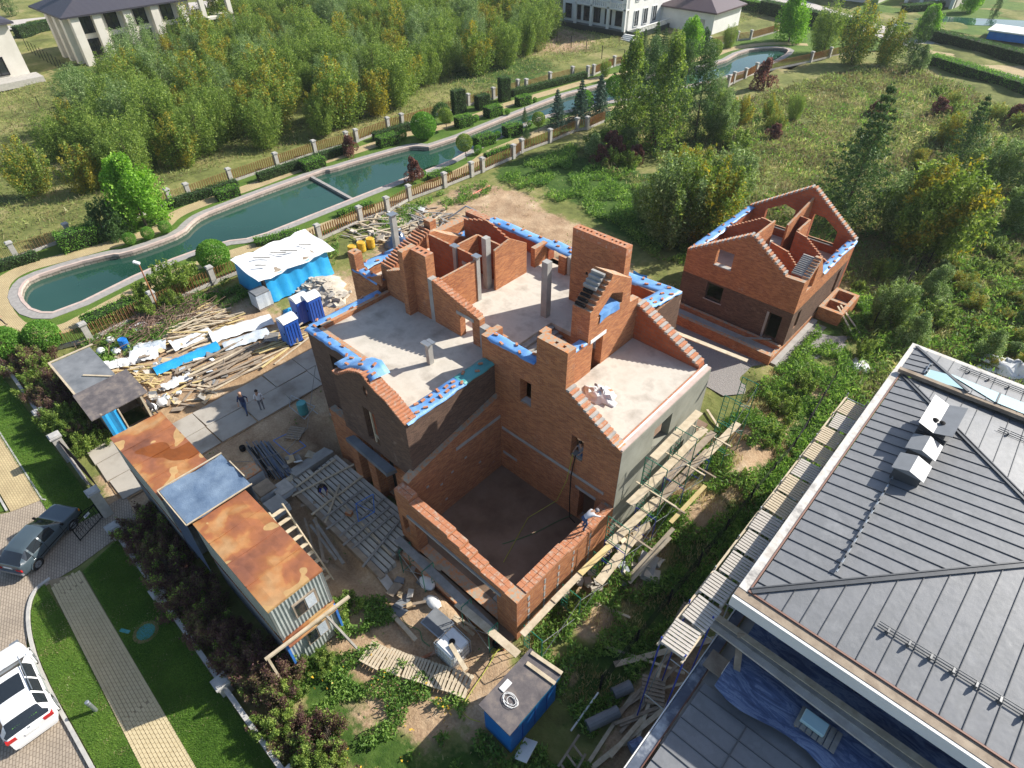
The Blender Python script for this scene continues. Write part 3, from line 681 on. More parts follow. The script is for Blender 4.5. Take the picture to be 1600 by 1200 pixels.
W('flue_block', OR, 'x', -12.8, -13.9, [(YF+.52, 7), (YF+.6, 7), (YF+.6, 10.2), (YF+.52, 10.2)])
for x in (-13.68, -13.22):
    m = MB(); m.box(x-.08, YF+.2, 10.3, x+.08, YF+.36, 10.8); m.build('flue_shade_plug', MAT['black'], H)  # black plug paints the dark depth of the flue
W('wall', OR, 'x', -14.6, -14.95, [(YF+.52, 9), (YF+1.05, 9), (YF+1.05, 10.83), (YF+.52, 10.83)])
# --- door wall with the pointed gable and its triangular opening
yp = [(YF+.6, 7), (20.95, 7), (20.95, 8.95), (21.82, 8.95), (21.82, 7), (24.86, 7), (24.86, 9.7), (24.0, 9.8), (23.9, 11.3), (22.1, 12.35)] + rev(saw((20.5, 10.95), (22.0, 12.25), 7)) + [(20.5, 9.12), (YF+.6, 9.12)]
hole = [(21.12, 10.3), (23.22, 10.2), (23.22, 10.8), (22.22, 11.22), (21.3, 10.55)]
W('gable_wall', OR, 'x', -13.96, -14.36, [yp, hole])
up = [(20.5, 9.12), (23.95, 9.4), (23.9, 11.3), (22.1, 12.35)] + rev(saw((20.5, 10.95), (22.0, 12.25), 7))
W('gable_wall', OR, 'x', -14.363, -15.05, [up, hole])
W('gable_pier', OR, 'x', -14.363, -15.05, [(20.5, 7), (20.9, 7), (20.9, 9.12), (20.5, 9.12)])
W('gable_pier', OR, 'x', -14.363, -15.05, [(23.2, 7), (23.9, 7), (23.9, 9.4), (23.2, 9.12)])
m = MB(); m.box(-14.3, 20.72, 8.93, -13.93, 22.03, 9.14); m.build('lintel', MAT['white'], H)
for i in range(4):      # black blocks painting the shade of pockets between the raked courses
    t = (i+.5)/8; y = 20.5+1.5*t; z = 10.97+1.3*t
    m = MB(); m.box(-14.97, y-.03, z-.08, -14.4, y+.06, z+.075); m.build('pocket_shade_block', MAT['black'], H)
for i in range(4, 8):
    t = (i+.5)/8; y = 20.5+1.5*t; z = 10.97+1.3*t
    m = MB(); m.box(-15.07, y-.08, z-.08, -14.3, y+.08, z+.09); m.build('raked_course', CN, H)
# --- raked wall at the far side of the low roof slab, and the rendered side wall
W('raked_wall', BK, 'y', 24.86, 25.4, [(-14.36, 3), (-9.82, 3), (-9.82, 7.1)] + rev(saw((-13.96, 9.25), (-9.9, 7.2), 22)) + [(-14.36, 9.3)])
for i in range(22):
    t = (i+.5)/22; x = -13.96+4.06*t; z = 9.25-2.05*t
    m = MB(); m.box(x-.09, 24.80, z-.03, x+.09, 25.46, z+.10); m.build('raked_course', EDG if i % 2 else CN, H)
for i in range(17):
    t = (i+.5)/17; x = -12.75+2.95*t; z = 8.84-1.75*t
    m = MB(); m.box(x-.085, YF-.02, z-.04, x+.085, YF+.56, z+.08); m.build('raked_course', EDG if i % 2 else CN, H)
y0a, z0a = PX(1031, 667, -9.38); y1a, z1a = PX(1006, 690, -9.38)
W('rendered_wall', MAT['plaster'], 'x', -9.38, -9.82, [rect(YF+.523, -.9, 25.4, 7.0), rect(20.2, 4.8, 21.8, 6.35), rect(22.9, 1.0, 24.1, 2.7)])
W('render_skin', MAT['plaster'], 'x', -9.378, -9.398, rect(YF-.004, -.9, YF+.522, 7.0))
m = MB(); m.box(-9.40, YF+.05, 7.001, -9.62, 25.4, 7.07); m.build('wall_top_strip', MAT['pink'], H)
m = MB(); m.box(-9.63, YF+.05, 7.001, -9.72, 25.4, 7.13); m.build('wall_top_strip', MAT['white'], H)
m = MB(); m.box(-9.73, YF+.55, 6.8, -9.82, 24.85, 7.1); m.build('wall_top_strip', EDG, H)
# --- floor slabs
SL = MAT['slab']
m = MB()
m.extr([[(-14.0, YF+.52), (-9.82, YF+.52), (-9.82, 24.86), (-14.0, 24.86)]], 'z', 6.72, ZS)
m.extr([[(-27.7, 13.4), (-23.0, 13.4), (-23.0, 11.8), (-17.7, 11.8), (-17.7, YF+.52), (-18.3, YF+.52), (-18.3, 22.95), (-14.0, 22.95), (-14.0, 28.6), (-28.2, 28.6), (-30.4, 28.0), (-30.4, 18.6), (-27.7, 18.6)]], 'z', 6.721, ZS)
m.build('upper_floor_slab', SL, H)
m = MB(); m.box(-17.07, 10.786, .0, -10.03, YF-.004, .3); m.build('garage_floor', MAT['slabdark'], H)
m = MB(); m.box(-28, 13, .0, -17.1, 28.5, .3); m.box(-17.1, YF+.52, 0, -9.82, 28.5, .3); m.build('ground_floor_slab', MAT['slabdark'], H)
# stair going down in the opening
for i in range(11):
    m = MB(); x = -18.3+.3*i; m.box(x, 20.35, ZS-.17*(i+1)-.15, x+.31, 22.94, ZS-.17*(i+1)); m.build('stair_step', CN, H)
m = MB(); m.box(-18.3, 20.2, 4.6, -14.4, 20.34, 6.4); m.build('stair_wall', OR, H)
m = MB(); m.box(-18.31, 22.95, 3.6, -14.0, 23.2, 6.71); m.build('stair_wall', OR, H)
# --- wall W1 between front rooms and hall
Y1, Y2 = 18.53, 18.93
W('cross_wall', OR, 'y', Y1, Y2, [(-27.6, 7), (-25.25, 7), (-25.25, 9.35), (-26.2, 9.3)] + rev(saw((-27.45, 8.75), (-26.2, 9.3), 6)) + [(-27.6, 8.6)])
W('pilaster', OR, 'y', 17.95, Y2+.05, rect(-25.27, 7, -24.86, 11.15))
W('flue_wall', OR, 'z', 7.0, 11.1, rect(-24.855, Y1-.003, -23.62, 19.12))
W('flue_cap', EDG, 'z', 11.1, 11.13, [rect(-24.85, Y1, -23.62, 19.12)] + [rect(x, 18.72, x+.17, 18.92) for x in (-24.7, -24.35, -24.0)])
for x in (-24.7, -24.35, -24.0):
    m = MB(); m.box(x, 18.72, 11.105, x+.17, 18.92, 11.112); m.build('flue_shade_plug', MAT['black'], H)  # black plate paints the shade down the flue
m = MB(); m.box(-23.61, Y1-.02, 7, -23.3, Y2, 9.8); m.build('concrete_column', CN, H)
W('cross_wall', OR, 'y', Y1, Y2, [(-23.3, 7), (-21.18, 7), (-21.18, 8.5), (-20.2, 8.5), (-20.2, 7), (-19.62, 7), (-19.62, 8.85)] + rev(saw((-23.3, 9.75), (-20.0, 8.9), 12)))
for i in range(14):
    t = (i+.5)/14; x = -23.25+3.5*t; z = 9.77-.9*t
    m = MB(); m.box(x-.09, Y1-.03, z-.02, x+.09, Y2+.04, z+.085); m.build('raked_course', EDG, H)
m = MB(); m.box(-21.4, Y1-.03, 8.48, -20.06, Y2, 8.68); m.build('lintel', CN, H)
m = MB(); m.box(-19.61, Y1-.03, 7, -19.22, Y2, 8.45); m.build('concrete_column', CN, H)
W('cross_wall', OR, 'y', Y1, Y2, rect(-19.21, 7, -17.9, 8.42))
W('cross_wall', OR, 'x', -17.9, -18.28, rect(YF+.01, 7, Y1-.005, 9.25))
# --- partitions behind it
W('partition', OR, 'x', -23.0, -23.13, rect(Y2, 7, 21.66, 9.78))
m = MB(); m.box(-23.22, 21.67, 7, -22.94, 21.95, 9.95); m.build('concrete_column', CN, H)
W('partition', BK, 'y', 21.8, 21.93, [(-27.25, 7), (-23.23, 7), (-23.23, 9.9), (-27.25, 9.9)])
m = MB(); m.box(-24.95, 21.66, 7, -24.68, 21.798, 10.0); m.build('concrete_column', CN, H)
for x, y in ((-23.08, 21.81), (-24.81, 21.73)):
    m = MB(); m.box(x-.24, y-.2, 9.95 if x > -24 else 10.0, x+.24, y+.2, 10.02 if x > -24 else 10.07); m.build('column_plate', MAT['steel'], H)
m = MB(); m.box(-24.3, 21.76, 9.0, -23.3, 21.795, 9.22); m.build('lintel', CN, H)
m = MB(); m.box(-23.78, 22.95, 7, -23.42, 23.35, 10.45); m.build('concrete_column', CN, H)
W('partition', OR, 'x', -23.0, -23.13, [(23.25, 7), (26.1, 7), (26.1, 9.1), (24.6, 10.0), (23.25, 9.75)])
W('partition', OR, 'x', -25.2, -25.33, rect(21.95, 7, 24.05, 9.7))
W('partition', BK, 'y', 24.05, 24.18, rect(-25.33, 7, -23.14, 9.65))
W('partition', BK, 'y', 25.5, 25.63, [(-28.0, 7), (-23.14, 7)] + saw((-23.14, 8.95), (-25.6, 9.9), 8) + saw((-25.8, 9.85), (-28.0, 9.2), 5))
W('partition', BK, 'y', 23.3, 23.4, rect(-27.3, 7, -25.4, 8.6))
# --- left pointed gable
yl = [(18.75, 7), (25.05, 7), (25.05, 8.35), (23.6, 9.1), (22.4, 9.85)] + rev(saw((18.75, 8.65), (22.1, 9.95), 16))
W('gable_wall', OR, 'x', -27.35, -28.3, [yl, [(20.3, 7.05), (23.0, 7.05), (23.0, 8.4), (21.7, 8.95), (20.3, 8.4)]])
for i in range(16):
    t = (i+.5)/16; y = 18.75+3.35*t; z = 8.70+1.28*t
    m = MB(); m.box(-28.36, y-.055, z-.05, -27.3, y+.045, z+.10); m.build('raked_course', EDG, H)
    m = MB(); m.box(-28.2, y+.05, z-.04, -27.42, y+.15, z+.045); m.build('pocket_shade_block', MAT['black'], H)  # solid black block, painted shade of the gap between courses
m = MB(); m.box(-28.2, 22.3, 9.85, -27.6, 22.8, 10.4); m.build('brick_stub', OR, H)
# --- left extension
W('side_room_wall', OR, 'y', 18.15, 18.75, [(-30.75, -.3), (-28.0, -.3), (-28.0, 7.75), (-30.75, 7.75)])
W('side_room_wall', OR, 'y', 18.15, 18.28, [(-29.0, 7.75), (-27.6, 7.75), (-27.6, 8.5), (-28.0, 8.3)])
W('pier', OR, 'z', 7.75, 8.95, [rect(-30.75, 18.15, -30.1, 18.75), rect(-30.5, 18.35, -30.35, 18.55)])
W('side_room_wall', OR, 'x', -30.1, -30.75, rect(18.76, 0, 28.0, 7.75))
m = MB(); m.box(-30.35, 21.3, 7.75, -30.05, 21.65, 10.35); m.build('concrete_column', CN, H)
m = MB(); m.box(-30.45, 21.2, 10.35, -29.95, 21.75, 10.41); m.build('column_plate', MAT['steel'], H)
# --- rear walls
W('rear_wall', BK, 'y', 28.15, 28.75, [[(-30.7, 0), (-14.0, 0), (-14.0, 8.0), (-19.2, 8.0), (-19.2, 7.0), (-20.2, 7.0), (-20.2, 8.0), (-21.6, 8.0), (-21.6, 7), (-22.9, 7), (-22.9, 8.0), (-30.7, 8.0)]])
W('rear_wall', OR, 'x', -28.0, -28.5, rect(25.3, 7, 28.14, 8.0))
W('pier', OR, 'x', -23.0, -23.35, rect(26.9, 7, 28.14, 8.35))
W('pier', OR, 'x', -20.95, -21.5, rect(27.45, 7, 28.14, 8.25))
m = MB(); m.box(-20.9, 27.6, 7, -20.7, 28.0, 8.3); m.build('concrete_column', CN, H)
W('pier', OR, 'x', -19.35, -19.9, rect(27.2, 7, 28.14, 8.1))
m = MB(); m.box(-14.02, 25.41, 0, -14.5, 28.14, 8.05); m.build('side_wall', BR, H)
m = MB(); m.box(-14.01, 25.41, 0, -13.7, 29.4, 8.0); m.box(-14.7, 28.76, 0, -14.012, 29.4, 8.0); m.build('side_wall', BR, H)
# --- tall slab chimney with eleven flues and free-standing column
W('slab_chimney', OR, 'z', 7.0, 11.3, rect(-19.05, 25.5, -15.45, 26.05))
fx = [-18.75, -18.5, -18.25, -18.0, -17.62, -17.37, -17.12, -16.6, -16.34, -16.08, -15.8]
W('chimney_top', EDG, 'z', 11.3, 11.75, [rect(-19.05, 25.5, -15.45, 26.05)] + [rect(x-.07, 25.7, x+.07, 25.86) for x in fx])
for x in fx:
    m = MB(); m.box(x-.07, 25.7, 11.302, x+.07, 25.86, 11.34); m.build('flue_shade_plug', MAT['black'], H)  # black plate at the bottom stands for the flue's shade
m = MB(); m.box(-17.95, 25.49, 9.2, -17.8, 25.4999, 9.36); m.build('wall_shade_patch', MAT['black'], H)  # flat black patch painting the shade of a small recess
m = MB(); m.box(-19.2, 23.05, 7, -18.78, 23.45, 10.6); m.build('concrete_column', CN, H)
m = MB(); m.box(-20.82, 15.65, 7, -20.56, 15.95, 8.35); m.build('concrete_column', CN, H)
m = MB(); m.box(-20.98, 15.52, 8.35, -20.4, 15.8, 8.42); m.box(-20.9, 15.82, 8.35, -20.38, 16.05, 8.42); m.build('column_plate', MAT['steel'], H)
# --- front wing: recessed left bay, proud right bay
W('front_wall', BR, 'y', 12.98, 13.4, [rect(-28.05, .55, -23.1, 7.25), rect(-26.1, 4.2, -24.9, 6.4)])
W('front_footing', OR, 'y', 12.95, 13.4, rect(-28.0, -1.2, -23.1, .4))
m = MB(); m.box(-28.05, 12.93, .4, -24.9, 13.3, .55); m.build('lintel', CN, H)
m = MB(); m.box(-28.05, 13.4, .3, -27.7, 18.15, 7.25); m.build('side_wall', BR, H)
m = MB(); m.box(-27.7, 13.4, 7.0, -27.45, 18.53, 7.28); m.box(-27.7, 13.4, 7.0, -23.1, 13.65, 7.28); m.build('parapet_lip', OR, H)
top = [(-17.4, 7.8)] + [(-18.05, 8.15), (-18.7, 8.55), (-19.3, 8.65), (-19.96, 8.95), (-20.22, 9.22), (-20.53, 9.2), (-21.0, 9.0), (-21.5, 8.75), (-22.3, 8.15), (-22.7, 7.85), (-23.1, 7.85)]
ov = [(-20.3+.17*math.cos(a)*1.0, 8.12+.36*math.sin(a)) for a in [i*math.pi/6 for i in range(12)]]
W('gable_bay', BR, 'y', 11.4, 11.72, [[(-23.1, 3.9), (-17.42, 3.9), (-17.42, 7.8)] + top[1:], ov, rect(-20.9, 4.55, -19.95, 6.8)])
W('gable_bay_back', OR, 'y', 11.722, 12.05, [[(-23.1, 6.9), (-17.42, 6.9), (-17.42, 7.75)] + [(x, z-.05) for x, z in top[1:]], ov])
for a, b in zip(top[:-1], top[1:]):
    n = max(2, int(abs(a[0]-b[0])/.16))
    for i in range(n):
        t = (i+.5)/n; x = a[0]+(b[0]-a[0])*t; z = a[1]+(b[1]-a[1])*t
        m = MB(); m.box(x-.07, 11.37, z-.06, x+.07, 12.1, z+.05); m.build('raked_course', EDG, H)
W('side_wall', BR, 'x', -23.1, -22.75, rect(11.72, 3.9, 13.0, 7.8))
# blocked window of the bay with its odd timber prop
m = MB(); m.box(-20.9, 11.75, 4.55, -20.35, 11.8, 6.8); m.build('window_infill', BK, H)
m = MB(); m.box(-20.34, 11.76, 4.55, -19.95, 11.8, 6.8); m.build('opening_shade_panel', MAT['black'], H)  # black panel standing in for the unlit room behind
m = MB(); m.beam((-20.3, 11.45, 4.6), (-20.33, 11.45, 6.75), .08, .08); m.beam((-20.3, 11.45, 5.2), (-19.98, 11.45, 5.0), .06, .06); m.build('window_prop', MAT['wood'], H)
m = MB(); m.box(-26.1, 13.3, 4.2, -24.9, 13.38, 6.4); m.build('opening_shade_panel', MAT['black'], H)  # black panel paints the dark of the room inside
# side wall of the wing over the garage: dark above, orange below with a raked joint between
W('side_wall', BR, 'x', -17.4, -18.15, [(11.725, 4.7), (YF, 5.8), (YF, 7.75), (11.725, 7.75)])
W('side_wall_edge', BR, 'x', -17.398, -17.42, [(11.4, 4.6), (11.73, 4.7), (11.73, 7.78), (11.4, 7.78)])
W('garage_back_wall', OR, 'x', -17.08, -17.62, [(10.785, 0), (YF-.003, 0), (YF-.003, 5.85), (11.4, 4.6), (10.785, 4.42)])
m = MB(); m.box(-17.06, 14.0, 4.2, -17.38, YF-.02, 4.42); m.build('lintel', CN, H)
m = MB()
for y, z in ((11.9, 3.2), (12.8, 2.6), (13.6, 2.9), (14.6, 3.2), (15.6, 2.0), (13.0, 1.2)): m.box(-17.06, y-.08, z-.06, -17.08, y+.08, z+.06)
m.build('wall_patch', MAT['concrete'], H)
# porch below the bay
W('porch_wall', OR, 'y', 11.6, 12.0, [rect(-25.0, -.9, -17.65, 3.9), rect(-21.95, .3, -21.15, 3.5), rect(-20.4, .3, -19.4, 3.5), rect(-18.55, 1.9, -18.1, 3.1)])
m = MB(); m.box(-24.9, 12.05, .2, -17.7, 12.1, 3.8); m.build('porch_shade_panel', MAT['black'], H)  # black sheet painting the shade behind the porch openings
m = MB(); m.box(-22.7, 11.1, -.6, -22.0, 11.6, 3.3); m.build('porch_pier', OR, H)
m = MB(); m.box(-21.1, 11.1, 0, -20.45, 11.6, 3.3); m.build('porch_pier', OR, H)
m = MB(); m.extr([[(-22.65, 10.95), (-19.0, 10.85), (-18.85, 11.39), (-22.5, 11.39)]], 'z', 3.35, 3.62); m.build('canopy_slab', MAT['feltgrey'], H)
# --- garage walls, stepping down to the street corner
gt = [(-17.5, 4.25), (-16.4, 4.25), (-16.4, 4.0), (-13.7, 3.95), (-13.7, 3.8), (-12.9, 3.78), (-12.9, 3.6), (-12.3, 3.58), (-12.3, 3.4), (-11.6, 3.38), (-11.6, 3.24), (-9.38, 3.2)]
W('garage_front_wall', OR, 'y', 10.2, 10.78, [[(-17.5, -.5), (-9.38, -.5)] + gt[::-1], rect(-16.2, .3, -10.6, 2.75), rect(-17.2, 1.2, -16.75, 2.4)])
W('garage_side_wall', OR, 'x', -9.38, -10.02, [(10.785, -.6), (YF-.005, -.6), (YF-.005, 3.0), (13.8, 3.0), (13.8, 3.18), (10.785, 3.18)])
m = MB(); m.box(-16.7, 10.12, 2.76, -10.3, 10.5, 2.9); m.build('lintel', CN, H)
def course_top(x0, x1, y0, y1, z, along='x'):
    """the top course: headers and stretchers with recessed mortar"""
    st = .135; n = int(abs((x1-x0) if along == 'x' else (y1-y0))/st)
    for i in range(n):
        for j in (0, 1, 2):
            m = MB()
            if along == 'x':
                w = (y1-y0)/3; m.box(x0+i*st+.006, y0+j*w+.008, z, x0+(i+1)*st-.006, y0+(j+1)*w-.008, z+.05+random.uniform(-.008, .012))
            else:
                w = (x1-x0)/3; m.box(x0+j*w+.008, y0+i*st+.006, z, x0+(j+1)*w-.008, y0+(i+1)*st-.006, z+.05+random.uniform(-.008, .012))
            m.build('brick', EDG if (j != 1 or random.random() < .3) else CN, H)
n_before = len(bpy.data.objects)
for a, b, z in ((-17.45, -16.41, 4.25), (-16.39, -13.71, 3.97), (-13.69, -12.91, 3.79), (-12.89, -12.31, 3.59), (-12.29, -11.61, 3.39), (-11.59, -10.1, 3.22)):
    # only every second width so that the count of bricks stays in bounds
    n = int((b-a)/.26)
    for i in range(n):
        for j in (0, 1):
            m = MB(); w = .27; m.box(a+i*(b-a)/n+.006, 10.21+j*.29, z+.004, a+(i+1)*(b-a)/n-.006, 10.21+j*.29+w, z+.06+random.uniform(-.01, .012)); m.build('brick', EDG, H)
for i in range(24):
    y = 10.85+i*.262
    z = 3.18 if y < 13.6 else 3.0
    for j in (0, 1):
        m = MB(); m.box(-10.0+j*.32, y+.006, z+.003, -9.71+j*.32, y+.25, z+.06+random.uniform(-.01, .012)); m.build('brick', EDG, H)
m = MB()
for y in (11.0, 12.1, 13.1, 14.2, 15.5):
    for k in range(5): m.box(-9.365, y-.05-random.random()*.04, .3+k*.55, -9.385, y+.05, .55+k*.55+random.random()*.2)
m.build('mortar_streak', CN, H)
m = MB(); m.box(-11.5, 10.8, 0.305, -10.6, 11.5, .42); m.build('board_patch', CN, H)

m = MB(); m.box(-16.9, 9.45, -.4, -9.5, 9.7, .2); m.build('plinth_wall', OR, H)
m = MB(); m.box(-16.9, 9.701, -.4, -9.5, 10.198, .08); m.box(-16.19, 10.2, .0, -10.61, 10.785, .296); m.build('apron_floor', MAT['slabdark'], H)
# --- blue tarpaulins lying over the wall tops, held down by loose bricks
def tarp(name, pts, w0, w1, mat, label, drop=.10, lift=.03, group='blue tarpaulins over the wall tops', seed=0):
    """strip along pts; w0/w1 distances to either side; edges droop over the wall"""
    rng = random.Random(seed); L = []
    for a, b in zip(pts, pts[1:]):
        a, b = Vector(a), Vector(b); n = max(2, int((b-a).length/.28))
        for i in range(n): L.append((a+(b-a)*(i/n), (b-a).normalized()))
    L.append((Vector(pts[-1]), (Vector(pts[-1])-Vector(pts[-2])).normalized()))
    rows = []
    pe0, pe1 = 0, 0
    for p, d in L:
        nrm = Vector((d.y, -d.x, 0)).normalized(); row = []
        pe0 = e0 = pe0*.75+rng.gauss(0, .022); pe1 = e1 = pe1*.75+rng.gauss(0, .03)
        for u, dz in ((-w0-e0-.02, -drop-rng.uniform(0, .05)), (-w0-.005, -.02), (-w0*.5, lift*rng.uniform(.2, 1.1)), (0, lift*rng.uniform(0, 1)), (w1*.5, lift*rng.uniform(.2, 1.3)), (w1+.005, -.01), (w1+e1+.02, -drop*rng.uniform(.6, 1.2))):
            row.append(p + nrm*u + Vector((rng.uniform(-.02, .02), rng.uniform(-.02, .02), dz+.02)))
        rows.append(row)
    mb = MB(); mb.grid(rows); o = mb.build(name, mat, smooth=True, fix=False)
    return tag(o, label, 'tarpaulin', group)
brk = MB(); brk.box(-.125, -.06, -.034, .125, .06, .034); BRICKM = brk.mesh('loose_brick', EDG)
nb = [0]
def bricks_on(pts, n, spread, where, seed):
    rng = random.Random(seed)
    for i in range(n):
        t = (i+rng.uniform(.25, .75))/n*(len(pts)-1); k = min(int(t), len(pts)-2); a, b = Vector(pts[k]), Vector(pts[k+1]); p = a+(b-a)*(t-k)
        d = (b-a).normalized(); nrm = Vector((d.y, -d.x, 0)); p = p+nrm*(spread*(.75 if i % 2 else -.65)+rng.uniform(-.08, .08))
        o = bpy.data.objects.new('loose_brick', BRICKM); COL.objects.link(o); o.location = p+Vector((0, 0, .085)); o.rotation_euler = (rng.gauss(0, .1), rng.gauss(0, .1), math.atan2(d.y, d.x)+rng.gauss(0, .5)+(1.57 if rng.random() < .3 else 0)); o.scale = (.95, 1.0, 1.0)
        tag(o, 'loose brick weighing down the tarpaulin on '+where, 'brick', 'loose bricks on the tarpaulins')
T1, T2 = MAT['tarp'], MAT['tarp2']
TP = [
 ([(-27.88, 18.1, 7.25), (-27.88, 13.2, 7.25)], .22, .3, 'blue tarpaulin strip along the left parapet of the front wing', T1, 'the left parapet of the front wing', 6),
 ([(-28.0, 13.18, 7.25), (-23.3, 13.18, 7.25)], .3, .32, 'long blue tarpaulin strip along the front left parapet edge of the wing', T1, 'the front left parapet of the wing', 7),
 ([(-23.4, 12.3, 7.9), (-22.3, 12.2, 8.3), (-21.2, 12.1, 9.0), (-20.4, 12.1, 9.3), (-19.7, 12.0, 9.0)], .55, .5, 'crumpled blue tarpaulin draped over the front gable bay beside the oval opening', T1, 'the front gable bay', 6),
 ([(-17.78, 11.5, 7.8), (-17.78, 15.3, 7.8)], .42, .42, 'blue tarpaulin strip along the parapet above the garage', T1, 'the parapet above the garage', 16),
 ([(-17.78, 15.2, 7.82), (-17.78, YF-.02, 7.82)], .41, .41, 'short teal tarpaulin at the inner end of the parapet above the garage', MAT['tarpteal'], 'the teal end of the parapet above the garage', 3),
 ([(-17.8, YF+.28, 9.3), (-14.7, YF+.28, 9.3)], .3, .34, 'wrinkled blue tarpaulin on the wall left of the square brick flue block', T1, 'the wall left of the flue block', 5),
 ([(-14.2, YF+.7, 9.14), (-14.2, 20.4, 9.14)], .25, .3, 'small blue tarpaulin behind the square flue block above the doorway', T1, 'the wall behind the flue block', 4),
 ([(-30.6, 18.45, 7.76), (-28.05, 18.45, 7.76)], .3, .32, 'blue tarpaulin on the front wall of the left side room', T1, 'the front wall of the left side room', 8),
 ([(-30.42, 18.9, 7.76), (-30.42, 23.5, 7.76)], .36, .34, 'blue tarpaulin on the outer wall of the left side room beside the tall column', T1, 'the outer wall of the left side room', 7),
 ([(-28.25, 25.4, 8.02), (-28.3, 28.4, 8.02)], .38, .4, 'blue tarpaulin at the rear left corner over the side wall', T1, 'the rear left side wall', 7),
 ([(-28.5, 28.5, 8.02), (-23.2, 28.5, 8.02)], .42, .4, 'long blue tarpaulin over the left half of the rear wall', T1, 'the left half of the rear wall', 8),
 ([(-22.9, 28.4, 8.3), (-21.0, 28.3, 8.28), (-19.2, 28.4, 8.1)], .4, .6, 'crumpled blue tarpaulin over the piers of the rear wall', T1, 'the rear wall piers', 7),
 ([(-18.8, 28.4, 8.02), (-14.2, 28.9, 8.05)], .45, .5, 'blue tarpaulin behind the tall slab chimney on the rear wall', T1, 'the rear wall behind the slab chimney', 8),
 ([(-14.1, 25.1, 8.9), (-14.2, 27.0, 8.3), (-14.1, 29.2, 8.1)], .5, .45, 'ragged blue tarpaulin over the rear right corner, hanging down in a point', T1, 'the rear right corner', 9),
]
for i, (pts, a, b, lab, mt, where, nbk) in enumerate(TP):
    tarp('tarpaulin', pts, a, b, mt, lab, seed=i)
    bricks_on(pts, nbk, .28, where, 50+i)
m = MB(); m.grid([[(-14.55, 21.35+j*.4, 10.36+random.uniform(-.03, .05)) for j in range(5)], [(-13.93, 21.35+j*.4, 10.33+random.uniform(-.02, .05)) for j in range(5)], [(-13.9, 21.3+j*.42, 10.0+random.uniform(-.1, .05)) for j in range(5)]])
tag(m.build('tarpaulin', T1, fix=False), 'small blue tarpaulin on the sill of the triangular gable opening', 'tarpaulin', 'blue tarpaulins over the wall tops')
m = MB(); m.grid([[(-17.15+i*.5, 29.35+random.uniform(0, .05), 8.0-j*.45+random.uniform(-.08, .08)) for i in range(3)] for j in range(3)])
tag(m.build('tarpaulin', T2, fix=False), 'blue tarpaulin corner blown over the rear wall edge', 'tarpaulin', 'blue tarpaulins over the wall tops')
# pile of sand on the low roof slab
def heap(name, c, rx, ry, h, mat, seed, n=18, rough=.18, ground=True):
    rng = np.random.default_rng(seed); rows = []
    for i in range(9):
        r = i/8; row = []
        for j in range(n):
            a = 6.283*j/n; k = 1+rough*(rng.random()-.5)*(1 if 0 < i else 0)
            z = h*(1-r**1.5)*(1+rough*1.2*(rng.random()-.5))-(.06 if i == 8 else 0)
            row.append((c[0]+rx*r*k*math.cos(a), c[1]+ry*r*k*math.sin(a), c[2]+max(z, -.06)))
        row.append(row[0]); rows.append(row)
    mb = MB(); mb.grid(rows); return mb.build(name, mat, smooth=True)
tag(heap('sand_pile', (-12.4, 19.75, ZS), .85, .6, .45, MAT['white'], 4, 18, .9), 'pale pile of mortar and sand on the low roof slab', 'pile')
o = bpy.data.objects.new('loose_brick', BRICKM); COL.objects.link(o); o.location = (-12.1, 20.1, ZS+.35); o.rotation_euler = (.2, .3, 1.2); tag(o, 'single orange brick lying on the pale sand pile', 'brick')
MAT['palecon'] = M_noise('pale_cast_concrete', (.42, .40, .35), (.60, .57, .49), 1.2, .9, .3, .01)
MAT['darkwood'] = M_noise('dark_shuttering', (.10, .085, .06), (.2, .165, .12), 2, .9, .3, .01)
# --- front terrace: concrete poured in boarded steps
D = empty('stepped_terrace', (-21, 9.3, 0), 'grey concrete stepped terrace in timber shuttering before the porch', 'terrace')
ZT = .62
y = 11.1
for i in range(11):
    w = .27; z = ZT - .045*max(0, i-1)
    m = MB(); m.box(-25.3 if i > 5 else -24.7, y-w+.05, -.75, -16.6-(.45*(10-i)*.25 if i < 8 else 0), y, z+random.uniform(-.01, .01)); m.build('terrace_step', MAT['palecon'], D)
    m = MB(); m.box(-25.3 if i > 5 else -24.7, y-w-.0, -.75, -16.8, y-w+.035, z+.02); m.build('shutter_board', MAT['darkwood'], D)
    y -= w
for i in range(5):
    m = MB(); x = -25.0+.02*i; m.box(-25.35-.22*i, 8.6-.0, -.3, -25.15-.22*i, 11.2, .5-.1*i); m.build('terrace_step', MAT['concrete'], D)
for a, b in (((-23.2, 11.3, .75), (-24.2, 7.7, .1)), ((-22.1, 11.2, .75), (-22.3, 7.7, .1)), ((-20.5, 10.7, .75), (-20.9, 7.7, .1)), ((-19.3, 10.8, .7), (-19.4, 7.7, .1)), ((-18.2, 10.6, .7), (-17.6, 7.6, .1)), ((-24.3, 10.8, .78), (-24.6, 8.0, -.1)), ((-22.7, 9.9, .6), (-21.3, 7.9, .0)), ((-21.3, 10.6, .75), (-21.6, 7.9, .0)), ((-19.9, 10.9, .8), (-20.0, 7.9, .0)), ((-18.7, 10.6, .75), (-18.9, 7.9, .0)), ((-23.7, 9.4, .5), (-17.0, 9.0, .45))):
    m = MB(); m.beam(a, (b[0], b[1], max(b[2], .32)), .12, .06); m.build('batten', MAT['wood' if a[0] < -22 else 'greywood'], D)
m = MB(); m.beam((-25.3, 8.05, .05), (-16.4, 7.95, .1), .3, .5); m.build('shutter_board', MAT['oldwood'], D)
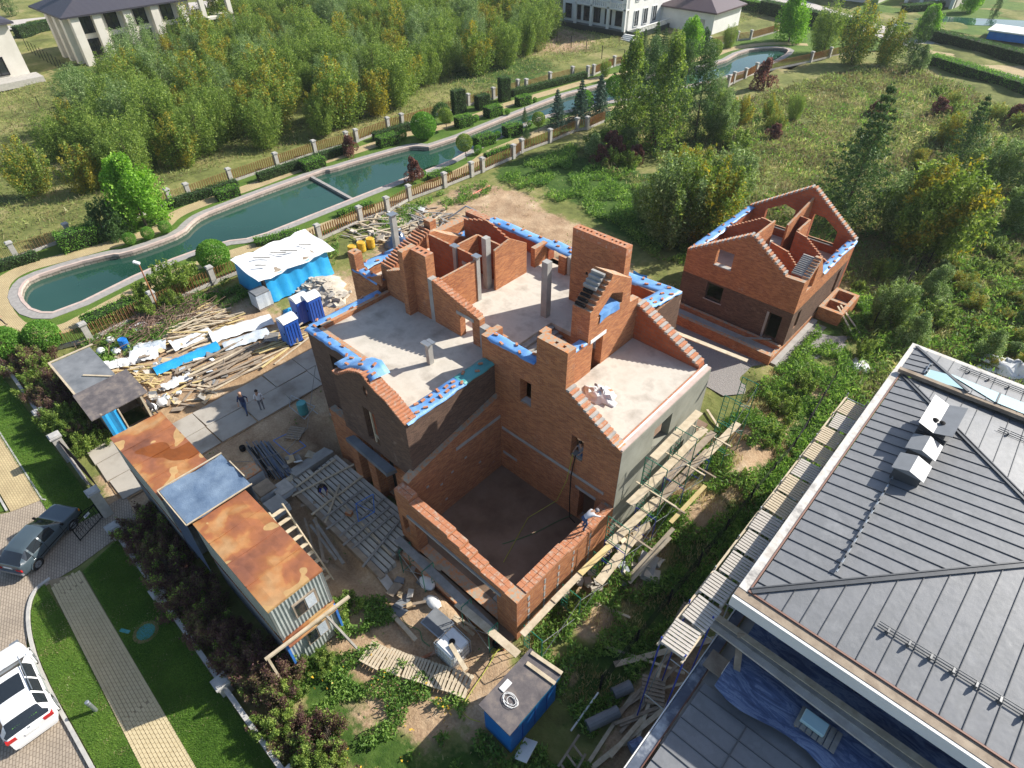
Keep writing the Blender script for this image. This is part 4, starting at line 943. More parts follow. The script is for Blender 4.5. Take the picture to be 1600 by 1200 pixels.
# ------------------------------------------------------------------ second brick house behind
B = empty('brick_outbuilding', (-14, 44, 0), 'smaller roofless brick house with two gables behind the large one', 'house')
FX0, FX1, FY, RY = -18.4, -9.75, 38.85, 48.7
W('front_gable', OR, 'y', FY, FY+.42, [[(FX0, 3.31), (FX1, 3.31), (FX1, 5.8), (-11.05, 5.75)] + saw((-11.1, 5.85), (-13.9, 7.75), 14) + saw((-13.95, 7.75), (FX0, 5.0), 20), rect(-16.13, 4.72, -14.83, 6.0)], B)
W('front_wall', BR, 'y', FY, FY+.42, [rect(FX0, 0.3, FX1, 3.307), rect(-16.3, 1.8, -15.0, 3.15), rect(-11.33, .62, -10.4, 2.75)], B)
for a, b, n in (((-11.1, 5.9), (-13.85, 7.83), 15), ((-13.95, 7.83), (FX0, 5.1), 24)):
    for i in range(n):
        t = (i+.5)/n; x = a[0]+(b[0]-a[0])*t; z = a[1]+(b[1]-a[1])*t
        m = MB(); m.box(x-.07, FY-.03, z-.12, x+.07, FY+.46, z+.05); m.build('raked_course', EDG if i % 2 else CN, B)
m = MB(); m.box(-16.2, FY-.03, 4.66, -14.8, FY+.3, 4.74); m.build('window_sill', CN, B)
m = MB(); m.box(-16.4, FY-.03, 1.72, -14.9, FY+.2, 1.8); m.build('window_sill', CN, B)
m = MB(); m.box(-11.5, FY-.02, .62, -11.34, FY+.3, 2.75); m.build('door_jamb', CN, B)
yh = 42.75
W('side_wall', OR, 'x', FX1, FX1-.42, [[(FY+.425, 3.31), (RY, 3.31), (RY, 4.85), (42.6, 4.85), (41.1, 6.75)] + saw((40.95, 6.8), (39.4, 5.8), 8) + [(FY+.425, 5.8)], [(39.9, 4.6), (40.9, 4.6), (40.9, 6.2), (40.5, 6.1), (39.9, 5.5)]], B)
W('side_wall', BR, 'x', FX1, FX1-.42, [rect(FY+.425, .3, RY, 3.307), rect(39.85, 1.5, 40.45, 2.95), rect(47.0, .9, 47.7, 3.0)], B)
for i in range(11):
    y = 39.5+.13*i; z = 5.86+.078*i
    m = MB(); m.box(-10.95, y-.05, z-.05, -9.72, y+.05, z+.07); m.build('raked_course', CN, B)
W('side_wall', BK, 'x', FX0, FX0+.42, rect(FY+.425, .3, RY, 5.0), B)
W('rear_gable', BK, 'y', RY, RY+.42, [[(FX0, .3), (FX1, .3), (FX1, 4.85), (-13.9, 7.9), (FX0, 4.95)], [(-17.0, 4.0), (-14.7, 4.0), (-14.7, 5.8), (-15.6, 6.05), (-17.0, 5.2)], [(-13.3, 4.0), (-11.2, 4.0), (-11.2, 5.15), (-12.4, 5.95), (-13.3, 6.0)]], B)
for a, b, n in (((FX1, 4.95), (-13.85, 7.98), 26), ((-13.95, 7.98), (FX0, 5.05), 26)):
    for i in range(n):
        t = (i+.5)/n; x = a[0]+(b[0]-a[0])*t; z = a[1]+(b[1]-a[1])*t
        m = MB(); m.box(x-.07, RY-.03, z-.1, x+.07, RY+.46, z+.05); m.build('raked_course', EDG if i % 2 else CN, B)
for x0, x1 in ((-17.05, -14.65), (-13.35, -11.15)):
    m = MB(); m.box(x0, RY-.05, 3.93, x1, RY+.3, 4.0); m.build('window_sill', CN, B)
m = MB(); m.box(-18.0, 39.2, 3.05, -10.1, 48.7, 3.3); m.build('upper_floor_slab', SL, B)
W('partition', BK, 'y', 43.9, 44.05, [(-17.98, 3.3), (-14.6, 3.3), (-14.6, 6.6), (-15.2, 6.7)] + saw((-15.3, 6.7), (-17.98, 5.0), 12), B)
W('partition', BK, 'y', 44.3, 44.45, [(-12.9, 3.3), (-10.17, 3.3), (-10.17, 4.85)] + saw((-10.4, 5.0), (-12.2, 6.3), 10) + [(-12.9, 6.35)], B)
W('partition', BK, 'y', 41.8, 41.95, [(-13.6, 3.3), (-10.17, 3.3), (-10.17, 4.8), (-11.0, 4.85)] + saw((-11.1, 4.9), (-12.4, 6.1), 8) + [(-13.6, 6.2)], B)
W('partition', OR, 'x', -14.55, -14.7, [(41.0, 3.3), (44.4, 3.3), (44.4, 6.6), (41.0, 6.6)], B)
W('partition', OR, 'x', -13.6, -13.75, [(44.5, 3.3), (48.69, 3.3), (48.69, 7.2), (44.5, 6.5)], B)
W('partition', OR, 'x', -12.75, -12.9, [(44.46, 3.3), (46.5, 3.3), (46.5, 6.5), (44.46, 6.4)], B)
W('partition', BK, 'y', 46.5, 46.6, [(-13.59, 3.3), (-12.75, 3.3), (-12.75, 6.45), (-13.59, 6.5)], B)
m = MB(); m.box(-14.5, 41.82, 5.4, -13.62, 41.9, 5.6); m.box(-13.5, 46.42, 5.3, -12.95, 46.49, 5.5); m.build('lintel', CN, B)
# terrace with low brick parapet
W('terrace_wall', OR, 'y', 36.75, 37.1, rect(-19.2, 0, -9.72, .85), B)
W('terrace_wall', OR, 'y', 38.35, 38.6, rect(-18.4, 0.3, -9.8, .75), B)
W('terrace_wall', OR, 'x', -19.2, -18.85, rect(37.1, 0, 39.5, .85), B)
W('terrace_wall', OR, 'x', -9.72, -10.0, rect(37.1, 0, 48.6, .55), B)
m = MB(); m.box(-18.84, 37.1, .1, -10.0, 38.35, .36); m.build('terrace_floor', CN, B)
m = MB(); m.box(-9.7, 37.0, .05, -9.3, 44.2, .2); m.build('footing_edge', CN, B)
W('side_porch', OR, 'z', 0, 1.1, [rect(-9.68, 44.6, -7.9, 48.2), rect(-9.4, 44.95, -8.2, 46.1), rect(-9.4, 46.4, -8.2, 47.9)], B)
m = MB(); m.box(-9.4, 44.95, 0, -8.2, 47.9, .35); m.build('porch_floor', CN, B)
m = MB(); m.beam((-12.6, 37.2, .8), (-10.6, 38.6, .9), .16, .06); tag(m.build('plank', MAT['greywood']), 'grey plank laid across the terrace of the rear brick house', 'plank')
for k, (x0, y0, x1, y1) in enumerate([(-8.6, 45.5, -6.6, 44.0), (-8.5, 45.8, -6.3, 44.5)]):
    m = MB(); m.beam((x0, y0, 1.15), (x1, y1, .3), .14, .05); tag(m.build('plank', MAT['wood']), 'pale plank sloping from the side porch of the rear brick house', 'plank', 'planks at the rear side porch')
tarp('tarpaulin', [(-9.95, 42.6, 4.87), (-9.95, RY+.2, 4.87)], .3, .3, T1, 'blue tarpaulin on the right wall of the rear brick house', seed=31); bricks_on([(-9.95, 42.8, 4.87), (-9.95, RY, 4.87)], 11, .25, 'the right wall of the rear house', 91)
tarp('tarpaulin', [(-18.2, FY+.4, 5.02), (-18.2, RY, 5.02)], .3, .3, T1, 'blue tarpaulin on the left wall of the rear brick house', seed=32); bricks_on([(-18.2, FY+.4, 5.02), (-18.2, RY, 5.02)], 9, .25, 'the left wall of the rear house', 92)

# ------------------------------------------------------------------ neighbour's metal roof
N = empty('metal_roofed_house', (2, 22, 0), 'house at the right with grey standing seam metal roof and folded chimney caps', 'house')
EX, EY0, EY1, EZ, SLP = -1.78, 14.15, 30.05, 8.0, .155
MS, MR = MAT['seam'], MAT['seamrib']
def face_panels(poly, zf, axis, step, start, name='roof_panel', rib=.035, parent=N, mat=MS, matr=MR):
    """poly in plan, zf(x,y) height; panels run across axis, each with an upstanding seam"""
    xs = [p[axis] for p in poly]; a = start
    while a < max(xs):
        q = clip(clip(poly, *((1, 0, a+step-.012) if axis == 0 else (0, 1, a+step-.012))), *((-1, 0, -a) if axis == 0 else (0, -1, -a)))
        if len(q) >= 3:
            m = MB(); n = len(q)
            m.add([(p[0], p[1], zf(*p)) for p in q]+[(p[0], p[1], zf(*p)-.03) for p in q], [tuple(range(n)), tuple(range(2*n-1, n-1, -1))]+[(i, (i+1) % n, n+(i+1) % n, n+i) for i in range(n)])
            e = [p for p in q if abs(p[axis]-(a+step-.012)) < 1e-4]
            if len(e) >= 2:
                e.sort(key=lambda p: p[1-axis]); p0, p1 = e[0], e[-1]
                if abs(p0[1-axis]-p1[1-axis]) > .1:
                    m.beam((p0[0], p0[1], zf(*p0)+rib*.5), (p1[0], p1[1], zf(*p1)+rib*.5), .022, rib, 1)
            m.build(name, [mat, matr], parent)
        a += step
zl = lambda x, y: EZ+SLP*(x-EX); zfn = lambda x, y: EZ+SLP*(y-EY0); zr = lambda x, y: EZ+SLP*(EY1-y)
hw = (EY1-EY0)/2; RX = EX+hw; XE = 26
face_panels([(EX, EY0), (RX, EY0+hw), (EX, EY1)], zl, 1, .62, EY0-.1)
face_panels([(EX, EY0), (XE, EY0), (XE, EY0+hw), (RX, EY0+hw)], zfn, 0, .62, EX-.1)
face_panels([(EX, EY1), (RX, EY1-hw), (XE, EY1-hw), (XE, EY1)], zr, 0, .62, EX-.3)
for a, b in (((EX, EY0, EZ), (RX, EY0+hw, EZ+SLP*hw)), ((EX, EY1, EZ), (RX, EY1-hw, EZ+SLP*hw)), ((RX, EY0+hw, EZ+SLP*hw), (XE, EY0+hw, EZ+SLP*hw))):
    m = MB(); a, b = Vector(a), Vector(b); u = Vector((0, 0, .03)); s = (b-a).cross(Vector((0, 0, 1))).normalized()*.09
    m.beam(a+u+s, b+u+s, .05, .07); m.beam(a+u-s, b+u-s, .05, .07); m.beam(a+u*.6, b+u*.6, .16, .03); m.build('hip_cap', MR, N)
# far low roof with skylight
FY0, FY1 = 30.2, 33.0
zlf = lambda x, y: 7.93+SLP*(x+2.0); zff = lambda x, y: 7.93+SLP*(FY1-y)
face_panels([(-1.95, FY0), (.85, FY0), (-1.95, FY1)], zlf, 1, .5, FY0, parent=N)
face_panels([(.85, FY0), (14, FY0), (14, FY1), (-1.95, FY1)], zff, 0, .62, -2.0)
m = MB(); m.beam((-1.95, FY1, 7.97), (.95, FY0, 8.42), .14, .06); m.build('hip_cap', MR, N)
for i in range(7):
    x0 = 1.0+i*1.15-.0
    q = [(x0, FY0+.06), (x0+1.08, FY0+.06), (x0+1.08, FY0+1.15), (x0, FY0+1.15)] if i else [(.2, FY0+.95), (x0+1.08, FY0+.06), (x0+1.08, FY0+1.15), (.0, FY0+1.15)]
    m = MB(); m.add([(p[0], p[1], zff(*p)+.045) for p in q], [(0, 1, 2, 3)]); m.build('skylight_pane', MAT['skyglass'], N, fix=False)
    m = MB(); m.beam((x0+1.115, FY0+.03, zff(0, FY0)+.05), (x0+1.115, FY0+1.18, zff(0, FY0+1.18)+.05), .07, .06); m.build('skylight_bar', MR, N)
q = [(-.95, FY0+.06), (.75, FY0+.06), (-.15, FY0+.95), (-.95, FY0+.95)]
m = MB(); m.add([(p[0], p[1], zlf(*p)+.05) for p in q], [(0, 1, 2, 3)]); m.build('skylight_pane', MAT['skyglass'], N, fix=False)
m = MB(); m.beam((-2.0, 30.13, 8.17), (14, 30.13, 8.5), .24, .2); m.build('parapet_log', MAT['oldwood'], N)
# eaves: copper gutter lip, timber deck, white fascia
EOUT = EX-.42
m = MB(); m.box(EX-.03, EY0-.02, EZ-.1, EX-.09, EY1, EZ+.02); m.box(EX-.09, EY0-.02, EZ-.08, XE, EY0-.08, EZ+.02); m.build('gutter_lip', M_flat('copper_gutter', (.20, .10, .07), .6, .1), N)
m = MB(); m.box(EX-.09, EY0-.1, EZ-.1, EOUT, EY1+.1, EZ-.02); m.box(EOUT, FY0-.1, EZ-.2, EOUT+.35, FY1+.3, EZ-.1); m.box(EOUT+.35, FY1, EZ-.2, 14, FY1+.3, EZ-.1); m.build('eaves_board', M_noise('weathered_eaves', (.40, .36, .31), (.62, .59, .54), 1.3, .85, .4, .03, c3=(.2, .19, .18)), N)
m = MB(); m.box(EOUT, EY0-.46, EZ-.12, XE, EY0-.08, EZ-.04); m.build('eaves_board', MAT['oldwood'], N)
m = MB(); m.box(EOUT-.02, EY0-.55, EZ-.62, EOUT+.02, EY1, EZ-.1); m.box(EOUT, EY0-.58, EZ-.62, XE, EY0-.47, EZ-.06); m.build('fascia', MAT['whitewall'], N)
m = MB(); m.box(EX+.4, EY0+3.6, -.2, XE, FY1-.6, 7.7); m.build('wall', MAT['cream'], N)
m = MB(); m.box(EX+.3, EY0+3.4, 4.5, XE, EY0+3.59, 7.8); m.build('sheeted_wall', MAT['navyfilm'], N)
# snow guards
def guard(p, q, n, bars=3):
    p, q = Vector(p), Vector(q); m = MB(); d = q-p; sh = Vector((d.y, -d.x, 0)).normalized()*(-.07)
    for k in range(bars): m.tube(p+Vector((0, 0, .05+.055*k))+sh*k, q+Vector((0, 0, .05+.055*k))+sh*k, .02 if bars > 2 else .035, 5)
    m.build('snow_guard_rail', MR if bars > 2 else MAT['steel'], N)
    for i in range(n):
        c = p+d*((i+.5)/n); m = MB(); m.obox(c+Vector((0, 0, .12)), .06, .2, .16, mi=0); m.build('snow_guard_bracket', MR, N)
xg = EX+1.9
guard((xg, 16.6, zl(xg, 0)+.06), (xg, 23.5, zl(xg, 0)+.06), 12, 1); guard((xg, 25.4, zl(xg, 0)+.06), (xg, 28.2, zl(xg, 0)+.06), 5, 1)
guard((1.9, EY0+1.45, zfn(0, EY0+1.45)), (20, EY0+1.45, zfn(0, EY0+1.45)), 28, 3)
guard((2.6, EY1-1.6, zr(0, EY1-1.6)), (12, EY1-1.6, zr(0, EY1-1.6)), 12, 3); guard((.2, FY1-.7, zff(0, FY1-.7)), (12, FY1-.7, zff(0, FY1-.7)), 14, 3); guard((-.9, 30.6, zlf(-.9, 0)), (-.9, 31.6, zlf(-.9, 0)), 3, 2)
# chimney boxes with folded caps
CM = MAT['capmetal']
def capbox(x0, x1, y0, y1, zt, lean=.45, base=7.9):
    m = MB(); m.box(x0+.12, y0+.12, base, x1-.12, y1-.12, zt-.18); m.build('chimney_box', MR, N)
    for k in range(5):
        m = MB(); m.box(x0+.06, y0+.06, zt-.55+.09*k, x1-.06, y1-.06, zt-.52+.09*k); m.build('chimney_louvre', MR, N)
    xm = (x0+x1)/2; m = MB()
    m.add([(x0, y0, zt+lean), (xm, y0, zt), (x1, y0, zt+lean), (x0, y1, zt+lean), (xm, y1, zt), (x1, y1, zt+lean)], [(0, 1, 4, 3), (1, 2, 5, 4)])
    m.add([(x0, y0, zt+lean-.03), (xm, y0, zt-.03), (x1, y0, zt+lean-.03), (x0, y1, zt+lean-.03), (xm, y1, zt-.03), (x1, y1, zt+lean-.03)], [(3, 4, 1, 0), (4, 5, 2, 1)])
    m.build('chimney_cap', CM, N)
capbox(-.1, 1.2, 25.1, 27.4, 9.25, .22)
def flatcap(x0, x1, y0, y1, z):
    m = MB(); m.box(x0+.1, y0+.1, 7.9, x1-.1, y1-.1, z-.05); m.build('chimney_box', MR, N)
    m = MB(); m.add([(x0, y0, z), (x1, y0, z), (x1, y1, z), (x0, y1, z), ((x0+x1)/2, y0, z+.22), ((x0+x1)/2, y1, z+.22)], [(0, 1, 4), (3, 5, 2), (0, 4, 5, 3), (1, 2, 5, 4), (0, 3, 2, 1)]); m.build('chimney_cap', CM, N)
flatcap(-.05, 1.1, 23.8, 24.9, 8.98); flatcap(-.1, 1.1, 22.4, 23.5, 8.9)
for a in (-.13, .13):
    m = MB(); m.lathe((.52+a, 25.9, 9.3), [(.05, 0), (.12, .02), (.12, .05), (.03, .1)], 12); m.build('flue_cowl', MAT['black'], N)
m = MB(); m.extr([[(1.2, 21.6), (2.2, 20.9), (1.4, 24.4)]], 'z', zfn(0, 20)-.25, zfn(0, 20)-.2); 
# --- lower balcony roof wing with film and timbers
MAT['splash'] = M_noise('splashed_board', (.04, .05, .075), (.10, .12, .16), .9, .5, .3, .02, c3=(.55, .58, .6))
L = empty('lower_roof_wing', (4, 9, 0), 'low roof wing in the bottom right corner, part sheeted in blue film', 'roof')
LZ = 4.5; LX = -1.75
zlow = lambda x, y: LZ+.05*(x-LX)
face_panels([(LX, -2), (14, -2), (14, 13.2), (2.3, 12.5), (LX+.1, 12.0)], zlow, 1, .62, -2, parent=L)
for x in (.2,):
    m = MB(); m.tube((x, 2, zlow(x, 0)+.1), (x, 11.6, zlow(x, 0)+.1), .025, 6); m.build('snow_guard_rail', MR, L)
    for i in range(9): m = MB(); m.obox((x, 2.6+.85*i, zlow(x, 0)+.06), .1, .1, .16); m.build('snow_guard_bracket', MR, L)
m = MB(); m.box(LX-.05, -2, LZ-.25, LX-.42, 17.5, LZ-.03); m.build('eaves_board', MAT['splash'], L)
m = MB(); m.box(LX-.02, -2, LZ-.12, LX-.06, 17.4, LZ+.03); m.build('gutter_lip', M_flat('brown_gutter', (.14, .065, .045), .5, .3), L)
m = MB(); m.box(LX-.44, -2, LZ-.45, LX-.48, 17.5, LZ+.0); m.build('fascia', MAT['whitewall'], L)
m = MB(); m.box(LX, 9.2, LZ-.5, 16, 17.6, LZ-.12); m.box(LX, -2, 0, 16, 17.6, LZ-.55); m.build('balcony_slab', MAT['concrete'], L)
def film(name, x0, x1, y0, y1, z, mat, label, seed, nx=26, ny=16, amp=.12):
    rng = np.random.default_rng(seed); rows = []
    for j in range(ny+1):
        row = []
        for i in range(nx+1):
            x = x0+(x1-x0)*i/nx; yy = y0+(y1-y0)*j/ny+.18*math.sin(i*.9+seed)*(1 if j == 0 else 0)
            row.append((x, yy, z+amp*abs(math.sin(i*.55+j*.9+seed)+.5*math.sin(i*1.3-j*.7))+rng.random()*amp*.35))
        rows.append(row)
    mb = MB(); mb.grid(rows); return tag(mb.build(name, mat, smooth=True, fix=False), label, 'plastic sheet')
film('polythene_sheet', -1.3, 13, 11.9, 17.5, 4.95, MAT['bluefilm'], 'crumpled blue polythene film over the low roof wing', 3)
for i, (p_, q_, z, w, mt) in enumerate([((1080, 936), (1475, 1215), 5.9, .26, 'wood'), ((1096, 962), (1450, 1228), 5.8, .36, 'palewood'), ((1089, 950), (1462, 1221), 5.85, .2, 'greywood')]):
    m = MB(); m.beam(G(*p_, z), G(*q_, z), w, .1); tag(m.build('timber_beam', MAT[mt]), ['long pale squared timber reaching over the low roof edge', 'wide pale grey board beside the pale timber above the blue film', 'narrow grey timber between the two long beams'][i], 'beam')
m = MB(); m.beam(G(1158, 990, 6.0), G(1150, 1055, 4.9), .24, .06); tag(m.build('prop_board', MAT['oldwood']), 'short brown board leaning on a white block under the beams', 'board')
m = MB(); c = G(1148, 1056, 4.8); m.box(c.x-.4, c.y-.3, 4.78, c.x+.4, c.y+.3, 4.92); tag(m.build('foam_block', MAT['white'], bevel=.02), 'white foam block on the blue film beneath the brown board', 'block')
c = G(1125, 1040, 4.8); m = MB(); m.box(c.x-.5, c.y-.4, 4.76, c.x+.4, c.y+.4, 4.8); tag(m.build('board', MAT['oldwood']), 'brown square board on the blue film near the roof edge', 'board')
c = G(1258, 1120, 5.2); TX, TY = c.x-.2, c.y-.5
tb = empty('work_table', (TX+.6, TY+.4, 4.8), 'small slatted trestle table standing on the blue film', 'table')
for i in range(7): m = MB(); m.box(TX+.2*i, TY, 5.2, TX+.17+.2*i, TY+.8, 5.24); m.build('slat', MAT['greywood'], tb)
for x, y in ((TX+.05, TY+.05), (TX+1.3, TY+.05), (TX+.05, TY+.72), (TX+1.3, TY+.72)): m = MB(); m.box(x, y, 4.75, x+.07, y+.07, 5.2); m.build('leg', MAT['oldwood'], tb)
m = MB(); m.box(TX+.1, TY+.2, 5.25, TX+.9, TY+.7, 5.42); tag(m.build('foam_block', MAT['skyglass'], bevel=.02), 'pale blue foam block lying on the slatted trestle table', 'block')
m = MB(); c = G(1285, 1165, 4.8); m.box(c.x-1.0, c.y-.35, 4.78, c.x+1.1, c.y+.35, 4.83); tag(m.build('plywood_sheet', MAT['oldwood']), 'brown plywood sheet on the low roof beside the trestle table', 'plywood')

# ------------------------------------------------------------------ far houses
def villa(root, x0, x1, y0, y1, h, mat, fl=2):
    m = MB(); m.box(x0, y0, 0, x1, y1, h); m.build('wall', MAT[mat], root)
def win(root, ax, c, u, z, w, h, d=.12):
    f = MB(); g = MB()
    def bx(mb, u0, u1, z0, z1, c0, c1):
        mb.box(c0, u0, z0, c1, u1, z1) if ax == 'x' else mb.box(u0, c0, z0, u1, c1, z1)
    sg = 1
    bx(g, u-w/2+.06, u+w/2-.06, z+.06, z+h-.06, c-.05, c+.035); p = g.build('window', MAT['glass'], root)
    for a, b, e, k in ((u-w/2, u+w/2, z, z+.1), (u-w/2, u+w/2, z+h-.1, z+h), (u-w/2, u-w/2+.1, z+.1, z+h-.1), (u+w/2-.1, u+w/2, z+.1, z+h-.1), (u-.03, u+.03, z+.1, z+h-.1)): bx(f, a, b, e, k, c-.02, c+.09)
    f.build('window_frame', MAT['dark' if d > .1 else 'white'], p)
def hiproof(root, x0, x1, y0, y1, z, h, mat, ov=1.0):
    x0 -= ov; x1 += ov; y0 -= ov; y1 += ov; m = MB(); k = min(x1-x0, y1-y0)/2
    if x1-x0 > y1-y0: r0, r1 = (x0+k, (y0+y1)/2, z+h), (x1-k, (y0+y1)/2, z+h); f = [(0, 1, 5, 4), (1, 2, 5), (2, 3, 4, 5), (3, 0, 4)]
    else: r0, r1 = ((x0+x1)/2, y0+k, z+h), ((x0+x1)/2, y1-k, z+h); f = [(0, 1, 4), (1, 2, 5, 4), (2, 3, 5), (3, 0, 4, 5)]
    m.add([(x0, y0, z), (x1, y0, z), (x1, y1, z), (x0, y1, z), r0, r1], f+[(3, 2, 1, 0)]); m.box(x0, y0, z-.25, x1, y1, z-.02); return m.build('roof', mat, root)
k = NT('dark_tiles'); wv = k.n('TexWave'); wv.inputs['Scale'].default_value = 1.1; wv.inputs['Distortion'].default_value = .2; k.l(k.pos(), wv.inputs[0]); k.col(k.ramp(wv.outputs[0], [(.3, (.035, .033, .045)), (.7, (.075, .07, .085))])).rough(.5); k.bump(wv.outputs[0], .6, .1); TL = k.m
h1 = empty('columned_house', (-135, 45, 0), 'two storey cream house with tall columns and dark tiled roof at the top left', 'house')
villa(h1, -141, -129.6, 35.2, 55, 7.2, 'cream'); hiproof(h1, -142, -129.0, 34.6, 62, 7.3, 3.0, TL)
for y in (35.0, 38.4, 43.2, 47.8, 52.5): m = MB(); m.box(-129.6, y, 0, -128.4, y+1.3, 7.2); m.build('column', MAT['cream'], h1)
for y in (37.4, 41.5, 46.2, 50.8):
    for z in (.8, 4.4): win(h1, 'x', -129.55, y, z, 2.0, 2.8)
for x in (-131, -134.5, -138): m = MB(); m.box(x-.6, 34.3, 0, x+.6, 35.2, 7.2); m.build('column', MAT['cream'], h1)
m = MB(); m.box(-133.5, 55.1, 3.6, -127.8, 62, 4.0); m.build('balcony', MAT['cream'], h1)
for y in (56.2, 61.2): m = MB(); m.box(-128.6, y, 0, -127.8, y+.8, 7.2); m.build('column', MAT['cream'], h1)
for y in (38, 47): m = MB(); m.box(-136.4, y, 7.5, -135.2, y+1.2, 11); m.build('chimney', MAT['stone'], h1)
h2 = empty('corner_house', (-140, 20, 0), 'pale cream house cut off by the left edge behind the meadow', 'house')
villa(h2, -150, -127.5, 5, 26.2, 8, 'cream'); hiproof(h2, -150, -127.5, 5, 26.2, 8, 3.5, TL, .8)
for y in (18.5, 22.5):
    for z in (1.2, 4.9): win(h2, 'x', -127.45, y, z, 2.2, 2.5)
m = MB(); m.box(-127.5, 5, 0, -124.0, 27, .9); m.build('terrace', MAT['stone'], h2)
h3 = empty('white_mansion', (-74, 122, 0), 'white mansion with balconies, corner stair and dark garage roof at the top', 'house')
villa(h3, -88, -72.5, 110, 132, 10, 'whitewall'); villa(h3, -72.6, -61.3, 121.5, 132, 3.6, 'whitewall')
hiproof(h3, -72.4, -61.3, 121.5, 132, 3.7, 2.6, M_flat('purple_tiles', (.10, .07, .075), .5), .7); hiproof(h3, -88, -72.5, 110, 132, 10.1, 3, TL, .6)
m = MB(); m.box(-88.5, 108.6, 0, -72.4, 110, 1.0); m.box(-72.5, 110, 0, -70.2, 121, .9); m.build('plinth', M_flat('green_marble', (.03, .045, .04), .3), h3)
for i in range(4): m = MB(); m.box(-72+.0, 108.2-.4*i, 0, -69.3, 108.6-.4*i, .8-.2*i); m.build('stair_step', MAT['whitewall'], h3)
for x in (-86.5, -84.2, -82, -79.6, -77, -74.6):
    win(h3, 'y', 109.94, x, 1.4, 1.7, 2.6, .05); win(h3, 'y', 109.94, x, 5.6, 1.4, 2.0, .05)
for y in (112.5, 115.5, 118.6):
    win(h3, 'x', -72.45, y, 1.3, 1.5, 2.7, .05); win(h3, 'x', -72.45, y, 5.4, 1.3, 2.1, .05)
for z in (4.3, 8.2):
    m = MB(); m.box(-84, 108.7, z, -72.4, 110, z+.25); m.build('balcony', MAT['whitewall'], h3)
    for i in range(24): m = MB(); m.box(-84+.48*i, 108.75, z+.25, -83.8+.48*i, 108.9, z+1.0); m.build('baluster', MAT['whitewall'], h3)
    m = MB(); m.box(-84, 108.7, z+1.0, -72.4, 108.95, z+1.12); m.build('handrail', MAT['whitewall'], h3)
for x in (-84, -80.2, -76.3, -72.6): m = MB(); m.box(x-.25, 108.7, .9, x+.25, 109.1, 8.3); m.build('column', MAT['whitewall'], h3)
for i in range(20): m = MB(); m.box(-70.4, 110.3+.5*i, .9, -70.25, 110.5+.5*i, 1.6); m.build('baluster', MAT['whitewall'], h3)
m = MB(); m.box(-70.45, 110, 1.6, -70.2, 121, 1.72); m.build('handrail', MAT['whitewall'], h3)
m = MB(); m.box(-64.0, 121.4, .1, -63.1, 121.5, 2.3); m.build('door', MAT['stone'], h3); m = MB(); m.box(-67.2, 125, 5, -66.2, 126, 8.2); m.build('chimney', MAT['whitewall'], h3)
h4 = empty('red_house', (-92, 133, 0), 'dark red house with white window frames behind the birch thicket', 'house')
villa(h4, -103, -88.6, 131, 142, 7, 'block'); hiproof(h4, -103, -88.6, 131, 142, 7, 3, TL)
for x in (-100, -96, -91.5): win(h4, 'y', 130.94, x, 1.2, 1.6, 2.6, .05)
h5 = empty('pale_house', (-60, 178, 0), 'far beige building above the road at the top right', 'building')
villa(h5, -66, -48, 170, 190, 6, 'cream'); hiproof(h5, -66, -48, 170, 190, 6, 2.5, TL)
for x in (-63, -58, -52): win(h5, 'y', 169.94, x, 1.2, 2.2, 2.4)
h6 = empty('pillared_gatehouse', (-38, 180, 0), 'far brick gatehouse with white pillars by the pond road', 'building')
villa(h6, -44, -34, 176, 184, 4, 'stone'); hiproof(h6, -44, -34, 176, 184, 4.1, 1.6, M_flat('brown_roof', (.2, .1, .06), .7), 1)
for x in (-43.5, -40.5, -37.5, -34.5): m = MB(); m.box(x-.35, 174.5, 0, x+.35, 175.2, 4); m.build('pillar', MAT['whitewall'], h6)
m = MB(); c = G(1585, 62); m.box(c.x-4, c.y-2.5, 0, c.x+3, c.y+3, 1.3); tag(m.build('low_shed', MAT['bluepaint']), 'low blue walled shed with white roof at the right edge beyond the hedge', 'shed')
m = MB(); m.box(c.x-4.3, c.y-2.8, 1.3, c.x+3.3, c.y+3.3, 1.5); m.build('roof_sheet', MAT['white'], bpy.data.objects['low_shed'])
